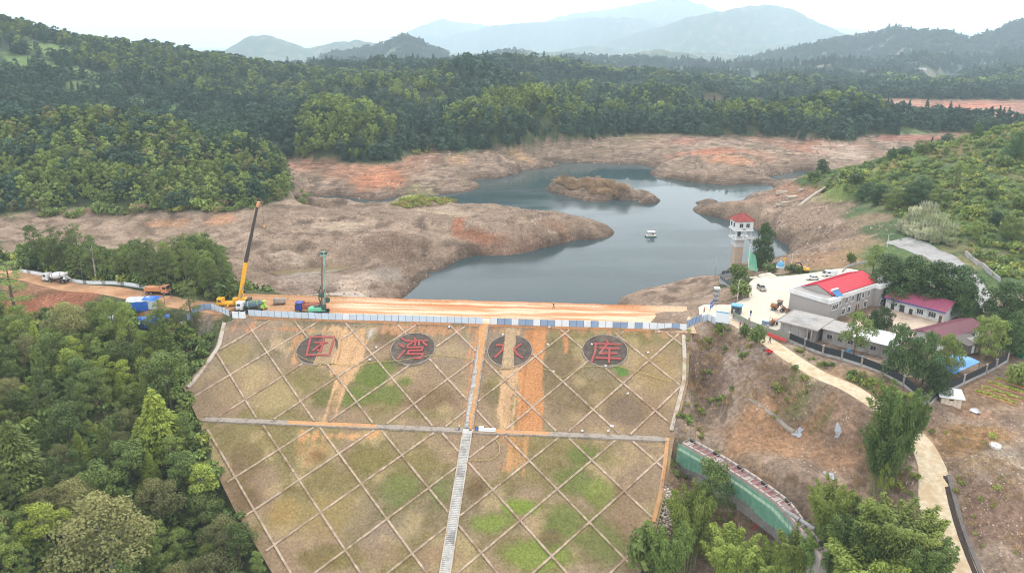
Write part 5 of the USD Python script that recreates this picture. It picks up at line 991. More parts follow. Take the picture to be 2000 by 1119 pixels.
# fence with dark netting round the buildings
def net_fence(name, label, px, z=-.3, posts=None, net='black_net', h=1.75):
    pts = np.array([at_z(u, v, z)[:2] for u, v in px]); t = thing(name, label, 'fence')
    for k in range(len(pts) - 1):
        a, b = pts[k], pts[k + 1]; za, zb = float(soft(*a)), float(soft(*b)); n = max(1, int(np.linalg.norm(b - a) / 9))
        for s in range(n):
            p, q = a + (b - a) * s / n, a + (b - a) * (s + 1) / n; zp, zq = za + (zb - za) * s / n, za + (zb - za) * (s + 1) / n
            obj('base_wall', bar((*p, zp + .1), (*q, zq + .1), .28, 1.2), 'grey_concrete', t); obj('net_panel', bar((*p, zp + .7 + h / 2), (*q, zq + .7 + h / 2), .05, h), net, t); obj('post', box(p[0], p[1], zp + 1.2, .42, .42, 2.9), 'kerb_concrete', t)
            obj('post_cap', box(p[0], p[1], zp + 2.70, .54, .54, .12), 'grey_concrete', t)
    obj('post', box(pts[-1][0], pts[-1][1], float(soft(*pts[-1])) + 1.2, .42, .42, 2.9), 'kerb_concrete', t); return t
net_fence('net_fence', 'dark netted fence on a concrete base along the lane', [(1540, 668), (1571, 682), (1606, 697), (1643, 709), (1681, 724), (1722, 739), (1764, 755), (1811, 778)])
net_fence('net_fence', 'dark netted fence above the hut and the vegetable beds', [(1814, 780), (1838, 762), (1882, 743), (1926, 722), (1946, 711), (1968, 699)])
mat('green_net', {'g': ('geometry', {}), 'n': ('noise_texture', {'scale': .9, 'detail': 4}), 'cr': ('rgb_ramp', {'ramp': [(.3, (.07, .20, .13)), (.7, (.13, .30, .21))]}), 'd': ('diffuse_bsdf', {}), 'tr': ('translucent_bsdf', {}), 't': ('transparent_bsdf', {}), 'm1': ('mix_closure', {'fac': .3}), 'm2': ('mix_closure', {'fac': .34})},
    [('g.position', 'n.vector'), ('n.fac', 'cr.fac'), ('cr.color', 'd.color'), ('cr.color', 'tr.color'), ('d.BSDF', 'm1.closure1'), ('tr.BSDF', 'm1.closure2'), ('m1.closure', 'm2.closure1'), ('t.BSDF', 'm2.closure2')], surface='m2.closure')
plain('olive_net', lin(150, 156, 138), .9, .15, 1.0); plain('banner_red', lin(226, 88, 84), .7, .08, 1.0)
net_fence('net_fence', 'greyish green netted fence between the lane and the yard', [(1432, 622), (1462, 637), (1498, 652), (1537, 668)], net='olive_net', h=1.3)
t = thing('red_banner', 'long red banner tied to the fence beside the flat grey roof', 'banner'); a, b = at_z(1497, 656, -.2), at_z(1534, 670, -.2)
for k in range(5):
    p, q = a + (b - a) * k / 5, a + (b - a) * (k + .97) / 5; obj('banner_cloth', bar(p + (0, -.35, .8 + .05 * (k % 2)), q + (0, -.35, .8 + .05 * (k % 2)), .03, 1.0), 'banner_red', t)
# railing along the water side
t = thing('iron_railing', 'grey railing above the water beside the tower', 'railing')
rl = [at_z(u, v, 0)[:2] for u, v in ((1440, 528), (1410, 532), (1407, 540), (1420, 552), (1441, 569))]
for k in range(4):
    a, b = rl[k], rl[k + 1]; n = max(2, int(np.linalg.norm(b - a) / 1.6)); za, zb = float(soft(*a)), float(soft(*b)); za = max(za, -1.2); zb = max(zb, -1.2)
    obj('kerb', bar((*a, za - .3), (*b, zb - .3), .5, 1.6), 'grey_concrete', t); obj('rail_panel', bar((*a, za + 1.1), (*b, zb + 1.1), .04, 1.2), 'dark_steel', t)
    for s in range(n): p = a + (b - a) * s / n; obj('post', box(p[0], p[1], za + (zb - za) * s / n + 1.05, .16, .16, 1.6), 'grey_concrete', t)

# ------------------------------------------------------------------ buildings
plain('grey_tile_wall', lin(176, 170, 166), .7, .07, 2.0); plain('roof_red', lin(226, 58, 76), .55, .08, 1.5, stain=lin(206, 70, 84)); plain('roof_plum', lin(186, 96, 126), .55, .08, 1.2, stain=lin(172, 92, 118)); plain('roof_maroon', lin(138, 84, 96), .6, .1, 1.2, stain=lin(122, 80, 90))
plain('raw_concrete', lin(186, 180, 176), .95, .14, .8, stain=lin(160, 150, 142)); plain('white_metal', lin(238, 240, 240), .5, .06, .5, stain=lin(214, 214, 212)); plain('sheet_blue', lin(64, 150, 230), .5, .08, .8, stain=lin(120, 180, 236)); plain('blue_trim', lin(74, 88, 160), .6, .05, 1.0)
plain('timber_light', lin(226, 208, 190), .8, .12, 1.4); plain('timber_dark', lin(130, 92, 66), .8, .25, 1.4); plain('slate', lin(120, 112, 108), .8, .25, 1.0)
mat('window_glass', {'p': ('principled_bsdf', {'base_color': (.020, .024, .028), 'roughness': .12, 'specular_ior_level': .6})}, [], surface='p.BSDF')
plain('teal_box', lin(110, 160, 170), .6, .1, 1.0); plain('sign_blue', lin(48, 92, 190), .5, .06, 1.0); plain('panel_cyan', lin(96, 170, 214), .3, .06, 1.0, spec=.5)
class Frame:                                                        # a building's own axes: s along its front, d into its depth, z up
    def __init__(self, o, heading): self.o = np.array([*o[:2], 0.0]); h = math.radians(heading); self.e = np.array([math.cos(h), math.sin(h), 0]); self.f = np.array([-math.sin(h), math.cos(h), 0]); self.h = heading
    def put(self, m): return m                                         # parts are built in the frame, the Xform places them
def house(name, label, o, heading, z=0.0, cat='building'): return thing(name, label, cat, (o[0], o[1], z), heading)
def window(parent, s, d, z, w, h, frame='white_wall', axis='s', depth=.18, bars=1, arch=False):
    """a framed window whose outer face looks along -d (axis s) or along s (axis d)"""
    def b(ds, dz, ws, hz, out, th): return box(s + ds, d - out, z + dz, ws, th, hz) if axis == 's' else box(s + out, d + ds, z + dz, th, ws, hz)
    fr = [b(0, h / 2 + .09, w + .36, .18, .05, depth), b(0, -h / 2 - .09, w + .36, .18, .07, depth + .04), b(-w / 2 - .09, 0, .18, h - .004, .05, depth - .01), b(w / 2 + .09, 0, .18, h - .004, .05, depth - .01)]
    if arch: fr.append(b(0, h / 2 + .33, w * .7, .3, .045, depth - .02))
    for k in range(bars): fr.append(b(-w / 2 + w * (k + 1) / (bars + 1), 0, .07, h - .006, .02, .06))
    f = obj('window', cat_(fr), frame, parent); obj('pane', b(0, 0, w, h, -.02, .05), 'window_glass', f); return f
def sheet_roof(parent, s0, s1, pts, m, name='roof', rib=.9, thick=.10):
    """ridged metal sheet: profile pts (d, z) extruded along s, with raised seams"""
    parts = []
    for (d0, z0), (d1, z1) in zip(pts[:-1], pts[1:]):
        parts.append(bar(((s0 + s1) / 2, d0, z0), ((s0 + s1) / 2, d1, z1), s1 - s0, thick, (0, 0, 1)))
        n = int((s1 - s0) / rib)
        for k in range(n + 1): x = s0 + .06 + (s1 - s0 - .12) * k / n; parts.append(bar((x, d0, z0 + .08), (x, d1, z1 + .08), .09, .09))
    return obj(name, cat_(parts), m, parent)
# --- two storey building with the red roof
F = (91.0, 203.0); L1, D1, H1 = 31.5, 12.0, 7.0
b1 = house('office_building', 'two storey grey office building with a bright red pitched roof', F, 35.0)
obj('wall', box(L1 / 2, D1 / 2, H1 / 2 - .6, L1, D1, H1 + 1.2 - .02), 'grey_tile_wall', b1)
cw = [box(L1 / 2, -.12, H1 - .45, L1 + .5, .3, 1.25), box(L1 / 2, D1 + .12, H1 - .45, L1 + .5, .3, 1.25), box(-.12, D1 / 2, H1 - .449, .3, D1 - .06, 1.25), box(L1 + .12, D1 / 2, H1 - .449, .3, D1 - .06, 1.25)]
obj('parapet', cat_(cw), 'white_wall', b1); obj('roof_slab', box(L1 / 2, D1 / 2, H1 - .1, L1 - .1, D1 - .1, .14), 'raw_concrete', b1)
rf_ = sheet_roof(b1, 4.2, L1 - 3.2, [(.6, H1 + .15), (D1 * .52, H1 + 2.3), (D1 - .6, H1 + .3)], 'roof_red')
for sx in (4.25, L1 - 3.25): obj('gable', side_prism([(0, 0), (1, 0), (1, 1)], 0, .1) if False else trimesh.convex.convex_hull(np.array([[sx + q, d, z] for q in (-.1, .1) for d, z in ((.8, H1 - .05), (D1 - .8, H1 - .05), (D1 * .52, H1 + 2.16))])), 'grey_tile_wall', b1)
obj('bay', box(2.6, -.55, H1 / 2 - .6, 5.2, 1.1, H1 + 1.1), 'grey_tile_wall', b1); obj('bay_cornice', box(2.6, -.62, H1 - .44, 5.5, 1.4, 1.27), 'white_wall', b1)
obj('bay', box(L1 - 3.2, -.9, H1 / 2 - .6, 6.2, 1.8, H1 + 1.1), 'grey_tile_wall', b1); obj('bay_cornice', box(L1 - 3.2, -.97, H1 - .44, 6.5, 2.1, 1.27), 'white_wall', b1)
window(b1, 2.9, -1.12, 4.6, 3.0, 1.5, bars=2); window(b1, L1 - 2.4, -1.83, 4.9, 2.6, 1.5, 'dark_steel', bars=1)
for s, w in ((7.3, .9), (10.4, 1.3), (13.6, 1.3), (19.2, 1.3), (22.2, 1.3)): window(b1, s, -.02, 4.75, w, 1.7, arch=True)
for s in (9.6, 12.4, 21.2, 27.2): window(b1, s, -.02 if s < 25 else -1.83, 1.4, 1.5, 1.7, arch=True)
obj('balcony_door', box(17.0, -.04, 4.5, 1.6, .1, 2.3), 'window_glass', b1)
for s in (6.0, 17.0): obj('downpipe', cyl((s, -.1, .2), (s, -.1, 6.1), .07), 'white_wall', b1)
obj('door', box(17.0, -.05, 1.1, 1.6, .1, 2.2), 'timber_dark', b1)
window(b1, -.02, 6.0, 4.6, 1.2, 1.4, axis='d') if False else None
t = thing('solar_heater', 'blue solar water heater with white tank on the office roof', 'solar heater', (F[0] + math.cos(math.radians(35)) * 5 + .2, F[1] + math.sin(math.radians(35)) * 5 + .2, H1 + .12), 35)
obj('collector', bar((0, -.9, .15), (0, .9, 1.5), 3.0, .1), 'panel_cyan', t); obj('tank', cyl((-1.6, 1.05, 1.75), (1.6, 1.05, 1.75), .32, n=14), 'white_metal', t)
for sx in (-1.3, 1.3): obj('leg', cyl((sx, 1.0, 0), (sx, 1.0, 1.5), .05), 'dark_steel', t)
for k in range(7): obj('tube', bar((-1.35 + k * .45, -.88, .23), (-1.35 + k * .45, .86, 1.55), .12, .06), 'sign_blue', t)
q = np.array(F) + np.array([math.cos(math.radians(35)), math.sin(math.radians(35))]) * 29.6 + np.array([-.4, .8])
t = thing('water_tank', 'round white water tank at the far roof corner of the office building', 'tank', (q[0], q[1], H1), 0); obj('vessel', cyl((0, 0, .1), (0, 0, 1.7), .85, n=18), 'white_metal', t); obj('lid', cyl((0, 0, 1.7), (0, 0, 1.95), .85, .25, 18), 'white_metal', t); obj('stand', box(0, 0, .05, 1.9, 1.9, .1), 'raw_concrete', t)
# --- long white house with the plum coloured roof
E2 = (114.6, 215.0); L2, D2, H2 = 17.0, 10.8, 3.7; hd2 = math.degrees(math.atan2(-.774, .633))
b2 = house('long_house', 'long white single storey house with a plum pink metal roof', E2, hd2)
obj('wall', box(L2 / 2, D2 / 2, H2 / 2 - .5, L2, D2, H2 + 1), 'white_wall', b2)
for sx in (.1, L2 - .1): obj('gable', trimesh.convex.convex_hull(np.array([[sx + q_, d, z] for q_ in (-.095, .095) for d, z in ((.05, H2 - .02), (D2 - .05, H2 - .02), (D2 / 2, H2 + 1.85))])), 'white_wall', b2)
sheet_roof(b2, -.5, L2 + .4, [(-.7, H2 + .02), (D2 / 2, H2 + 2.05), (D2 + .6, H2 + .1)], 'roof_plum'); obj('fascia', box(L2 / 2, -.78, H2 - .12, L2 + .7, .1, .3), 'blue_trim', b2)
for s, w, h_, zz in ((2.2, 1.0, 2.2, 1.1), (5.0, 1.4, 2.5, 1.25), (7.6, 1.0, 2.0, 1.0)): obj('door', box(s, -.04, zz, w, .1, h_), 'window_glass', b2)
for s, w in ((10.2, 1.8), (13.6, 2.0)): window(b2, s, -.02, 1.9, w, 1.5, bars=2)
obj('door', box(16.0, -.04, 1.1, .9, .1, 2.2), 'timber_dark', b2)
for s in (1.0, 3.6, 6.6, 8.8, 12.0, 16.6): obj('pilaster', box(s, -.12, H2 / 2 - .1, .3, .22, H2 - .4), 'white_wall', b2)
# --- raw concrete flat roofed block beside the lane
A1 = (74.4, 194.0); b3 = house('flat_roof_house', 'unfinished grey house with flat concrete roof beside the lane', A1, -42.5)
obj('wall', box(5.1, 6.0, 1.5, 9.4, 10.8, 4.2), 'raw_concrete', b3); obj('roof_slab', box(5.1, 6.0, 3.72, 11.4, 12.6, .28), 'raw_concrete', b3); obj('roof_patch', box(4.6, 5.4, 3.88, 6.2, 6.4, .03), 'grey_concrete', b3)
obj('roof_edge', cat_([box(5.1, -.35, 3.95, 11.4, .14, .2), box(-.65, 6, 3.95, .14, 12.4, .2)]), 'grey_concrete', b3)
for s in (1.2, 3.4, 5.6): obj('panel_joint', box(s, .58, 1.6, .06, .08, 3.4), 'slate', b3)
for s in (8.3, 9.4): obj('column', box(s, -.05, 1.6, .32, .32, 4), 'raw_concrete', b3)
window(b3, 8.8, .58, 1.7, .9, 1.6, 'raw_concrete', bars=2)
B1 = (84.7, 189.0); b3b = house('long_outbuilding', 'low grey outbuilding whose roof is half white metal sheet', B1, -44.5)
obj('wall', box(9.0, 4.2, 1.4, 18, 7.4, 4.0), 'raw_concrete', b3b); obj('roof_slab', box(3.7, 4.2, 3.54, 9.0, 8.8, .26), 'raw_concrete', b3b); sheet_roof(b3b, 8.3, 19.0, [(-.5, 3.55), (8.8, 3.95)], 'white_metal', 'metal_roof', 1.0)
for s in (2.0, 4.8, 7.6, 10.6, 13.4, 16.4): window(b3b, s, .48, 1.6, 1.3, 1.1, 'raw_concrete', bars=1)
for s in (.3, 3.4, 6.2, 9.1, 12, 15, 17.6): obj('pier', box(s, .42, 1.4, .3, .2, 3.9), 'grey_concrete', b3b)
# --- maroon roof
R1 = np.array([110.5, 185.5]); b4 = house('maroon_roof_house', 'low house under a long maroon metal roof behind the trees', R1, 26.5)
obj('wall', box(10, -.2, 1.1, 19, 6.6, 3.6), 'white_wall', b4); sheet_roof(b4, -.6, 20.6, [(-4.2, 2.9), (0, 4.4), (3.8, 3.1)], 'roof_maroon')
for sx in (.6, 19.4): obj('gable', trimesh.convex.convex_hull(np.array([[sx + q_, d, z] for q_ in (-.08, .08) for d, z in ((-3.4, 2.85), (3.0, 2.85), (0, 4.28))])), 'white_wall', b4)
for s in (4, 8, 12, 16): window(b4, s, -3.52, 1.5, 1.4, 1.2)
q = at_z(1892, 690, -.3); b5 = house('lean_to_shack', 'grey shack of loose sheets beside the maroon roof', q, 20, -.3)
obj('wall', box(1.5, 2, 1.1, 5, 4, 3.0), 'slate', b5); obj('roof', bar((1.5, -.6, 2.5), (1.5, 4.6, 3.3), 6.4, .1), 'slate', b5); obj('roof_sheet', bar((2.6, -.8, 2.68), (2.9, 2.6, 3.16), 2.6, .06), 'raw_concrete', b5); obj('door', box(1.2, -.05, .9, .9, .1, 2.0), 'white_metal', b5); obj('door', box(2.8, -.05, .9, .8, .1, 2.0), 'timber_light', b5)
# --- blue canopy, slide, hut, green shed
t = thing('blue_canopy', 'bright blue sheet canopy on posts inside the fence corner', 'canopy'); c4 = [at_z(u, v, 2.2) for u, v in ((1821, 700), (1862, 731), (1914, 707), (1872, 692))]
n = 14; S_, D_ = np.meshgrid(np.linspace(0, 1, n * 2), np.linspace(0, 1, 8), indexing='ij'); pc = (1 - S_)[..., None] * ((1 - D_)[..., None] * c4[0] + D_[..., None] * c4[1]) + S_[..., None] * ((1 - D_)[..., None] * c4[3] + D_[..., None] * c4[2]); pc[..., 2] += .09 * (np.arange(n * 2) % 2)[:, None] + .25 * np.sin(D_ * 3.1)
i2 = np.arange(n * 16).reshape(n * 2, 8); f2 = np.stack([i2[:-1, :-1], i2[:-1, 1:], i2[1:, 1:], i2[1:, :-1]], -1).reshape(-1, 4); v2 = pc.reshape(-1, 3)
obj('sheet', (np.vstack([v2, v2 - (0, 0, .06)]), np.vstack([f2, f2[:, ::-1] + len(v2)])), 'sheet_blue', t)
for c in c4: obj('post', cyl((c[0], c[1], -1.2), (c[0], c[1], c[2] - .05), .06), 'dark_steel', t)
q = at_z(1657, 703, 0); t = thing('light_blue_slide', 'light blue slide standing inside the fence under the thin tree', 'slide', q, 10); obj('chute', bar((-.2, 0, 3.0), (1.9, 0, .9), .9, .14), 'panel_cyan', t); obj('tower', bar((-.9, 0, .1), (-.3, 0, 3.0), 1.0, .16, (0, 1, 0)), 'panel_cyan', t); obj('runout', box(2.4, 0, .8, 1.6, .9, .2), 'panel_cyan', t)
for sx in (1.0, 2.4): obj('leg', cyl((sx, 0, -.2), (sx, 0, .9), .08), 'panel_cyan', t)
hp = [ground(u, v) for u, v in ((1837, 787), (1876, 799), (1893, 783))]; ax = hp[1] - hp[0]; hdg = math.degrees(math.atan2(ax[1], ax[0])); zz = min(h_[2] for h_ in hp)
b6 = house('garden_hut', 'small pale board hut with flat white roof outside the fence corner', hp[0], hdg, zz); wl = np.linalg.norm(ax[:2]); dl = 4.2
for k in range(5): obj('wall_board', box(wl * (k + .5) / 5, .06, 1.15, wl / 5 - .05, .12, 2.9 if k != 2 else 1.2), 'timber_light', b6)
obj('wall_board', box(wl / 2, .06, 2.35, wl / 5 - .05, .12, .5), 'timber_light', b6); obj('window', box(wl / 2, .10, 1.95, wl / 5 - .06, .06, .36), 'window_glass', b6)
for k in range(4): obj('wall_board', box(wl - .06, dl * (k + .5) / 4, 1.15, .12, dl / 4 - .05, 2.9 if k != 2 else .8), 'timber_light', b6)
obj('wall_board', box(.06, dl / 2, 1.15, .12, dl, 2.9), 'timber_light', b6); obj('wall_board', box(wl / 2, dl, 1.15, wl, .12, 2.9), 'timber_light', b6); obj('doorway', box(wl - .12, dl * .62, .9, .06, .9, 2.0), 'window_glass', b6)
obj('roof', bar((wl / 2, -.5, 2.55), (wl / 2, dl + .5, 2.95), wl + 1.1, .12), 'white_metal', b6)
q = ground(1996, 702); b7 = house('green_shed', 'small green shed at the edge of the vegetable garden', q, 15, q[2]); plain('shed_green', lin(28, 130, 90), .6, .1, 1.0); obj('wall', box(2, 1.6, 1.0, 4, 3.2, 2.4), 'shed_green', b7); obj('roof', bar((2, -.3, 2.2), (2, 3.5, 2.6), 4.5, .1), 'shed_green', b7); obj('door', box(1.2, -.03, .9, .9, .08, 1.9), 'dark_steel', b7)
# --- booth, gate pillar, signs
q = at_z(1428, 612, 0); t = house('gate_booth', 'small teal roofed booth at the start of the fence', q, -28, 0, 'booth'); obj('wall', box(1.3, 1.0, 1.1, 2.8, 2.0, 2.3), 'dark_steel', t); obj('roof', bev(3.3, 2.5, .5, .15, (1.3, 1.0, 2.26)), 'panel_cyan', t); obj('window', box(1.3, -.03, 1.5, 1.8, .06, .8), 'window_glass', t)
q = at_z(1398, 590, 0); t = thing('gate_pillar', 'grey brick gate pillar at the end of the crest road', 'pillar', q, -5)
for k in range(9): obj('course', box(0, 0, .25 + k * .5, 1.42 - .03 * (k % 2), 1.42 - .03 * (k % 2), .47), 'slate' if k % 3 == 1 else 'grey_concrete', t)
obj('cap', box(0, 0, 4.72, 1.75, 1.75, .3), 'white_metal', t)
q = at_z(1390, 605, 0); t = thing('blue_sign_board', 'leaning blue notice board beside the gate pillar', 'sign', q, 62); obj('board', box(0, 0, 1.9, 4.4, .1, 2.0), 'sign_blue', t)
for sx in (-1.8, 1.8): obj('post', cyl((sx, .1, 0), (sx, .1, 2.9), .06), 'dark_steel', t)
for k in range(3): obj('white_mark', box(-1.1 + k * 1.1, -.06, 1.9, .5, .03, .5), 'panel_white', t)
q = at_z(1410, 636, 0); t = thing('white_signboard', 'big blank white signboard beside the entrance hoarding', 'sign', q, -28); obj('board', box(0, 0, 2.6, 4.0, .12, 3.4), 'panel_white', t); obj('header', box(0, -.08, 4.1, 3.8, .04, .3), 'panel_cyan', t)
for sx in (-1.6, 1.6): obj('post', cyl((sx, .12, 0), (sx, .12, 4.2), .07), 'dark_steel', t)

# ------------------------------------------------------------------ intake tower
TZ = 2.2; c0 = at_z(1453, 452, TZ); t = thing('intake_tower', 'white gatehouse with red hipped roof on a tall concrete intake tower', 'tower', (c0[0], c0[1] + 4, 0), 4); t.AddScaleOp().Set(Gf.Vec3f(.88, .88, 1)); plain('tower_concrete', lin(208, 186, 164), .9, .12, .6, stain=lin(190, 166, 142)); plain('tile_red', lin(166, 66, 60), .7, .14, 2.0, stain=lin(140, 54, 52))
obj('shaft', box(-.6, 1, -14.5, 3.9, 5, 21), 'tower_concrete', t); obj('shaft_head', box(-.6, 1, -3.4, 4.3, 5.4, 3.8), 'white_wall', t); obj('platform', box(0, 0, -1.45, 9.0, 8.4, .4), 'white_wall', t)
for sx in (-3.7, 0, 3.7):
    for sy in (-3.4, 3.4): obj('pillar', box(sx, sy, .45, .5, .5, 3.4), 'white_wall', t)
obj('floor', box(0, 0, TZ + .1, 9.4, 8.8, .35), 'white_wall', t); obj('wall', box(0, 0, TZ + 2.2, 8.6, 8.0, 3.9), 'white_wall', t)
v = np.array([[sx * 4.95, sy * 4.6, TZ + 4.1] for sx in (-1, 1) for sy in (-1, 1)] + [[sx * 4.95, sy * 4.6, TZ + 4.25] for sx in (-1, 1) for sy in (-1, 1)] + [[-.5, 0, TZ + 7.0], [.5, 0, TZ + 7.0]]); ro = obj('roof', trimesh.convex.convex_hull(v), 'tile_red', t)
for sx in (-1, 1):
    for sy in (-1, 1): obj('hip_tile', cyl((sx * .5, 0, TZ + 7.05), (sx * 4.95, sy * 4.6, TZ + 4.3), .13, n=6), 'tile_red', ro)
window(t, -1.6, -4.02, TZ + 2.3, 1.7, 1.7, 'white_wall', bars=1); window(t, 1.6, -4.02, TZ + 2.3, 1.7, 1.7, 'white_wall', bars=1); obj('grille', box(0, -4.03, TZ + .7, 1.4, .06, .4), 'window_glass', t)
for d in (-1.8, 1.8): f_ = obj('window', box(-4.33, d, TZ + 2.3, .06, 1.6, 1.7), 'window_glass', t)
obj('gate_hoist', box(-.6, .5, .2, 1.2, 1.2, 2.2), 'dark_steel', t)
for k in range(4): p0 = np.array([2.5, -4.4, -1.3]); obj('stair_step', box(2.2 + .5 * k, -4.6, -1.3 - .5 * k, .5, 1.0, .12), 'grey_concrete', t)
obj('foot_bridge', bar((2.4, -3.2, -1.4), (9.5, -13, -1.6), 1.4, .3), 'grey_concrete', t); obj('bridge_rail', bar((1.7, -3.8, -.7), (8.8, -13.5, -.9), .06, 1.0), 'white_wall', t); obj('bridge_rail', bar((3.1, -2.8, -.7), (10.2, -12.6, -.9), .06, 1.0), 'white_wall', t)
tq = at_z(1470, 525, -1); net = []
S_, D_ = np.meshgrid(np.linspace(0, 1, 12), np.linspace(0, 1, 14), indexing='ij'); e0, e1, e2, e3 = at_z(1462, 528, -1.5), at_z(1480, 532, -1.0), at_z(1476, 500, -3), at_z(1459, 486, -2.5)
pn = (1 - S_)[..., None] * ((1 - D_)[..., None] * e0 + D_[..., None] * e3) + S_[..., None] * ((1 - D_)[..., None] * e1 + D_[..., None] * e2); pn[..., 2] += .4 * fbm(pn / 1.5, 3, 4)
i2 = np.arange(12 * 14).reshape(12, 14); obj('safety_net', (pn.reshape(-1, 3), np.stack([i2[:-1, :-1], i2[1:, :-1], i2[1:, 1:], i2[:-1, 1:]], -1).reshape(-1, 4)), 'green_net', label='green safety netting hung beside the intake tower shaft', cat='netting')

# ------------------------------------------------------------------ spillway
obj('spillway_floor', ribbon(smooth_line([(1752, 470), (1790, 484), (1840, 506), (1885, 542), (1910, 582), (1925, 607)]), [11, 11, 9, 8, 8], .30, .6, soft), 'grey_concrete', label='grey concrete spillway chute beside the overgrown hill', cat='spillway', kind='structure')
for px, lab in (([(1885, 497), (1905, 515), (1930, 535), (1952, 552)], 'white concrete spillway wall under the overgrown hill'), ([(1838, 520), (1862, 545), (1880, 580), (1892, 605)], 'grey spillway wall behind the dark tree row')):
    pl = smooth_line(px, None, 9); t = thing('spillway_wall', lab, 'wall')
    for k in range(8): a, b = pl[k], pl[k + 1]; obj('wall_segment', bar((*a, float(soft(*a)) + .5), (*(a + (b - a) * .985), float(soft(*b)) + .5), .4, 2.2), 'grey_concrete' if k % 2 else 'raw_concrete', t)
pl = smooth_line([(1645, 533), (1655, 518), (1690, 512), (1720, 520)], .2, 14); t = thing('curved_parapet', 'low curved concrete parapet behind the red roofed building', 'wall')
for k in range(13): a, b = pl[k], pl[k + 1]; obj('wall_segment', bar((*a, float(soft(*a)) + .4), (*(a + (b - a) * .98), float(soft(*b)) + .4), .3, 1.2), 'raw_concrete', t)
# ------------------------------------------------------------------ machines
plain('crane_yellow', lin(250, 182, 40), .45, .06, 1.0, coat=.2); plain('boom_black', lin(72, 62, 58), .5, .1, 1.0); plain('truck_white', lin(244, 244, 244), .4, .05, 1.0, stain=lin(206, 196, 180)); plain('drum_slate', lin(96, 118, 128), .45, .1, .8, stain=lin(130, 136, 128)); plain('lime_paint', lin(178, 226, 76), .5, .06, 1.0)
plain('tyre_rubber', (.022, .021, .020), .9, .2, 4.0, stain=lin(120, 92, 70)); plain('rim_metal', lin(150, 146, 142), .5, .1, 2.0); plain('chassis', lin(88, 82, 78), .8, .2, 2.0, stain=lin(150, 116, 90)); plain('truck_blue', lin(40, 66, 160), .45, .06, 1.0, coat=.2); plain('rust_body', lin(176, 100, 76), .8, .2, 1.0, stain=lin(150, 110, 92))
plain('rig_mast', lin(150, 180, 164), .6, .12, 1.0, stain=lin(130, 150, 140)); plain('rig_green', lin(120, 206, 164), .5, .08, 1.0); plain('rig_dark', lin(74, 92, 84), .7, .2, 1.5); plain('rig_rust', lin(150, 104, 84), .8, .2, 1.5); plain('dump_orange', lin(222, 150, 106), .6, .1, 1.0, stain=lin(206, 160, 128)); plain('loader_brown', lin(176, 122, 78), .7, .15, 1.0, stain=lin(120, 90, 66)); plain('car_white', lin(246, 246, 246), .25, .03, 1.0, coat=.6); plain('car_grey', lin(168, 158, 146), .3, .04, 1.0, coat=.5); plain('lamp_red', (.45, .02, .02), .3, .05, 1.0); plain('lamp_clear', (.75, .75, .72), .2, .05, 1.0)
def wheel(parent, x, y, r=.52, w=.36):
    t = obj('wheel', cyl((x, y - w / 2, r), (x, y + w / 2, r), r, n=16), 'tyre_rubber', parent, smooth=30)
    s = 1 if y > 0 else -1
    obj('rim', cyl((x, y + s * w * .3, r), (x, y + s * (w / 2 + .015), r), r * .55, r * .5, 12), 'rim_metal', t)
def cab(parent, x0, m, w=2.45, l=2.1, z0=.75, h=2.2):
    b = obj('cab', side_prism([(x0, z0), (x0, z0 + h * .52), (x0 + .28, z0 + h), (x0 + l, z0 + h + .05), (x0 + l, z0)], -w / 2, w / 2), m, parent)
    obj('windscreen', trimesh.convex.convex_hull(np.array([[x0 + .01 + q, y, z] for q, z in ((.012, z0 + h * .54), (.25, z0 + h * .94)) for y in (-w / 2 + .15, w / 2 - .15)] + [[x0 - .03 + q, y, z] for q, z in ((.012, z0 + h * .54), (.25, z0 + h * .94)) for y in (-w / 2 + .15, w / 2 - .15)])), 'window_glass', b)
    for s in (-1, 1): obj('side_window', box(x0 + .95, s * (w / 2 + .005), z0 + h * .72, .95, .03, h * .34), 'window_glass', b); obj('mirror', box(x0 + .1, s * (w / 2 + .18), z0 + h * .7, .1, .22, .45), 'boom_black', b); obj('headlight', box(x0 - .02, s * (w / 2 - .3), z0 + .28, .06, .34, .2), 'lamp_clear', b)
    obj('bumper', box(x0 - .03, 0, z0 - .1, .3, w + .04, .42), 'chassis', parent); obj('visor', box(x0 + .18, 0, z0 + h + .06, .35, w - .2, .1), m, b)
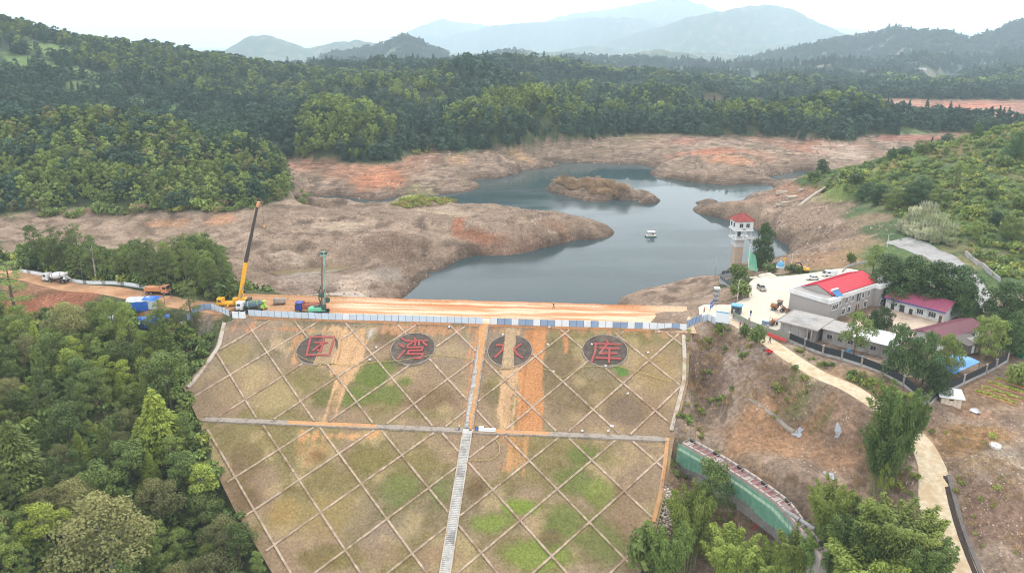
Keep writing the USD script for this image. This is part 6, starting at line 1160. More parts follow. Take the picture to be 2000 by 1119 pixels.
def mixer(name, label, p, rz, drum, chute, group='mixer trucks'):
    t = thing(name, label, 'mixer truck', p, rz, group)
    cab(t, -4.7, 'truck_white'); obj('frame', box(.4, 0, .95, 8.2, .9, .3), 'chassis', t)
    for x in (-3.7, -1.9, 1.6, 3.0):
        for y in (-1.05, 1.05): wheel(t, x, y)
    prof = [(-2.2, .62), (-1.7, .95), (-.4, 1.22), (1.3, 1.16), (3.0, .75), (3.6, .58)]; sl = math.radians(11); ring = []
    a = np.arange(20) / 20 * 2 * np.pi
    for x, r in prof: ring.append(np.stack([np.full(20, x) * math.cos(sl) - r * np.sin(a) * math.sin(sl), r * np.cos(a), 2.35 + x * math.sin(sl) + r * np.sin(a) * math.cos(sl)], 1))
    v = np.vstack(ring + [ring[0].mean(0)[None], ring[-1].mean(0)[None]]); i = np.arange(20); j = (i + 1) % 20; f = np.vstack([np.stack([k * 20 + i, k * 20 + j, (k + 1) * 20 + j], 1) for k in range(5)] + [np.stack([k * 20 + i, (k + 1) * 20 + j, (k + 1) * 20 + i], 1) for k in range(5)] + [np.stack([j, i, np.full(20, 120)], 1), np.stack([100 + i, 100 + j, np.full(20, 121)], 1)])
    d = obj('drum', (v, f), drum, t, smooth=50)
    for k, (x, r) in enumerate(((-.9, 1.17), (2.1, 1.0))): c = np.array([x * math.cos(sl), 0, 2.35 + x * math.sin(sl)]); ax = np.array([math.cos(sl), 0, math.sin(sl)]); obj('drum_band', cyl(c - ax * .09, c + ax * .09, r + .05, n=20, caps=False), chute if chute == 'lime_paint' else 'rim_metal', d)
    if chute == 'lime_paint':
        for k in range(3): obj('drum_stripe', box(-.3 + k * .75, -.62, 3.25 + k * .12, .45, .5, .06), 'lime_paint', d)
    obj('front_stand', box(-2.2, 0, 1.7, .3, 1.3, 1.3), 'chassis', t); obj('rear_stand', trimesh.convex.convex_hull(np.array([[x, y, z] for y in (-.7, .7) for x, z in ((2.6, 1.1), (3.9, 1.1), (3.7, 2.5), (3.3, 2.5))])), chute, t)
    obj('hopper', cyl((3.7, 0, 2.9), (3.7, 0, 3.5), .45, .75, 12), chute, t); obj('chute', bar((3.8, 0, 2.2), (4.9, .3, 1.4), .5, .1), chute, t); obj('fender', box(2.3, 0, 1.22, 2.8, 2.35, .08), 'chassis', t); obj('water_tank', cyl((-2.75, -1.0, 1.9), (-2.75, 1.0, 1.9), .35, n=12), 'truck_white', t)
    for y in (-1, 1): obj('tail_light', box(4.2, y * .95, 1.0, .06, .3, .15), 'lamp_red', t)
    for k in range(4): obj('ladder_rung', box(3.95, -.75, 1.3 + k * .4, .06, .4, .05), 'rim_metal', t)
    return t
def crest_at(u, v, z=.05): return at_z(u, v, z)
mixer('mixer_truck', 'white cabbed concrete mixer with slate drum and lime chute behind the crest hoarding', crest_at(494, 608), -4, 'drum_slate', 'lime_paint')
p_ = at_z(112, 547, .8); mixer('mixer_truck', 'dusty white concrete mixer driving along the dirt road before the pines', (p_[0], p_[1], float(road_z('dirt')(p_[0], p_[1])) + .12), -9, 'truck_white', 'truck_white')
# truck crane
base = crest_at(462, 598); t = thing('truck_crane', 'yellow truck crane with its long black boom raised beside the mixer', 'crane', base, 2)
cab(t, -5.6, 'crane_yellow', l=1.9, h=1.9); obj('carrier', box(.2, 0, 1.15, 9.6, 2.5, .55), 'crane_yellow', t)
for x in (-4.5, -3.0, 1.8, 3.2, 4.4):
    for y in (-1.05, 1.05): wheel(t, x, y)
for x in (-1.9, 3.9):
    obj('outrigger', box(x, 0, .85, .4, 5.6, .3), 'crane_yellow', t)
    for y in (-2.7, 2.7): obj('outrigger_foot', cyl((x, y, .02), (x, y, .9), .13, n=8), 'rim_metal', t)
slew = obj('slewing_platform', bev(3.6, 2.3, 1.2, .15, (1.6, 0, 1.45)), 'crane_yellow', t); obj('counterweight', box(4.1, 0, 2.0, 1.1, 2.5, 1.2), 'chassis', t); obj('operator_cab', bev(1.5, .95, 1.6, .15, (.3, -1.2, 1.6)), 'crane_yellow', t); obj('cab_glass', box(-.42, -1.2, 2.6, .06, .75, .8), 'window_glass', t)
yb = base[1] + 1.0; foot, mid, tip, tip2 = at_y(469, 582, yb), at_y(480, 512, yb + .6), at_y(503, 402, yb + 1.2), at_y(505, 396, yb + 1.2)
Rz = np.array([[math.cos(math.radians(-2)), -math.sin(math.radians(-2)), 0], [math.sin(math.radians(-2)), math.cos(math.radians(-2)), 0], [0, 0, 1]])
foot, mid, tip, tip2 = [Rz @ (q - base) for q in (foot, mid, tip, tip2)]
obj('boom_base', bar(foot, mid, 1.15, 1.2), 'crane_yellow', t); d = (tip - mid) / np.linalg.norm(tip - mid); Lb = np.linalg.norm(tip - mid)
for k, w in enumerate((.98, .86, .76, .66)): obj('boom_section', bar(mid + d * Lb * k / 4, mid + d * Lb * (k + 1) / 4, w, w * 1.05), 'boom_black', t)
obj('boom_head', bar(tip - d * .3, tip2 + d * .2, .9, .8), 'dump_orange', t); obj('jib_arm', bar(tip, tip + np.array([1.2, 0, .2]), .2, .25), 'dump_orange', t)
obj('lift_cylinder', cyl(np.array([1.6, -.1, 2.4]), foot + (mid - foot) * .62 + np.array([.5, 0, -.2]), .24, .17, 10), 'rim_metal', t); obj('winch_post', bar((2.6, .2, 2.5), (2.2, .1, 5.2), .3, .3), 'crane_yellow', t)
obj('hoist_rope', cyl(tip2 + (.9, 0, 0), (tip2[0] + .9, tip2[1], tip2[2] - 7), .03, n=5), 'boom_black', t); obj('hook_block', bev(.4, .3, .7, .1, (tip2[0] + .9, tip2[1], tip2[2] - 7.6)), 'crane_yellow', t)
# drilling rig
p_ = crest_at(628, 612); t = thing('drilling_rig', 'mint green rotary drilling rig with tall mast beside the blue dump truck', 'drilling rig', p_, 8)
for y in (-1.35, 1.35):
    obj('track', trimesh.convex.convex_hull(np.vstack([cyl((x, y - .32, .45), (x, y + .32, .45), .45, n=12).vertices for x in (-1.9, 1.9)])), 'tyre_rubber', t)
obj('undercarriage', box(0, 0, .65, 2.8, 2.2, .5), 'rig_dark', t); up = obj('upper_body', bev(4.6, 2.7, 1.3, .25, (-.9, -.1, 1.0)), 'rig_green', t); obj('counterweight', bev(1.1, 2.8, 1.0, .3, (-3.2, -.1, 1.1)), 'rig_green', t); obj('operator_cab', bev(1.5, 1.0, 1.7, .15, (.9, -.95, 1.3)), 'rig_dark', t); obj('cab_glass', box(1.67, -.95, 2.4, .05, .8, .9), 'window_glass', t); obj('engine_hood', box(-.6, .1, 2.36, 2.8, 2.2, .2), 'rig_dark', t); obj('winch_drum', cyl((.9, -.2, 2.2), (.9, 1.0, 2.2), .5, n=14), 'rig_dark', t)
yb = p_[1] + .6; m0, m1, m2 = at_y(634, 602, yb), at_y(633, 500, yb), at_y(633, 490, yb); Rz = np.array([[math.cos(math.radians(-8)), -math.sin(math.radians(-8)), 0], [math.sin(math.radians(-8)), math.cos(math.radians(-8)), 0], [0, 0, 1]]); m0, m1, m2 = [Rz @ (q - p_) for q in (m0, m1, m2)]
obj('mast', bar(m0, m1, .5, .6), 'rig_mast', t); obj('kelly_bar', cyl(m0 + (-.75, 0, .5), m1 + (-.7, 0, -.5), .24, n=10), 'rig_rust', t); obj('rotary_head', bev(1.3, 1.1, 1.3, .12, (m0[0] - .6, m0[1], m0[2] + 3.6)), 'rig_dark', t); obj('mast_head', trimesh.convex.convex_hull(np.array([[m1[0] + x, m1[1] + y, m1[2] + z] for y in (-.5, .5) for x, z in ((-1.1, 0), (.7, 0), (-.9, 1.3), (.5, 1.3))])), 'rig_mast', t)
for s in (-1, 1): obj('sheave', cyl((m1[0] - .9 * s * .6, m1[1] - .56, m1[2] + .9), (m1[0] - .9 * s * .6, m1[1] + .56, m1[2] + .9), .42, n=12), 'rig_dark', t)
for sy in (-.7, .7): obj('mast_brace', cyl((-.6, sy, 2.2), m0 + (m1 - m0) * .38 + np.array([.1, sy * .4, 0]), .16, .12, 8), 'rig_dark', t)
obj('hose_reel', cyl((m0[0] + .9, m0[1] - .2, m0[2] + 2.6), (m0[0] + .9, m0[1] + .2, m0[2] + 2.6), .9, n=18), 'rig_dark', t); obj('hose_bundle', tube([(m0[0] - .9, m0[1] + .4, m0[2] + 1), (m0[0] - 1.5, m0[1] + .4, m0[2] + 3), (m0[0] - 1.3, m0[1] + .4, m0[2] + 5), (m0[0] - .5, m0[1] + .4, m0[2] + 7)], .18, 6), 'rig_dark', t); obj('auger', cyl((m0[0] - .75, m0[1], .1), (m0[0] - .75, m0[1], 1.8), .42, n=12), 'rig_rust', t)
def dump_truck(label, p, rz, cabm, bedm, s=1.0):
    t = thing('dump_truck', label, 'dump truck', p, rz); cab(t, -3.9, cabm); obj('frame', box(.2, 0, .95, 7.2, .9, .3), 'chassis', t)
    for x in (-2.9, 1.5, 2.8):
        for y in (-1.05, 1.05): wheel(t, x, y)
    z0, z1 = 1.25, 2.5; obj('bed_floor', box(1.05, 0, z0, 5.2, 2.4, .14), bedm, t)
    for y in (-1.22, 1.22): obj('bed_side', box(1.05, y, (z0 + z1) / 2, 5.2, .09, z1 - z0), bedm, t)
    obj('bed_front', box(-1.56, 0, z0 + .8, .1, 2.53, 1.6), bedm, t); obj('tailgate', box(3.68, 0, (z0 + z1) / 2 - .05, .1, 2.4, 1.1), bedm, t)
    for k in range(4): obj('bed_rib', cat_([box(-.8 + k * 1.25, y, (z0 + z1) / 2, .14, .1, 1.2) for y in (-1.31, 1.31)]), bedm, t)
    X, Y = np.meshgrid(np.linspace(-1.4, 3.5, 14), np.linspace(-1.1, 1.1, 8), indexing='ij'); Z = 2.2 + .5 * np.exp(-((X - 1) / 1.6) ** 2 - (Y / .8) ** 2) + .15 * noise(np.stack([X * 2, Y * 2, 0 * X], -1), 3); ii_ = np.arange(X.size).reshape(X.shape)
    obj('load_of_earth', (np.stack([X, Y, Z], -1).reshape(-1, 3), np.stack([ii_[:-1, :-1], ii_[1:, :-1], ii_[1:, 1:], ii_[:-1, 1:]], -1).reshape(-1, 4)), 'soil_path' if bedm != 'rust_body' else 'rust_body', t, smooth=True); return t
dump_truck('blue cabbed dump truck with rusty red bed beside the drilling rig', crest_at(604, 608), -3, 'truck_blue', 'rust_body')
p_ = at_z(308, 574, .8); dump_truck('faded orange dump truck parked at the end of the dirt road', (p_[0], p_[1], float(height(p_[0], p_[1])) + .1), 176, 'dump_orange', 'dump_orange')
p_ = crest_at(546, 594); t = thing('concrete_pipe_tank', 'short beige cylindrical tank lying behind the mixer truck', 'tank', p_, 12); obj('shell', cyl((-1.8, 0, 1.0), (1.8, 0, 1.0), .95, n=18), 'kerb_concrete', t, smooth=40)
for x in (-1.2, 1.2): obj('cradle', box(x, 0, .18, .3, 1.7, .36), 'timber_dark', t); obj('band', cyl((x - .06, 0, 1.0), (x + .06, 0, 1.0), .99, n=18, caps=False), 'rim_metal', t)
obj('end_cap', cyl((1.8, 0, 1.0), (1.95, 0, 1.0), .6, n=14), 'grey_concrete', t)
# excavator by the yard
def excavator(label, p, rz, body, arm):
    t = thing('excavator', label, 'excavator', p, rz); t.AddScaleOp().Set(Gf.Vec3f(.72, .72, .72))
    for y in (-1.1, 1.1): obj('track', trimesh.convex.convex_hull(np.vstack([cyl((x, y - .28, .4), (x, y + .28, .4), .4, n=12).vertices for x in (-1.5, 1.5)])), 'tyre_rubber', t)
    obj('undercarriage', box(0, 0, .55, 1.8, 1.8, .4), 'chassis', t); obj('upper_body', bev(3.0, 2.4, 1.2, .25, (-.5, 0, .85)), body, t); obj('operator_cab', bev(1.4, 1.0, 1.6, .15, (.5, .6, 1.2)), body, t); obj('cab_glass', box(1.22, .6, 2.2, .06, .8, .8), 'window_glass', t)
    obj('boom', cat_([bar((.9, -.2, 1.6), (2.6, -.2, 4.4), .4, .55), bar((2.5, -.2, 4.3), (4.6, -.2, 4.6), .4, .5)]), arm, t); obj('stick', bar((4.5, -.2, 4.8), (5.3, -.2, 1.9), .32, .4), arm, t); obj('bucket', trimesh.convex.convex_hull(np.array([[x, y, z] for y in (-.75, .35) for x, z in ((4.7, 1.9), (5.5, 1.9), (5.4, .9), (4.6, .8))])), arm, t); obj('ram', cyl((1.6, -.2, 1.9), (2.7, -.2, 3.9), .1, n=8), 'rim_metal', t)
excavator('small yellow excavator with dark arm standing behind the yard', at_z(1572, 531, -.6), 168, 'crane_yellow', 'boom_black')
p_ = at_z(1520, 607, .15); t = thing('wheel_loader', 'muddy brown loader parked against the office building end wall', 'loader', p_, -38)
for x in (-1.2, 1.3):
    for y in (-.9, .9): wheel(t, x, y, .62, .45)
obj('rear_body', bev(2.2, 1.6, 1.2, .2, (-1.2, 0, .8)), 'loader_brown', t); obj('cab_frame', cat_([box(x, y, 2.4, .12, .12, 1.6) for x in (-.3, .8) for y in (-.65, .65)]), 'rig_rust', t); obj('cab_roof', bev(1.6, 1.6, .2, .06, (.25, 0, 3.2)), 'loader_brown', t); obj('cab_glass', box(.25, 0, 2.35, .9, 1.2, 1.0), 'window_glass', t)
for y in (-.55, .55): obj('lift_arm', bar((.9, y, 1.7), (2.7, y, .7), .18, .3), 'rig_rust', t)
obj('bucket', trimesh.convex.convex_hull(np.array([[x, y, z] for y in (-1.2, 1.2) for x, z in ((2.5, 1.2), (2.6, .15), (3.6, .1))])), 'rig_rust', t)
for u, v, rz, m_, lab in ((1510, 634, 25, 'loader_brown', 'small brown dumper beside the blue crate at the fence'),):
    p_ = at_z(u, v, .15); t = thing('site_dumper', lab, 'dumper', p_, rz)
    for x in (-.8, .8):
        for y in (-.6, .6): wheel(t, x, y, .38, .28)
    obj('skip', trimesh.convex.convex_hull(np.array([[x, y, z] for y in (-.7, .7) for x, z in ((.1, .9), (1.0, .8), (1.6, 1.6), (.0, 1.6))])), 'dump_orange', t); obj('engine_box', bev(1.2, 1.0, .7, .1, (-.9, 0, .6)), m_, t); obj('seat', box(-.6, 0, 1.4, .5, .5, .15), 'boom_black', t); obj('roll_bar', tube([(-1.0, -.5, 1.2), (-1.0, -.5, 2.3), (-1.0, .5, 2.3), (-1.0, .5, 1.2)], .05), 'rig_rust', t)
p_ = at_z(1497, 633, .15); t = thing('blue_crate', 'light blue site crate beside the fence and the small dumper', 'crate', p_, -30); obj('box', bev(2.4, 1.3, 1.1, .06), 'panel_blue', t); obj('lid', box(0, 0, 1.16, 2.5, 1.4, .1), 'panel_pale', t); obj('band', box(0, -.67, .55, 2.42, .04, .12), 'dark_steel', t)
# cars
def car(label, p, rz, m_, suv=False):
    t = thing('parked_car', label, 'car', p, rz); H = 1.72 if suv else 1.45; L = 4.5
    lo = [(-2.2, .35), (-2.25, .72), (-1.95, .98), (-1.0, 1.02), (1.5, 1.02), (2.2, .95), (2.25, .4)]; b = obj('body', side_prism(lo, -.88, .88), m_, t, smooth=25)
    v = np.array([[x, s * w, z] for s in (-1, 1) for x, z, w in ((-1.15, 1.0, .84), (-.45, H - .04, .64), (1.0 if not suv else 1.6, H - .02, .64), (1.75 if not suv else 2.05, 1.0, .82))]); obj('cabin', trimesh.convex.convex_hull(v), 'window_glass', t)
    obj('roof', trimesh.convex.convex_hull(np.array([[x, s * .645, z] for s in (-1, 1) for x, z in ((-.5, H - .05), (-.4, H + .02), (.95 if not suv else 1.55, H + .02), (1.05 if not suv else 1.65, H - .05))])), m_, t)
    for s in (-1, 1):
        obj('pillar', cat_([bar((-1.15, s * .845, 1.0), (-.45, s * .65, H - .02), .09, .06), bar((.35, s * .845, 1.0), (.3, s * .655, H - .02), .09, .06), bar((1.75 if not suv else 2.02, s * .83, 1.0), (1.02 if not suv else 1.6, s * .65, H - .02), .12, .07)]), m_, t); obj('headlight', box(-2.2, s * .62, .75, .1, .34, .14), 'lamp_clear', t); obj('tail_light', box(2.22, s * .65, .82, .08, .3, .16), 'lamp_red', t); obj('mirror', box(-.85, s * .95, 1.08, .12, .16, .12), m_, t)
        for x in (-1.4, 1.38): wheel(t, x, s * .80, .33, .22)
    obj('number_plate', box(2.27, 0, .62, .03, .45, .13), 'panel_white', t); return t
car('white saloon car parked at the far edge of the yard', at_z(1587, 546, .16), 4, 'car_white')
car('grey beige off-road car seen from behind in the yard', at_z(1487, 566, .16), 94, 'car_grey', True)
p_ = at_z(1620, 539, .16); t = thing('white_van', 'white van parked behind the office building beside the saloon', 'van', p_, 12); obj('body', trimesh.convex.convex_hull(np.array([[x, s * w, z] for s in (-1, 1) for x, z, w in ((-2.6, .4, .95), (-2.6, 1.1, .95), (-1.7, 2.0, .85), (2.5, 2.1, .85), (2.6, .4, .95))])), 'car_white', t); obj('windscreen', trimesh.convex.convex_hull(np.array([[x, s * .78, z] for s in (-1, 1) for x, z in ((-2.56, 1.2), (-1.82, 1.96), (-2.6, 1.22), (-1.88, 1.98))])), 'window_glass', t)
for s in (-1, 1):
    obj('side_window', box(-.9, s * .93, 1.5, 1.2, .03, .5), 'window_glass', t)
    for x in (-1.7, 1.7): wheel(t, x, s * .85, .36, .24)
# ------------------------------------------------------------------ boat, lamps, small works by the water
p_ = at_z(1271, 462, W); t = thing('work_boat', 'small flat green and white work boat on the open water', 'boat', (p_[0], p_[1], W), 8); plain('boat_green', lin(58, 140, 120), .5, .1, 1.0)
for s in (-1, 1): obj('pontoon', trimesh.convex.convex_hull(np.array([[x, s * 1.0 + y, z] for y in (-.5, .5) for x, z in ((-2.6, .0), (-2.9, .55), (2.9, .55), (2.6, 0.0), (0, -.2))])), 'boat_green', t)
obj('deck', box(0, 0, .62, 5.4, 3.0, .14), 'timber_light', t); obj('canopy', bev(4.0, 2.8, .25, .1, (.2, 0, 2.5)), 'white_metal', t); obj('cabin', box(.8, 0, 1.3, 1.8, 1.8, 1.2), 'truck_white', t); obj('cabin_window', box(.8, -.93, 1.5, 1.2, .05, .5), 'window_glass', t)
for x in (-1.6, 2.0):
    for y in (-1.2, 1.2): obj('post', cyl((x, y, .6), (x, y, 2.55), .05, n=6), 'dark_steel', t)
obj('lower_hull_line', box(0, -1.52, .45, 5.5, .05, .12), 'truck_white', t)
for u, v, h_, arm, lab in ((1397, 533, 9, .8, 'thin grey lamp post standing beside the water railing'), (1459, 541, 12, .2, 'white lamp post with twin heads before the tower shaft'), (1545, 524, 6.5, .7, 'white lamp post beside the cove behind the yard'), (1732, 484, 5.5, 1.2, 'white lamp post at the lower edge of the spillway'), (1440, 587, 7, .6, 'grey lamp post at the grassy corner of the yard')):
    p_ = ground(u, v); t = thing('lamp_post', lab, 'lamp post', p_ - (0, 0, .2), 0); obj('pole', cyl((0, 0, 0), (0, 0, h_), .11, .07, 8), 'white_metal', t); obj('arm', cyl((0, 0, h_ - .1), (arm, 0, h_ + .15), .05, n=6), 'white_metal', t); obj('lamp_head', bev(.6, .25, .15, .05, (arm + .2, 0, h_ + .08)), 'grey_concrete', t); obj('base', box(0, 0, .1, .5, .5, .4), 'grey_concrete', t)
p_ = at_z(1524, 521, -.3); t = thing('water_dome', 'light blue plastic dome tank by the shore', 'tank', p_, 0); obj('dome', trimesh.convex.convex_hull(np.vstack([np.stack([1.4 * math.cos(e) * np.cos(np.arange(16) / 16 * 6.283), 1.4 * math.cos(e) * np.sin(np.arange(16) / 16 * 6.283), np.full(16, .5 + 1.5 * math.sin(e))], 1) for e in (0, .4, .8, 1.2, 1.5)])), 'panel_cyan', t, smooth=50); obj('skirt', cyl((0, 0, -.4), (0, 0, .5), 1.45, n=16), 'panel_pale', t); obj('hatch', cyl((0, 0, 1.95), (0, 0, 2.2), .3, n=10), 'panel_white', t)
p_ = at_z(1532, 515, -1.0); t = thing('yellow_buoy', 'small yellow marker on a post behind the blue dome', 'marker', p_, 0); obj('post', cyl((0, 0, -.3), (0, 0, 1.4), .06), 'white_metal', t); obj('disc', bev(.9, .3, .9, .1, (0, 0, 1.3)), 'crane_yellow', t)
# blue and white tarpaulin shelters below the dirt road
plain('tarp_white', lin(214, 218, 228), .6, .1, .8, stain=lin(180, 186, 200)); plain('tarp_blue', lin(52, 108, 200), .5, .08, .8, stain=lin(90, 150, 226))
def tent(label, u, v, z, sx, sy, h, rz, m_, m2):
    p_ = at_z(u, v, z); gz_ = float(height(p_[0], p_[1])); t = thing('tarpaulin_shelter', label, 'shelter', (p_[0], p_[1], gz_), rz)
    X, Y = np.meshgrid(np.linspace(-sx / 2, sx / 2, 12), np.linspace(-sy / 2, sy / 2, 10), indexing='ij'); Z = h + .8 * (1 - np.abs(Y) / (sy / 2)) + .5 * (noise(np.stack([X / 1.3, Y / 1.3, 0 * X + u], -1), 4) - .5); ii_ = np.arange(120).reshape(12, 10); f = np.stack([ii_[:-1, :-1], ii_[1:, :-1], ii_[1:, 1:], ii_[:-1, 1:]], -1).reshape(-1, 4)
    obj('tarpaulin', (np.stack([X, Y, Z], -1).reshape(-1, 3), f), m_, t, smooth=True); obj('side_sheet', box(0, -sy / 2, h / 2 - .3, sx * .9, .06, h + .5), m2, t)
    for x in (-1, 1):
        for y in (-1, 1): obj('pole', cyl((x * sx * .46, y * sy * .46, -.6), (x * sx * .46, y * sy * .46, h + .2), .06), 'dark_steel', t)
tent('crumpled white tarpaulin shelter beside the orange dump truck', 274, 604, -.6, 6.5, 5, 2.4, 10, 'tarp_white', 'tarp_blue'); tent('blue and white tarpaulin shelter next to the crumpled white one', 302, 603, -.6, 5, 4.5, 2.2, -5, 'tarp_blue', 'tarp_white'); tent('blue site cabin with pale lid half hidden by the trees', 212, 622, -1, 4, 3, 2.6, 5, 'tarp_white', 'tarp_blue'); tent('long blue sheeting behind the trees near the hoarding bend', 300, 622, -1, 9, 3, 2.0, 22, 'tarp_blue', 'tarp_blue')

# ------------------------------------------------------------------ retaining wall being built, with scaffold and green net
plain('form_red', lin(160, 108, 108), .8, .16, .8, stain=lin(190, 172, 166)); plain('form_pale', lin(196, 178, 170), .85, .12, .8)
zt = -13.8; front = [at_z(u, v, zt) for u, v in ((1330, 868), (1394, 905), (1451, 940), (1515, 985), (1560, 1035), (1600, 1090))]; back = [at_z(u, v, zt) for u, v in ((1352, 857), (1420, 893), (1480, 930), (1545, 978), (1592, 1042), (1622, 1082))]
t = thing('retaining_wall', 'concrete channel wall under construction with red brown formwork and green net', 'wall')
fl, bl_ = sg.LineString([p[:2] for p in front]), sg.LineString([p[:2] for p in back]); n = 26
for k in range(n):
    a0, a1 = np.array(fl.interpolate(k / n, True).coords[0]), np.array(fl.interpolate((k + .985) / n, True).coords[0]); c0_, c1_ = np.array(bl_.interpolate(k / n, True).coords[0]), np.array(bl_.interpolate((k + .985) / n, True).coords[0])
    gzz = min(float(height(*a0)), zt - 2); hull = lambda P_, z0, z1: trimesh.convex.convex_hull(np.array([[x, y, z] for x, y in P_ for z in (z0, z1)]))
    q = lambda s0, s1: [a0 + (c0_ - a0) * s0, a1 + (c1_ - a1) * s0, a1 + (c1_ - a1) * s1, a0 + (c0_ - a0) * s1]
    obj('wall_block', hull(q(.12, .9), zt - 8, zt - .5), 'raw_concrete', t); obj('front_form', hull(q(.12, .24), zt - .5, zt + .35), 'form_pale', t); obj('back_form', hull(q(.78, .90), zt - .5, zt + .35), 'form_pale' if k % 4 else 'boom_black', t); obj('form_panel', hull(q(.30, .74), zt - .5, zt - .18 + .05 * (k % 2)), 'form_red' if k % 5 else 'form_pale', t)
    obj('cross_tie', bar((*(a0 + (c0_ - a0) * .12), zt + .42), (*(c0_ + (a0 - c0_) * .1), zt + .42), .16, .14), 'rim_metal', t)
n = 34; fpts = [np.array(fl.interpolate(k / n, True).coords[0]) for k in range(int(n * .84))]; bpts = [np.array(bl_.interpolate(k / n, True).coords[0]) for k in range(int(n * .84))]
outs = [a + (a - b) / np.linalg.norm(a - b) * 1.1 for a, b in zip(fpts, bpts)]; t = thing('scaffold', 'scaffold draped with green safety net along the new channel wall', 'scaffold')
for k, o in enumerate(outs):
    zb = zt - 7.5; obj('standard', cyl((*o, zb), (*o, zt + .9), .05, n=6), 'rim_metal', t)
    if k:
        for hh in (.6, -1.2, -3.0, -4.8): obj('ledger', cyl((*outs[k - 1], zt + hh), (*o, zt + hh), .04, n=5), 'rim_metal', t)
        obj('deck_board', trimesh.convex.convex_hull(np.array([[*w, zt - .9 + dz] for w in (outs[k - 1], o, o + (fpts[k] - o) * .8, outs[k - 1] + (fpts[k - 1] - outs[k - 1]) * .8) for dz in (0, .08)])), 'timber_light', t)
S_ = np.linspace(0, len(outs) - 1.001, 160); D_ = np.linspace(0, 1, 14); xy = np.array([outs[int(s)] + (outs[int(s) + 1] - outs[int(s)]) * (s - int(s)) for s in S_]); od = np.array([(outs[min(int(s), len(outs) - 2)] - fpts[min(int(s), len(outs) - 2)]) for s in S_]); od /= np.linalg.norm(od, axis=1)[:, None]
V_ = np.zeros((160, 14, 3)); wv_ = .16 * np.sin(S_ * 6.28)[:, None] * D_[None] + .35 * D_[None] ** 2 + .2 * (fbm(np.stack(np.broadcast_arrays(S_[:, None] * 1.3, D_[None] * 3, 0 * D_[None]), -1), 3, 8) - .5); V_[..., :2] = xy[:, None] + od[:, None] * (.12 + wv_)[..., None]; V_[..., 2] = zt + .9 - D_[None] * (4.6 + .5 * np.sin(S_ * .7))[:, None]
ii_ = np.arange(160 * 14).reshape(160, 14); obj('green_net', (V_.reshape(-1, 3), np.stack([ii_[:-1, :-1], ii_[:-1, 1:], ii_[1:, 1:], ii_[1:, :-1]], -1).reshape(-1, 4)), 'green_net', t, smooth=True)
for px in ((1348, 850), (1358, 850)):
    p_ = at_z(*px, zt); obj('rail_post', cyl((p_[0], p_[1], zt - 1), (p_[0], p_[1], zt + 3.2), .07), 'rim_metal', t)
p_ = at_z(1562, 1018, zt + .1); t = thing('tarp_roll', 'grey tarpaulin roll left on the channel wall edge', 'tarpaulin', p_, -58); obj('roll', cyl((-3.5, 0, .4), (3.5, 0, .4), .4, n=10), 'grey_concrete', t); obj('strap', cyl((-.1, 0, .4), (.1, 0, .4), .43, n=10, caps=False), 'boom_black', t)

# ------------------------------------------------------------------ lower field: beds, kerb log, slab, sheets
plain('crop_leaf', lin(170, 184, 70), .8, .25, 1.5, stain=lin(130, 150, 60)); plain('wet_sheet', lin(190, 194, 204), .35, .1, .6, stain=lin(176, 178, 184))
for k, (a, b) in enumerate((((1904, 766), (1985, 792)), ((1916, 757), (1996, 781)), ((1930, 749), (2005, 771)), ((1944, 741), (2010, 760)))):
    pa, pb = ground(*a)[:2], ground(*b)[:2]; t = thing('vegetable_bed', ('vegetable bed nearest to the hut', 'second vegetable bed counted from the hut', 'third vegetable bed counted from the hut', 'farthest vegetable bed from the hut below the fence')[k], 'vegetable bed', group='rows of vegetable beds')
    obj('soil_ridge', ribbon([pa, pb], 1.5, .22, .5, soft), 'soil_path', t); L_ = np.linalg.norm(pb - pa); m_ = int(L_ * 26); s_ = rng.random(m_); w_ = rng.uniform(-.55, .55, m_); nn_ = np.array([-(pb - pa)[1], (pb - pa)[0]]) / L_; xy = pa + s_[:, None] * (pb - pa) + w_[:, None] * nn_; P_ = np.column_stack([xy, soft(xy[:, 0], xy[:, 1]) + .3 + rng.uniform(0, .25, m_)])
    obj('crop_leaves', leaves(P_, np.tile((0, 0, 1.0), (m_, 1)), .24, .6, np.random.default_rng(k)), 'crop_leaf', t)
obj('log_kerb', ribbon(smooth_line([(1852, 930), (1858, 960), (1872, 1010), (1888, 1060), (1908, 1105), (1922, 1140)], None, 30), .7, .35, .6, soft), 'slate', label='grey kerb beside the ditch along the lower lane', cat='kerb'); plain('ditch_mud', lin(70, 56, 48), .9, .2, 1.0); obj('ditch', ribbon(smooth_line([(1846, 932), (1851, 962), (1864, 1012), (1880, 1064), (1898, 1110), (1912, 1142)], None, 30), .9, .12, .3, soft), 'ditch_mud', label='dark wet ditch beside the lower concrete lane', cat='ditch', kind='structure')
p_ = ground(1943, 872); t = thing('manhole_slab', 'round white concrete slab lying in the dug up field', 'slab', p_, 0); obj('slab', cyl((0, 0, -.3), (0, 0, .45), 1.15, n=22), 'white_wall', t, smooth=40); obj('rim', cyl((0, 0, .45), (0, 0, .5), .9, n=22), 'white_metal', t)
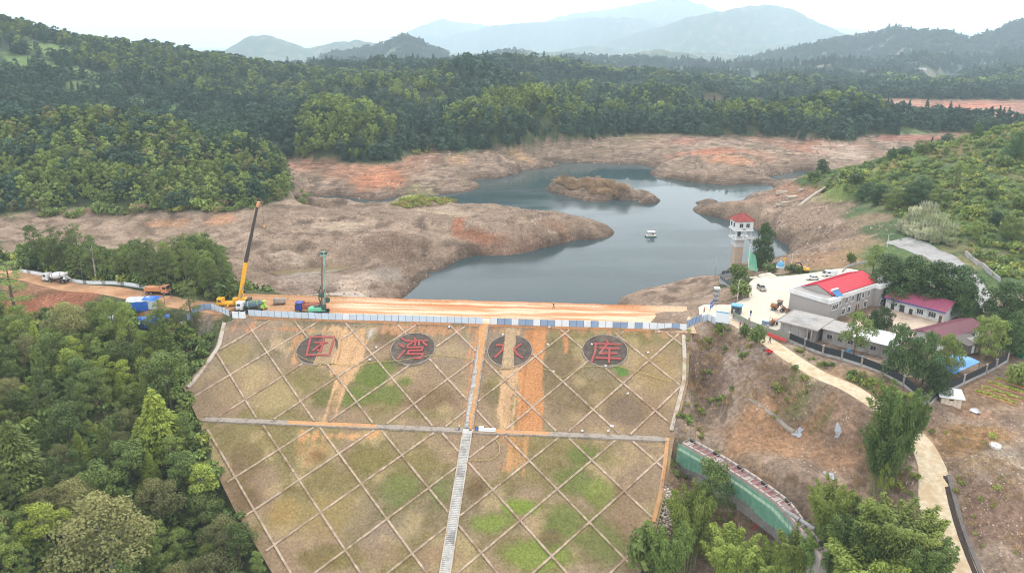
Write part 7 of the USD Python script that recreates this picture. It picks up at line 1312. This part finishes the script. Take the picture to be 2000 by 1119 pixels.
def sheet(name, label, u, v, r, m_, seed, st=.15):
    p_ = ground(u, v); r_ = np.random.default_rng(seed); a = np.linspace(0, 2 * np.pi, 40, endpoint=False); rad = r * (.45 + .75 * noise(np.stack([np.cos(a) * 1.8, np.sin(a) * 1.8, 0 * a + seed], -1), seed)) * (1 + st * np.sign(np.sin(a * 3 + seed)) * np.abs(np.sin(a * 3 + seed)) ** 3); Q = np.concatenate([np.stack([q * rad * np.cos(a), q * rad * np.sin(a)], 1) for q in (.02, .25, .5, .75, 1)]); x, y = p_[0] + Q[:, 0], p_[1] + Q[:, 1]
    v_ = np.column_stack([x, y, height(x, y) + .12 + .25 * noise(np.stack([x, y, 0 * x], -1), seed)]); i = np.arange(40); j = (i + 1) % 40
    obj(name, (v_, np.vstack([np.stack([k * 40 + i, k * 40 + j, (k + 1) * 40 + j, (k + 1) * 40 + i], 1) for k in range(4)])[:, ::-1]), m_, None, smooth=True, label=label, cat='plastic sheet')
sheet('plastic_sheet', 'grey plastic sheet on top of the earth terrace', 1636, 852, .95, 'wet_sheet', 3, .25); sheet('plastic_sheet', 'small grey plastic sheet lower on the earth terrace', 1620, 930, 1.3, 'wet_sheet', 5, .25); sheet('plastic_sheet', 'grey patch of sheeting where the terrace drain ends', 1558, 848, 1.3, 'wet_sheet', 7); sheet('plastic_sheet', 'red scrap of sheet on the ground below the retaining wall', 1480, 1022, .9, 'banner_red', 9); sheet('plastic_sheet', 'white waste sheet beside the vegetable garden path', 1905, 805, 1.2, 'wet_sheet', 11)
obj('terrace_drain', ribbon(smooth_line([(1462, 782), (1490, 800), (1520, 822), (1552, 846)], None, 24), .7, .3, .5, soft), 'kerb_concrete', label='thin concrete drain edging the cut earth terrace', cat='drain')
obj('edge_drain', ribbon(smooth_line([(1350, 650), (1347, 690), (1342, 740), (1330, 800), (1318, 838)], None, 30), .5, .3, .5, soft), 'grey_concrete', label='second narrow drain beside the cleared abutment slope', cat='drain')
for k, (u, v, sx, sy, sz, rz) in enumerate(((1546, 388, 7, 3, 1.4, 10), (1528, 378, 6, 2.5, 1.2, -10), (1566, 372, 5, 2, 1.0, 30), (1535, 402, 5, 2.5, 1.5, 5), (1522, 404, 4, 2, 1.2, -20))):
    p_ = ground(u, v); b_ = bev(sx, sy, sz + .8, .3); b_.vertices += .25 * rng.normal(size=b_.vertices.shape) * (1, 1, .4); obj('pale_slab_rock', (np.asarray(b_.vertices) @ trimesh.transformations.rotation_matrix(math.radians(rz), (0, 0, 1))[:3, :3].T + p_ - (0, 0, .8), b_.faces), 'white_channel', label=('long pale rock slab lying on the bare bank', 'pale rock slab nearest to the waterline on the bare bank', 'small pale rock slab below the bushes of the bare bank', 'thick pale rock beside the buried pipe', 'rounded pale rock at the foot of the buried pipe')[k], cat='rock')
a, b = ground(1560, 405), ground(1612, 370); obj('buried_pipe', tube([a + (0, 0, .4), (a + b) / 2 + (0, 0, .9), b + (0, 0, .5)], [.9, .8, .7], 8), 'white_channel', label='pale broken pipe running up the bare bank', cat='pipe')

# hoses over the dam face
plain('hose_yellow', lin(206, 190, 110), .6, .1, 1.0)
for k, (px, lab) in enumerate(([[(572, 688), (600, 706), (650, 712), (690, 716), (745, 708), (785, 705), (815, 700), (850, 694), (905, 699), (925, 704)], 'pale yellow hose looping across the upper face under 团 and 湾'], [[(1060, 722), (1078, 726), (1085, 732), (1095, 740), (1105, 738), (1118, 726), (1145, 716), (1165, 718), (1190, 714), (1230, 722), (1300, 745)], 'pale yellow hose lying across the face under the character 库'], [[(915, 900), (960, 900), (975, 888), (976, 872), (966, 856)], 'hose loop just below the berm beside the stair'])):
    ls = sg.LineString([face_at(*q) for q in px]); n = 50; q = np.array([ls.interpolate(float(s), True).coords[0] for s in np.linspace(0, 1, n)])
    for _ in range(3): q[1:-1] = (q[:-2] + q[1:-1] * 2 + q[2:]) / 4
    obj('garden_hose', tube(on_face(q[:, 0], q[:, 1], .32), .07, 5), 'hose_yellow', label=lab, cat='hose')
# sacks, barrels at the stair junction
a0, t0 = face_at(962, 838); pb = P0 + (stair_a + 4.6) * AL + (T_B + .8) * DN + np.array([0, 0, float(face_z(T_B + 1)) + .1]); t = thing('sack_pile', 'pile of white sacks on the berm beside the stair', 'sacks', pb, -5)
for k in range(9): obj('sack', bev(1.3, .7, .35, .15, (-1.3 + (k % 4) * 1.0, (k // 4) * .3 - .2, (k // 4) * .32)), 'panel_white', t)
pb = P0 + (stair_a + 2.2) * AL + (T_B + .7) * DN + np.array([0, 0, float(face_z(T_B + 1)) + .1]); t = thing('blue_barrel', 'small blue barrel on the berm beside the white sacks', 'barrel', pb, 0); obj('drum', cyl((0, 0, 0), (0, 0, .95), .32, n=14), 'tarp_blue', t); obj('lid', cyl((0, 0, .95), (0, 0, 1.0), .34, n=14), 'dark_steel', t)
for k, (u, v) in enumerate(((1195, 834), (722, 704), (1081, 727), (1183, 716), (1156, 674), (1226, 770), (735, 680), (1070, 674), (982, 655), (1073, 640), (877, 640), (1210, 637), (1287, 649), (1266, 690), (1137, 843), (1188, 843))):
    a_, t_ = face_at(u, v); p_ = on_face(np.array([a_]), np.array([t_]), .1)[0]; b_ = bev(.9 if k == 0 else .6, .5, .4, .14); b_.vertices += rng.normal(size=b_.vertices.shape) * .05; obj('white_bag', (np.asarray(b_.vertices) + p_, b_.faces), 'panel_white', label='small white plastic bag lying on the dam face', cat='bag', group='white bags on the dam face')
# white rubble heaps in the yard
for u, v, r, lab in ((1500, 540, 3.2, 'white rubble heap at the water end of the yard'), (1474, 545, 2.4, 'lower pale rubble heap beside the yard railing')):
    p_ = at_z(u, v, .1); X, Y = np.meshgrid(np.linspace(-1, 1, 26), np.linspace(-1, 1, 26), indexing='ij'); R_ = np.hypot(X, Y); Z = np.maximum(0, 1 - R_) ** .8 * r * .5 * (.6 + .8 * fbm(np.stack([X * 4, Y * 4, 0 * X], -1), 4, 3)) - .1; ii_ = np.arange(676).reshape(26, 26); f = np.stack([ii_[:-1, :-1], ii_[1:, :-1], ii_[1:, 1:], ii_[:-1, 1:]], -1).reshape(-1, 4); f = f[(R_.reshape(-1)[f] < 1.05).all(1)]
    obj('rubble_heap', (np.stack([X * r + p_[0], Y * r + p_[1], Z + p_[2]], -1).reshape(-1, 3), f), 'yard_concrete', label=lab, cat='rubble heap')
# far houses and the mast on the ridge
for u, v, y, w, lab in ((1395, 146, 1900, 22, 'white farmhouse in the gap between the far hills'), (1380, 152, 1880, 20, 'low pale farmhouse beside the white one in the far gap'), (1702, 142, 2100, 9, 'tiny white house on the far green slope'), (1797, 136, 2150, 22, 'white house row on the far wooded ridge'), (1955, 180, 1450, 18, 'tan house among trees above the red shore'), (1985, 176, 1450, 26, 'long pale house above the red shore near the edge')):
    p_ = at_y(u, v, y); t = thing('far_house', lab, 'house', (p_[0], p_[1], p_[2] - 4), 15); k_ = y * 1.05 / FPX * w; obj('wall', box(0, 0, 2.5, k_, 8, 9), 'white_wall', t); obj('roof', trimesh.convex.convex_hull(np.array([[x, d, z] for x in (-k_ / 2 - .4, k_ / 2 + .4) for d, z in ((-4.6, 7), (4.6, 7), (0, 9.4))])), 'slate' if 'tan' not in lab else 'timber_dark', t)
    for k in range(3): obj('window', box(-k_ / 3 + k * k_ / 3, -4.02, 4.5, 1.4, .06, 1.6), 'window_glass', t)
p_ = at_y(1748, 57, 2600); t = thing('ridge_mast', 'thin radio mast on the summit of the far ridge', 'mast', (p_[0], p_[1], p_[2] - 14), 0); obj('pole', cyl((0, 0, 0), (0, 0, 40), .8, .3, 8), 'dark_steel', t); obj('antenna', box(0, 0, 36, 2.5, .6, 3), 'white_metal', t)

# ------------------------------------------------------------------ people
def person(label, p, rz, shirt, trousers, stride=.25, arm=.15, hat=None):
    """one continuous body standing or walking, facing -y"""
    J = {'pel': (0, 0, .95), 'wst': (0, .0, 1.1), 'chs': (0, 0, 1.36), 'nk': (0, 0, 1.5), 'hd': (0, -.02, 1.63)}; Mn = manifold3d.Manifold
    def sp(c, r): return Mn.sphere(r, 14).translate(tuple(map(float, c)))
    def bone(a, ra, b, rb): return Mn.batch_hull([sp(a, ra), sp(b, rb)])
    P_ = [Mn.batch_hull([sp((s * .10, 0, .96), .115) for s in (-1, 1)] + [sp((0, 0, 1.1), .125)]), Mn.batch_hull([sp((0, 0, 1.1), .125)] + [sp((s * .13, 0, 1.36), .10) for s in (-1, 1)]), bone((0, 0, 1.42), .07, (0, -.01, 1.54), .055), Mn.batch_hull([sp((0, 0, 1.66), .095), sp((0, -.03, 1.58), .07)]), sp((0, -.115, 1.62), .018)]
    legs, arms = [], []
    for s in (-1, 1):
        y = -s * stride; hip, kn, an = (s * .10, 0, .92), (s * .11, y * .55 - .03, .5), (s * .11, y, .09); legs += [bone(hip, .095, kn, .062), bone(kn, .062, an, .042), bone((s * .11, y + .03, .05), .045, (s * .12, y - .15, .035), .035)]
        sh, el, wr = (s * .20, 0, 1.40), (s * .25, s * arm * .6 + .04, 1.12), (s * .25, s * arm - .06, .88); arms += [bone(sh, .06, el, .045), bone(el, .045, wr, .032), bone(wr, .034, (wr[0], wr[1] - .02, .79), .028)]
        for k in range(4): arms.append(bone((wr[0] + (k - 1.5) * .004, wr[1] - .045 + k * .02, .80), .010, (wr[0], wr[1] - .05 + k * .02, .72 + .006 * abs(k - 1.4)), .008))
        arms.append(bone((wr[0] - s * .01, wr[1] - .05, .83), .010, (wr[0] - s * .03, wr[1] - .08, .77), .009))
    def fin(L, name, m_, par, grow=0.0):
        q = Mn.batch_boolean(L, manifold3d.OpType.Add).to_mesh(); tm = trimesh.Trimesh(q.vert_properties[:, :3], q.tri_verts, process=False); return obj(name, tm, m_, par, smooth=60)
    t = thing('person', label, 'person', p, rz); b = fin(P_ + legs + arms, 'body', 'skin', t)
    big = lambda a, ra, c, rc: bone(a, ra + .012, c, rc + .012)
    tr = [Mn.batch_hull([sp((s * .10, 0, .96), .128) for s in (-1, 1)] + [sp((0, 0, 1.06), .13)])]
    for s in (-1, 1): y = -s * stride; tr += [big((s * .10, 0, .92), .1, (s * .11, y * .55 - .03, .5), .07), big((s * .11, y * .55 - .03, .5), .07, (s * .11, y, .13), .055)]
    fin(tr, 'trousers', trousers, t); sh = [Mn.batch_hull([sp((0, 0, 1.06), .142)] + [sp((s * .13, 0, 1.37), .118) for s in (-1, 1)])]
    for s in (-1, 1): sh += [big((s * .19, 0, 1.40), .062, (s * .25, s * arm * .6 + .04, 1.12), .05), big((s * .25, s * arm * .6 + .04, 1.12), .05, (s * .25, s * arm - .04, .93), .038)]
    fin(sh, 'jacket', shirt, t); fin([sp((s * .11, -s * stride - .06, .055), .062) for s in (-1, 1)] + [Mn.batch_hull([sp((s * .11, -s * stride + .03, .05), .055), sp((s * .12, -s * stride - .15, .045), .045)]) for s in (-1, 1)], 'shoes', 'boom_black', t)
    fin([Mn.batch_hull([sp((0, .015, 1.69), .098), sp((0, .04, 1.60), .075)])], 'hair' if hat is None else 'helmet', 'boom_black' if hat is None else hat, t); obj('eyes', cat_([trimesh.creation.icosphere(1, .011).apply_translation((s * .034, -.092, 1.655)) for s in (-1, 1)]), 'boom_black', t); return t
plain('skin', lin(214, 164, 134), .6, .05, 2.0); plain('cloth_red', lin(206, 50, 50), .8, .1, 2.0); plain('cloth_black', (.02, .02, .024), .85, .2, 2.0); plain('cloth_grey', lin(120, 124, 134), .85, .1, 2.0); plain('cloth_orange', lin(236, 120, 40), .7, .1, 2.0); plain('cloth_blue', lin(50, 76, 140), .8, .1, 2.0)
for u, v, z, rz, a, b, st, hat, lab in ((1503, 671, None, 20, 'cloth_black', 'cloth_black', .28, None, 'person in black walking down the concrete lane'), (1445, 641, None, 200, 'cloth_red', 'cloth_grey', .2, None, 'person in a red jacket standing on the lane near the signboard'), (1423, 636, None, 90, 'cloth_black', 'cloth_grey', .1, None, 'person in dark clothes beside the white signboard'), (1466, 616, .15, 150, 'cloth_black', 'cloth_blue', .15, None, 'person in dark clothes standing in the yard behind the fence'), (1375, 610, .05, 60, 'cloth_red', 'cloth_black', .1, 'crane_yellow', 'person in red with a yellow helmet at the end of the crest road'),
        (516, 614, .05, 30, 'cloth_orange', 'cloth_blue', .2, 'crane_yellow', 'worker in orange behind the near mixer truck'), (335, 583, None, 10, 'cloth_black', 'cloth_grey', .2, 'panel_white', 'worker in dark clothes beside the orange dump truck'), (1081, 601, .05, 100, 'cloth_blue', 'cloth_grey', .25, 'panel_white', 'worker in blue walking alone along the crest road')):
    p_ = ground(u, v) if z is None else at_z(u, v, z)
    if z is None and u > 1400: p_[2] = float(road_z('concrete')(p_[0], p_[1])) + .11
    person(lab, p_, rz, a, b, st, hat=hat)
for da, dt, sh, lab in ((1.9, .5, 'cloth_orange', 'worker in orange on the berm beside the stair'), (-2.2, .9, 'panel_white', 'worker in white on the berm on the other side of the stair')):
    pb = P0 + (stair_a + da) * AL + (T_B + dt) * DN + np.array([0, 0, float(face_z(T_B + 1)) + .1]); person(lab, pb, 40 * da, sh, 'cloth_blue', .15, hat='crane_yellow')
p_ = ground(1497, 690); t = thing('motor_tricycle', 'red cargo tricycle parked on the verge of the concrete lane', 'tricycle', p_, -60)
for x, y in ((-1.1, 0), (.9, -.5), (.9, .5)): wheel(t, x, y, .3, .14)
obj('cargo_bed', cat_([box(.8, 0, .62, 1.5, 1.1, .08), box(.8, .55, .8, 1.5, .06, .4), box(.8, -.55, .8, 1.5, .06, .4), box(1.55, 0, .8, .06, 1.1, .4), box(.05, 0, .8, .06, 1.1, .4)]), 'cloth_red', t); obj('frame', bar((-.9, 0, .6), (.2, 0, .6), .25, .3), 'boom_black', t); obj('seat', box(-.3, 0, .92, .6, .32, .12), 'boom_black', t); obj('fork', bar((-1.1, 0, .3), (-.8, 0, 1.15), .08, .1, (0, 1, 0)), 'rim_metal', t); obj('handlebar', cyl((-.8, -.35, 1.15), (-.8, .35, 1.15), .025, n=6), 'boom_black', t)
# ------------------------------------------------------------------ ground cover that nobody could count
rs = np.random.default_rng(99)
leaf_mat('dry_twigs', (.20, .16, .125), (.28, .23, .185), (.37, .31, .25), .1, .05); leaf_mat('grass_blades', (.15, .14, .062), (.23, .20, .09), (.34, .28, .14), .12, .15); leaf_mat('weed_green', (.125, .17, .05), (.185, .235, .07), (.26, .31, .10), .09, .2)
leaf_mat('fern_green', (.09, .15, .055), (.135, .21, .07), (.20, .28, .095), .05, .2)
LOW = [('bush', crown_only(shrub(41, 1.6, 1.3, 42, .30)), 'fern_green'), ('bush_b', crown_only(shrub(42, 1.2, 1.2, 44, .28)), 'weed_green'), ('bush_dark', crown_only(shrub(43, 2.0, 1.4, 40, .32)), 'leaf_dark'), ('grass_clump', crown_only(reed(44, 1.0, .9, 46)), 'grass_blades'), ('twig_bush', crown_only(reed(45, 1.3, .9, 60)), 'dry_twigs')]
def px_poly(pts): return sg.Polygon([ground(*q)[:2] for q in pts]).buffer(0)
ROADBUF = shapely.union_all([sg.LineString(ROADS[k][0]).buffer(w) for k, w in (('concrete', 3.4), ('dirt', 4.8))] + [yard])
def scatter(name, label, cat, poly, n, kinds, probs, srange, mask=None, protos=LOW, dz=-.1, seed=1):
    r = np.random.default_rng(seed); b = poly.bounds; P_ = np.column_stack([r.uniform(b[0], b[2], n), r.uniform(b[1], b[3], n)]); ok = shapely.contains_xy(poly, P_[:, 0], P_[:, 1]) & ~shapely.contains_xy(ROADBUF, P_[:, 0], P_[:, 1]); P_ = P_[ok]
    if mask is not None: P_ = P_[mask(P_[:, 0], P_[:, 1], r)]
    z = height(P_[:, 0], P_[:, 1]) + dz; m_ = len(P_); I_ = r.choice(kinds, m_, p=probs); u = sorted(set(kinds)); I_ = np.searchsorted(u, I_)
    if m_: instancer(name, [protos[k] for k in u], np.column_stack([P_, z]), I_, r.uniform(*srange, m_) * np.where(r.random(m_) < .15, 1.5, 1), r.uniform(0, 6.28, m_), label, cat, r.uniform(.8, 1.2, m_))
    return m_
hill = px_poly([(1558, 352), (1600, 342), (1680, 325), (1750, 300), (1850, 280), (1930, 258), (1998, 240), (2120, 215), (2120, 560), (1950, 545), (1900, 500), (1850, 480), (1775, 455), (1740, 420), (1690, 395), (1620, 375)])
def patchy(s, lo, hi, seed): return lambda x, y, r: (nz(x, y, s, seed, 3) + r.uniform(-.06, .06, len(x)) > lo) & (nz(x, y, s, seed, 3) < hi + r.uniform(0, .05, len(x)))
print('hill', scatter('hill_undergrowth', 'tangle of green shrubs and vines over the hill beside the spillway', 'undergrowth', hill, 42000, [0, 1, 2, 3], [.40, .36, .04, .20], (.7, 1.6), lambda x, y, r: nz(x, y, 22, 131, 3) + r.uniform(-.12, .12, len(x)) > .33, seed=2))
# larger bushes and trees of that hill, one by one
for k, (u, v, w, h, key) in enumerate(((1690, 392, 40, 34, 'low_dark'), (1715, 402, 44, 40, 'low_dark'), (1748, 408, 46, 36, 'low_mid'), (1785, 398, 50, 44, 'low_dark'), (1800, 380, 44, 36, 'low_dark'), (1835, 400, 46, 30, 'low_mid'), (1865, 372, 26, 46, 'tall_mid'), (1670, 360, 30, 22, 'bush_dark'), (1605, 338, 26, 26, 'low_dark'), (1588, 350, 22, 16, 'bush_dark'), (1742, 312, 22, 22, 'low_dark'), (1765, 304, 30, 18, 'low_dark'), (1800, 296, 36, 22, 'low_mid'),
        (1850, 278, 26, 16, 'low_dark'), (1908, 268, 20, 28, 'low_dark'), (1930, 255, 44, 26, 'low_dark'), (1985, 312, 50, 54, 'low_dark'), (1960, 330, 30, 26, 'bush_dark'), (1935, 390, 26, 22, 'bush_dark'), (1945, 440, 30, 26, 'low_dark'), (1905, 468, 34, 36, 'low_mid'), (1970, 470, 44, 46, 'low_mid'), (1855, 475, 24, 18, 'bush_dark'), (1995, 410, 36, 30, 'bush_green'), (1900, 425, 40, 24, 'bush_lime'), (1655, 345, 30, 14, 'bush_lime'), (1820, 420, 30, 20, 'bush_green'))):
    nm = 'shrub' if key.startswith('bush') else 'broadleaf_tree'; wh = {'low_dark': 'dark', 'low_mid': 'mid green', 'tall_mid': 'tall pale', 'bush_dark': 'dark', 'bush_green': 'green', 'bush_lime': 'lime'}[key]
    place = 'on the lower fringe above the bare bank' if u < 1850 and v > 370 else 'on the tip of the hill above the cove' if u < 1680 else 'on the crest line of the hill' if v < 315 else 'on the steep flank of the overgrown hill'
    plant_px(key, nm, f'{wh} {"bush" if nm == "shrub" else "tree"} {place}', 'shrub' if nm == 'shrub' else 'tree', u, v, v - h, w, group=f'{wh} {"bushes" if nm == "shrub" else "trees"} {place}')
print('reeds', scatter('reed_bed', 'pale plumed reeds beside the upper end of the spillway', 'reeds', px_poly([(1752, 452), (1790, 418), (1830, 424), (1868, 462), (1860, 486), (1800, 478)]), 260, [0], [1.0], (.9, 1.5), protos=[('reed', crown_only(reed(46, 2.8, 1.3, 150)), 'reed_straw')], seed=3))
left_low = sg.Polygon([(-200, 60), (-30, 60)] + [tuple(dam_pt(a - 1.0, t)[:2]) for a, t in sorted(groin_left, key=lambda g: -g[1]) if 0 < t < 100] + [(-82, 200), (-120, 215), (-175, 222), (-200, 180)]).buffer(0)
print('left', scatter('wood_undergrowth', 'green undergrowth between the trees beside the dam', 'undergrowth', left_low, 7500, [0, 1, 2, 4], [.5, .25, .15, .10], (.9, 1.9), seed=4))
slope_r = px_poly([(1345, 648), (1420, 640), (1490, 672), (1600, 745), (1700, 792), (1760, 850), (1790, 900), (1800, 980), (1760, 1100), (1400, 1119), (1290, 1119), (1300, 900), (1325, 800)])
terr = px_poly([(1400, 800), (1470, 790), (1560, 850), (1660, 860), (1670, 930), (1600, 990), (1450, 920), (1370, 850)])
def off_terrace(lo, seed, s=7): return lambda x, y, r: (~shapely.contains_xy(terr, x, y)) & (nz(x, y, s, seed, 3) + r.uniform(-.08, .08, len(x)) > lo)
print('weeds', scatter('slope_weeds', 'green weeds scattered over the cleared slope below the lane', 'weeds', slope_r, 3600, [1, 0, 3], [.5, .2, .3], (.35, .9), off_terrace(.58, 141), seed=5))
print('brush', scatter('slope_brush', 'grey brown cut brush covering the cleared slope beside the dam', 'brush', slope_r, 3600, [4], [1.0], (.4, .9), off_terrace(.48, 142), seed=6))
field = px_poly([(1770, 812), (1835, 800), (1900, 815), (1990, 815), (2060, 800), (2060, 1119), (1930, 1119), (1850, 930), (1835, 870)])
print('field', scatter('field_weeds', 'dry weeds and tufts over the dug up field', 'weeds', field, 1500, [3, 4, 1], [.4, .5, .1], (.3, .8), lambda x, y, r: nz(x, y, 8, 143, 3) + r.uniform(-.1, .1, len(x)) > .55, seed=7))
print('lane', scatter('lane_verge', 'green verge between the lane and the netted fence', 'verge', px_poly([(1540, 676), (1600, 704), (1680, 735), (1760, 768), (1815, 790), (1800, 815), (1740, 785), (1660, 745), (1580, 705)]), 900, [1, 0, 3], [.5, .25, .25], (.3, .8), lambda x, y, r: nz(x, y, 6, 144, 3) > .46, seed=8))
print('island', scatter('island_scrub', 'brown leafless scrub over the small island', 'scrub', px_poly([(1080, 362), (1120, 372), (1180, 384), (1215, 388), (1225, 372), (1190, 358), (1150, 352), (1095, 352)]), 800, [4], [1.0], (1.1, 2.2), lambda x, y, r: height(x, y) > W + 1, seed=9))
print('penin', scatter('peninsula_grass', 'yellow grass on top of the bare peninsula', 'grass', px_poly([(765, 402), (800, 390), (850, 388), (890, 392), (870, 402), (810, 408)]), 900, [3, 1], [.75, .25], (.8, 1.6), None, seed=10))
bankveg = px_poly([(60, 424), (200, 420), (300, 418), (400, 416), (500, 413), (600, 398), (605, 380), (560, 388), (480, 396), (300, 402), (100, 408)])
print('bank', scatter('bank_shrubs', 'olive shrubs fringing the wooded hill above the bare bank', 'shrubs', bankveg, 2200, [0, 1, 3, 4], [.35, .2, .2, .25], (1.0, 2.4), None, seed=11))
valley = px_poly([(795, 262), (840, 262), (838, 300), (800, 305)]); scatter('valley_weeds', 'pale weeds on the terraces between the two wooded knolls', 'weeds', valley, 900, [3, 1], [.7, .3], (.8, 1.6), lambda x, y, r: nz(x, y, 9, 150, 3) > .5, seed=12)
# grass tufts on the face of the dam
tuft = [('tuft', crown_only(reed(47, .55, .45, 16)), 'grass_blades'), ('tuft_green', crown_only(reed(48, .5, .45, 16)), 'weed_green')]
n = 26000; t_ = rs.uniform(.8, 80, n); a_ = a_left(t_) + rs.random(n) * (a_right(t_) - a_left(t_)); jj_ = np.clip(np.searchsorted(tt, t_), 0, nt - 1); ii2 = np.clip(((a_ - (a_left(t_) - 1.2)) / (a_right(t_) - a_left(t_) + 2.4) * (na - 1)).round().astype(int), 0, na - 1); cf = fc[jj_, ii2]
keep = (cf[:, 0] < .185) & (cf[:, 0] / (cf[:, 2] + 1e-6) < 3.2) & ~shapely.contains_xy(cut, a_, t_) & ~((t_ > T_B - .5) & (t_ < TB2 + .4)); a_, t_, cf = a_[keep], t_[keep], cf[keep]; lush = cf[:, 1] > cf[:, 0] * .93
pi = instancer('face_grass', tuft, dam_pt(a_, t_, 0.05), np.where(lush, 1, 0), rs.uniform(.6, 1.25, len(a_)), rs.uniform(0, 6.28, len(a_)), 'short dry and green grass covering the dam face', 'grass'); print('tufts', len(a_))
# loose stones
def stone(seed, n=1):
    r = np.random.default_rng(seed); m_ = trimesh.creation.icosphere(1, .5); v = np.array(m_.vertices); v *= (1 + .5 * (noise(v * 2.2 + seed * 5, seed) - .5))[:, None] * r.uniform(.6, 1.15, 3); return (v, m_.faces)
plain('stone_pale', lin(214, 198, 182), .9, .2, 3.0); plain('stone_brown', lin(176, 150, 130), .9, .25, 3.0); plain('stone_dark', lin(140, 120, 106), .9, .25, 3.0)
ST = [('stone', stone(1), 'stone_pale'), ('stone_b', stone(2), 'stone_brown'), ('stone_c', stone(3), 'stone_dark'), ('stone_d', stone(4), 'stone_brown')]
pen = px_poly([(450, 585), (480, 470), (600, 425), (760, 405), (900, 400), (1020, 410), (1150, 446), (1150, 466), (1050, 482), (920, 498), (860, 528), (790, 582), (700, 582), (560, 590)]); rb = px_poly([(1470, 440), (1500, 395), (1560, 362), (1640, 380), (1740, 440), (1740, 470), (1660, 515), (1560, 520), (1545, 480)])
dry = lambda lo, s, seed: (lambda x, y, r: (height(x, y) > W + .1) & (nz(x, y, s, seed, 3) + r.uniform(-.12, .12, len(x)) > lo))
print('stones', scatter('peninsula_stones', 'loose stones and clods over the bare peninsula', 'stones', pen, 9000, [0, 1, 2, 3], [.07, .33, .3, .3], (.35, 1.1), dry(.55, 14, 161), ST, -.08, 13), scatter('bank_stones', 'loose stones over the bare bank below the overgrown hill', 'stones', rb, 4000, [0, 1, 2, 3], [.12, .33, .25, .3], (.35, 1.1), dry(.5, 12, 162), ST, -.08, 14),
      scatter('slope_stones', 'loose stones over the cleared slope and the earth terrace', 'stones', slope_r, 7000, [0, 1, 3], [.15, .45, .4], (.12, .42), lambda x, y, r: nz(x, y, 9, 163, 3) + r.uniform(-.15, .15, len(x)) > .48, ST, -.04, 15), scatter('field_stones', 'loose stones over the dug up field', 'stones', field, 3500, [0, 1, 3], [.15, .45, .4], (.12, .45), None, ST, -.04, 16))
heapp = px_poly([(1288, 985), (1300, 960), (1312, 985), (1300, 1030), (1282, 1030)]); scatter('rubble_strip', 'white broken stones heaped along the foot of the dam drain', 'rubble', heapp.buffer(1), 700, [0, 1], [.8, .2], (.3, .7), None, ST, -.02, 17)
far_b = px_poly([(560, 315), (700, 328), (790, 325), (830, 300), (960, 298), (1150, 275), (1340, 276), (1560, 276), (1700, 270), (1640, 310), (1500, 345), (1340, 352), (1270, 330), (1020, 332), (930, 360), (830, 375), (690, 400), (600, 390)])
print('far stones', scatter('far_bank_stones', 'stones and clods over the bare far banks of the reservoir', 'stones', far_b, 6000, [0, 1, 2, 3], [.08, .3, .32, .3], (.7, 2.0), dry(.52, 18, 164), ST, -.15, 18))
# dead branches on the abutment
R_ = np.random.default_rng(5); br = []
for k in range(260):
    p_ = ground(R_.uniform(1345, 1420), R_.uniform(690, 830)); L_ = R_.uniform(1, 3.2); a = R_.normal(1.0, .5); d = np.array([math.cos(a), math.sin(a), R_.uniform(-.1, .35)]) * L_; br.append(cyl(p_ + (0, 0, .15), p_ + (0, 0, .3) + d + (0, 0, float(height(p_[0] + d[0], p_[1] + d[1])) - p_[2]), .06, .025, 4, caps=False))
plain('dead_wood', lin(142, 122, 108), .9, .25, 1.0); obj('dead_branches', cat_(br), 'dead_wood', label='heap of cut dead branches beside the dam drain', cat='branches', kind='stuff')

beltp = sg.Polygon([tuple(q) for q in ROADS['dirt'][0][:380]] + [tuple(q + (4, 44)) for q in ROADS['dirt'][0][:380:10][::-1]]).buffer(0)
print('belt', scatter('belt_undergrowth', 'dark undergrowth at the feet of the pines along the dirt road', 'undergrowth', beltp, 1300, [0, 2, 1], [.45, .40, .15], (.9, 2.2), lambda x, y, r: shapely.distance(sg.LineString(ROADS['dirt'][0]), shapely.points(x, y)) > 6.5, seed=21))
# ------------------------------------------------------------------ haze
mat('haze_air', {'v': ('principled_volume', {'color': (.68, .86, 1.0), 'density': 9.5e-5, 'anisotropy': .2})}, [], volume='v.volume')
hz = box(0, 7000, 0, 90000, 15000, 2); zb, zt = float(GZ.min()) - 1.0, float(max(GZ.max(), CAM_H) + 30)
hv = np.array(hz.vertices); hv[:, 2] = np.where(hv[:, 2] > 0, zt, zb); hv[:, 1] = np.where(hv[:, 1] < 7000, -400, 43500)
obj('haze', (hv, hz.faces), 'haze_air', label='thin blue air that pales the far mountains', cat='haze', kind='stuff')
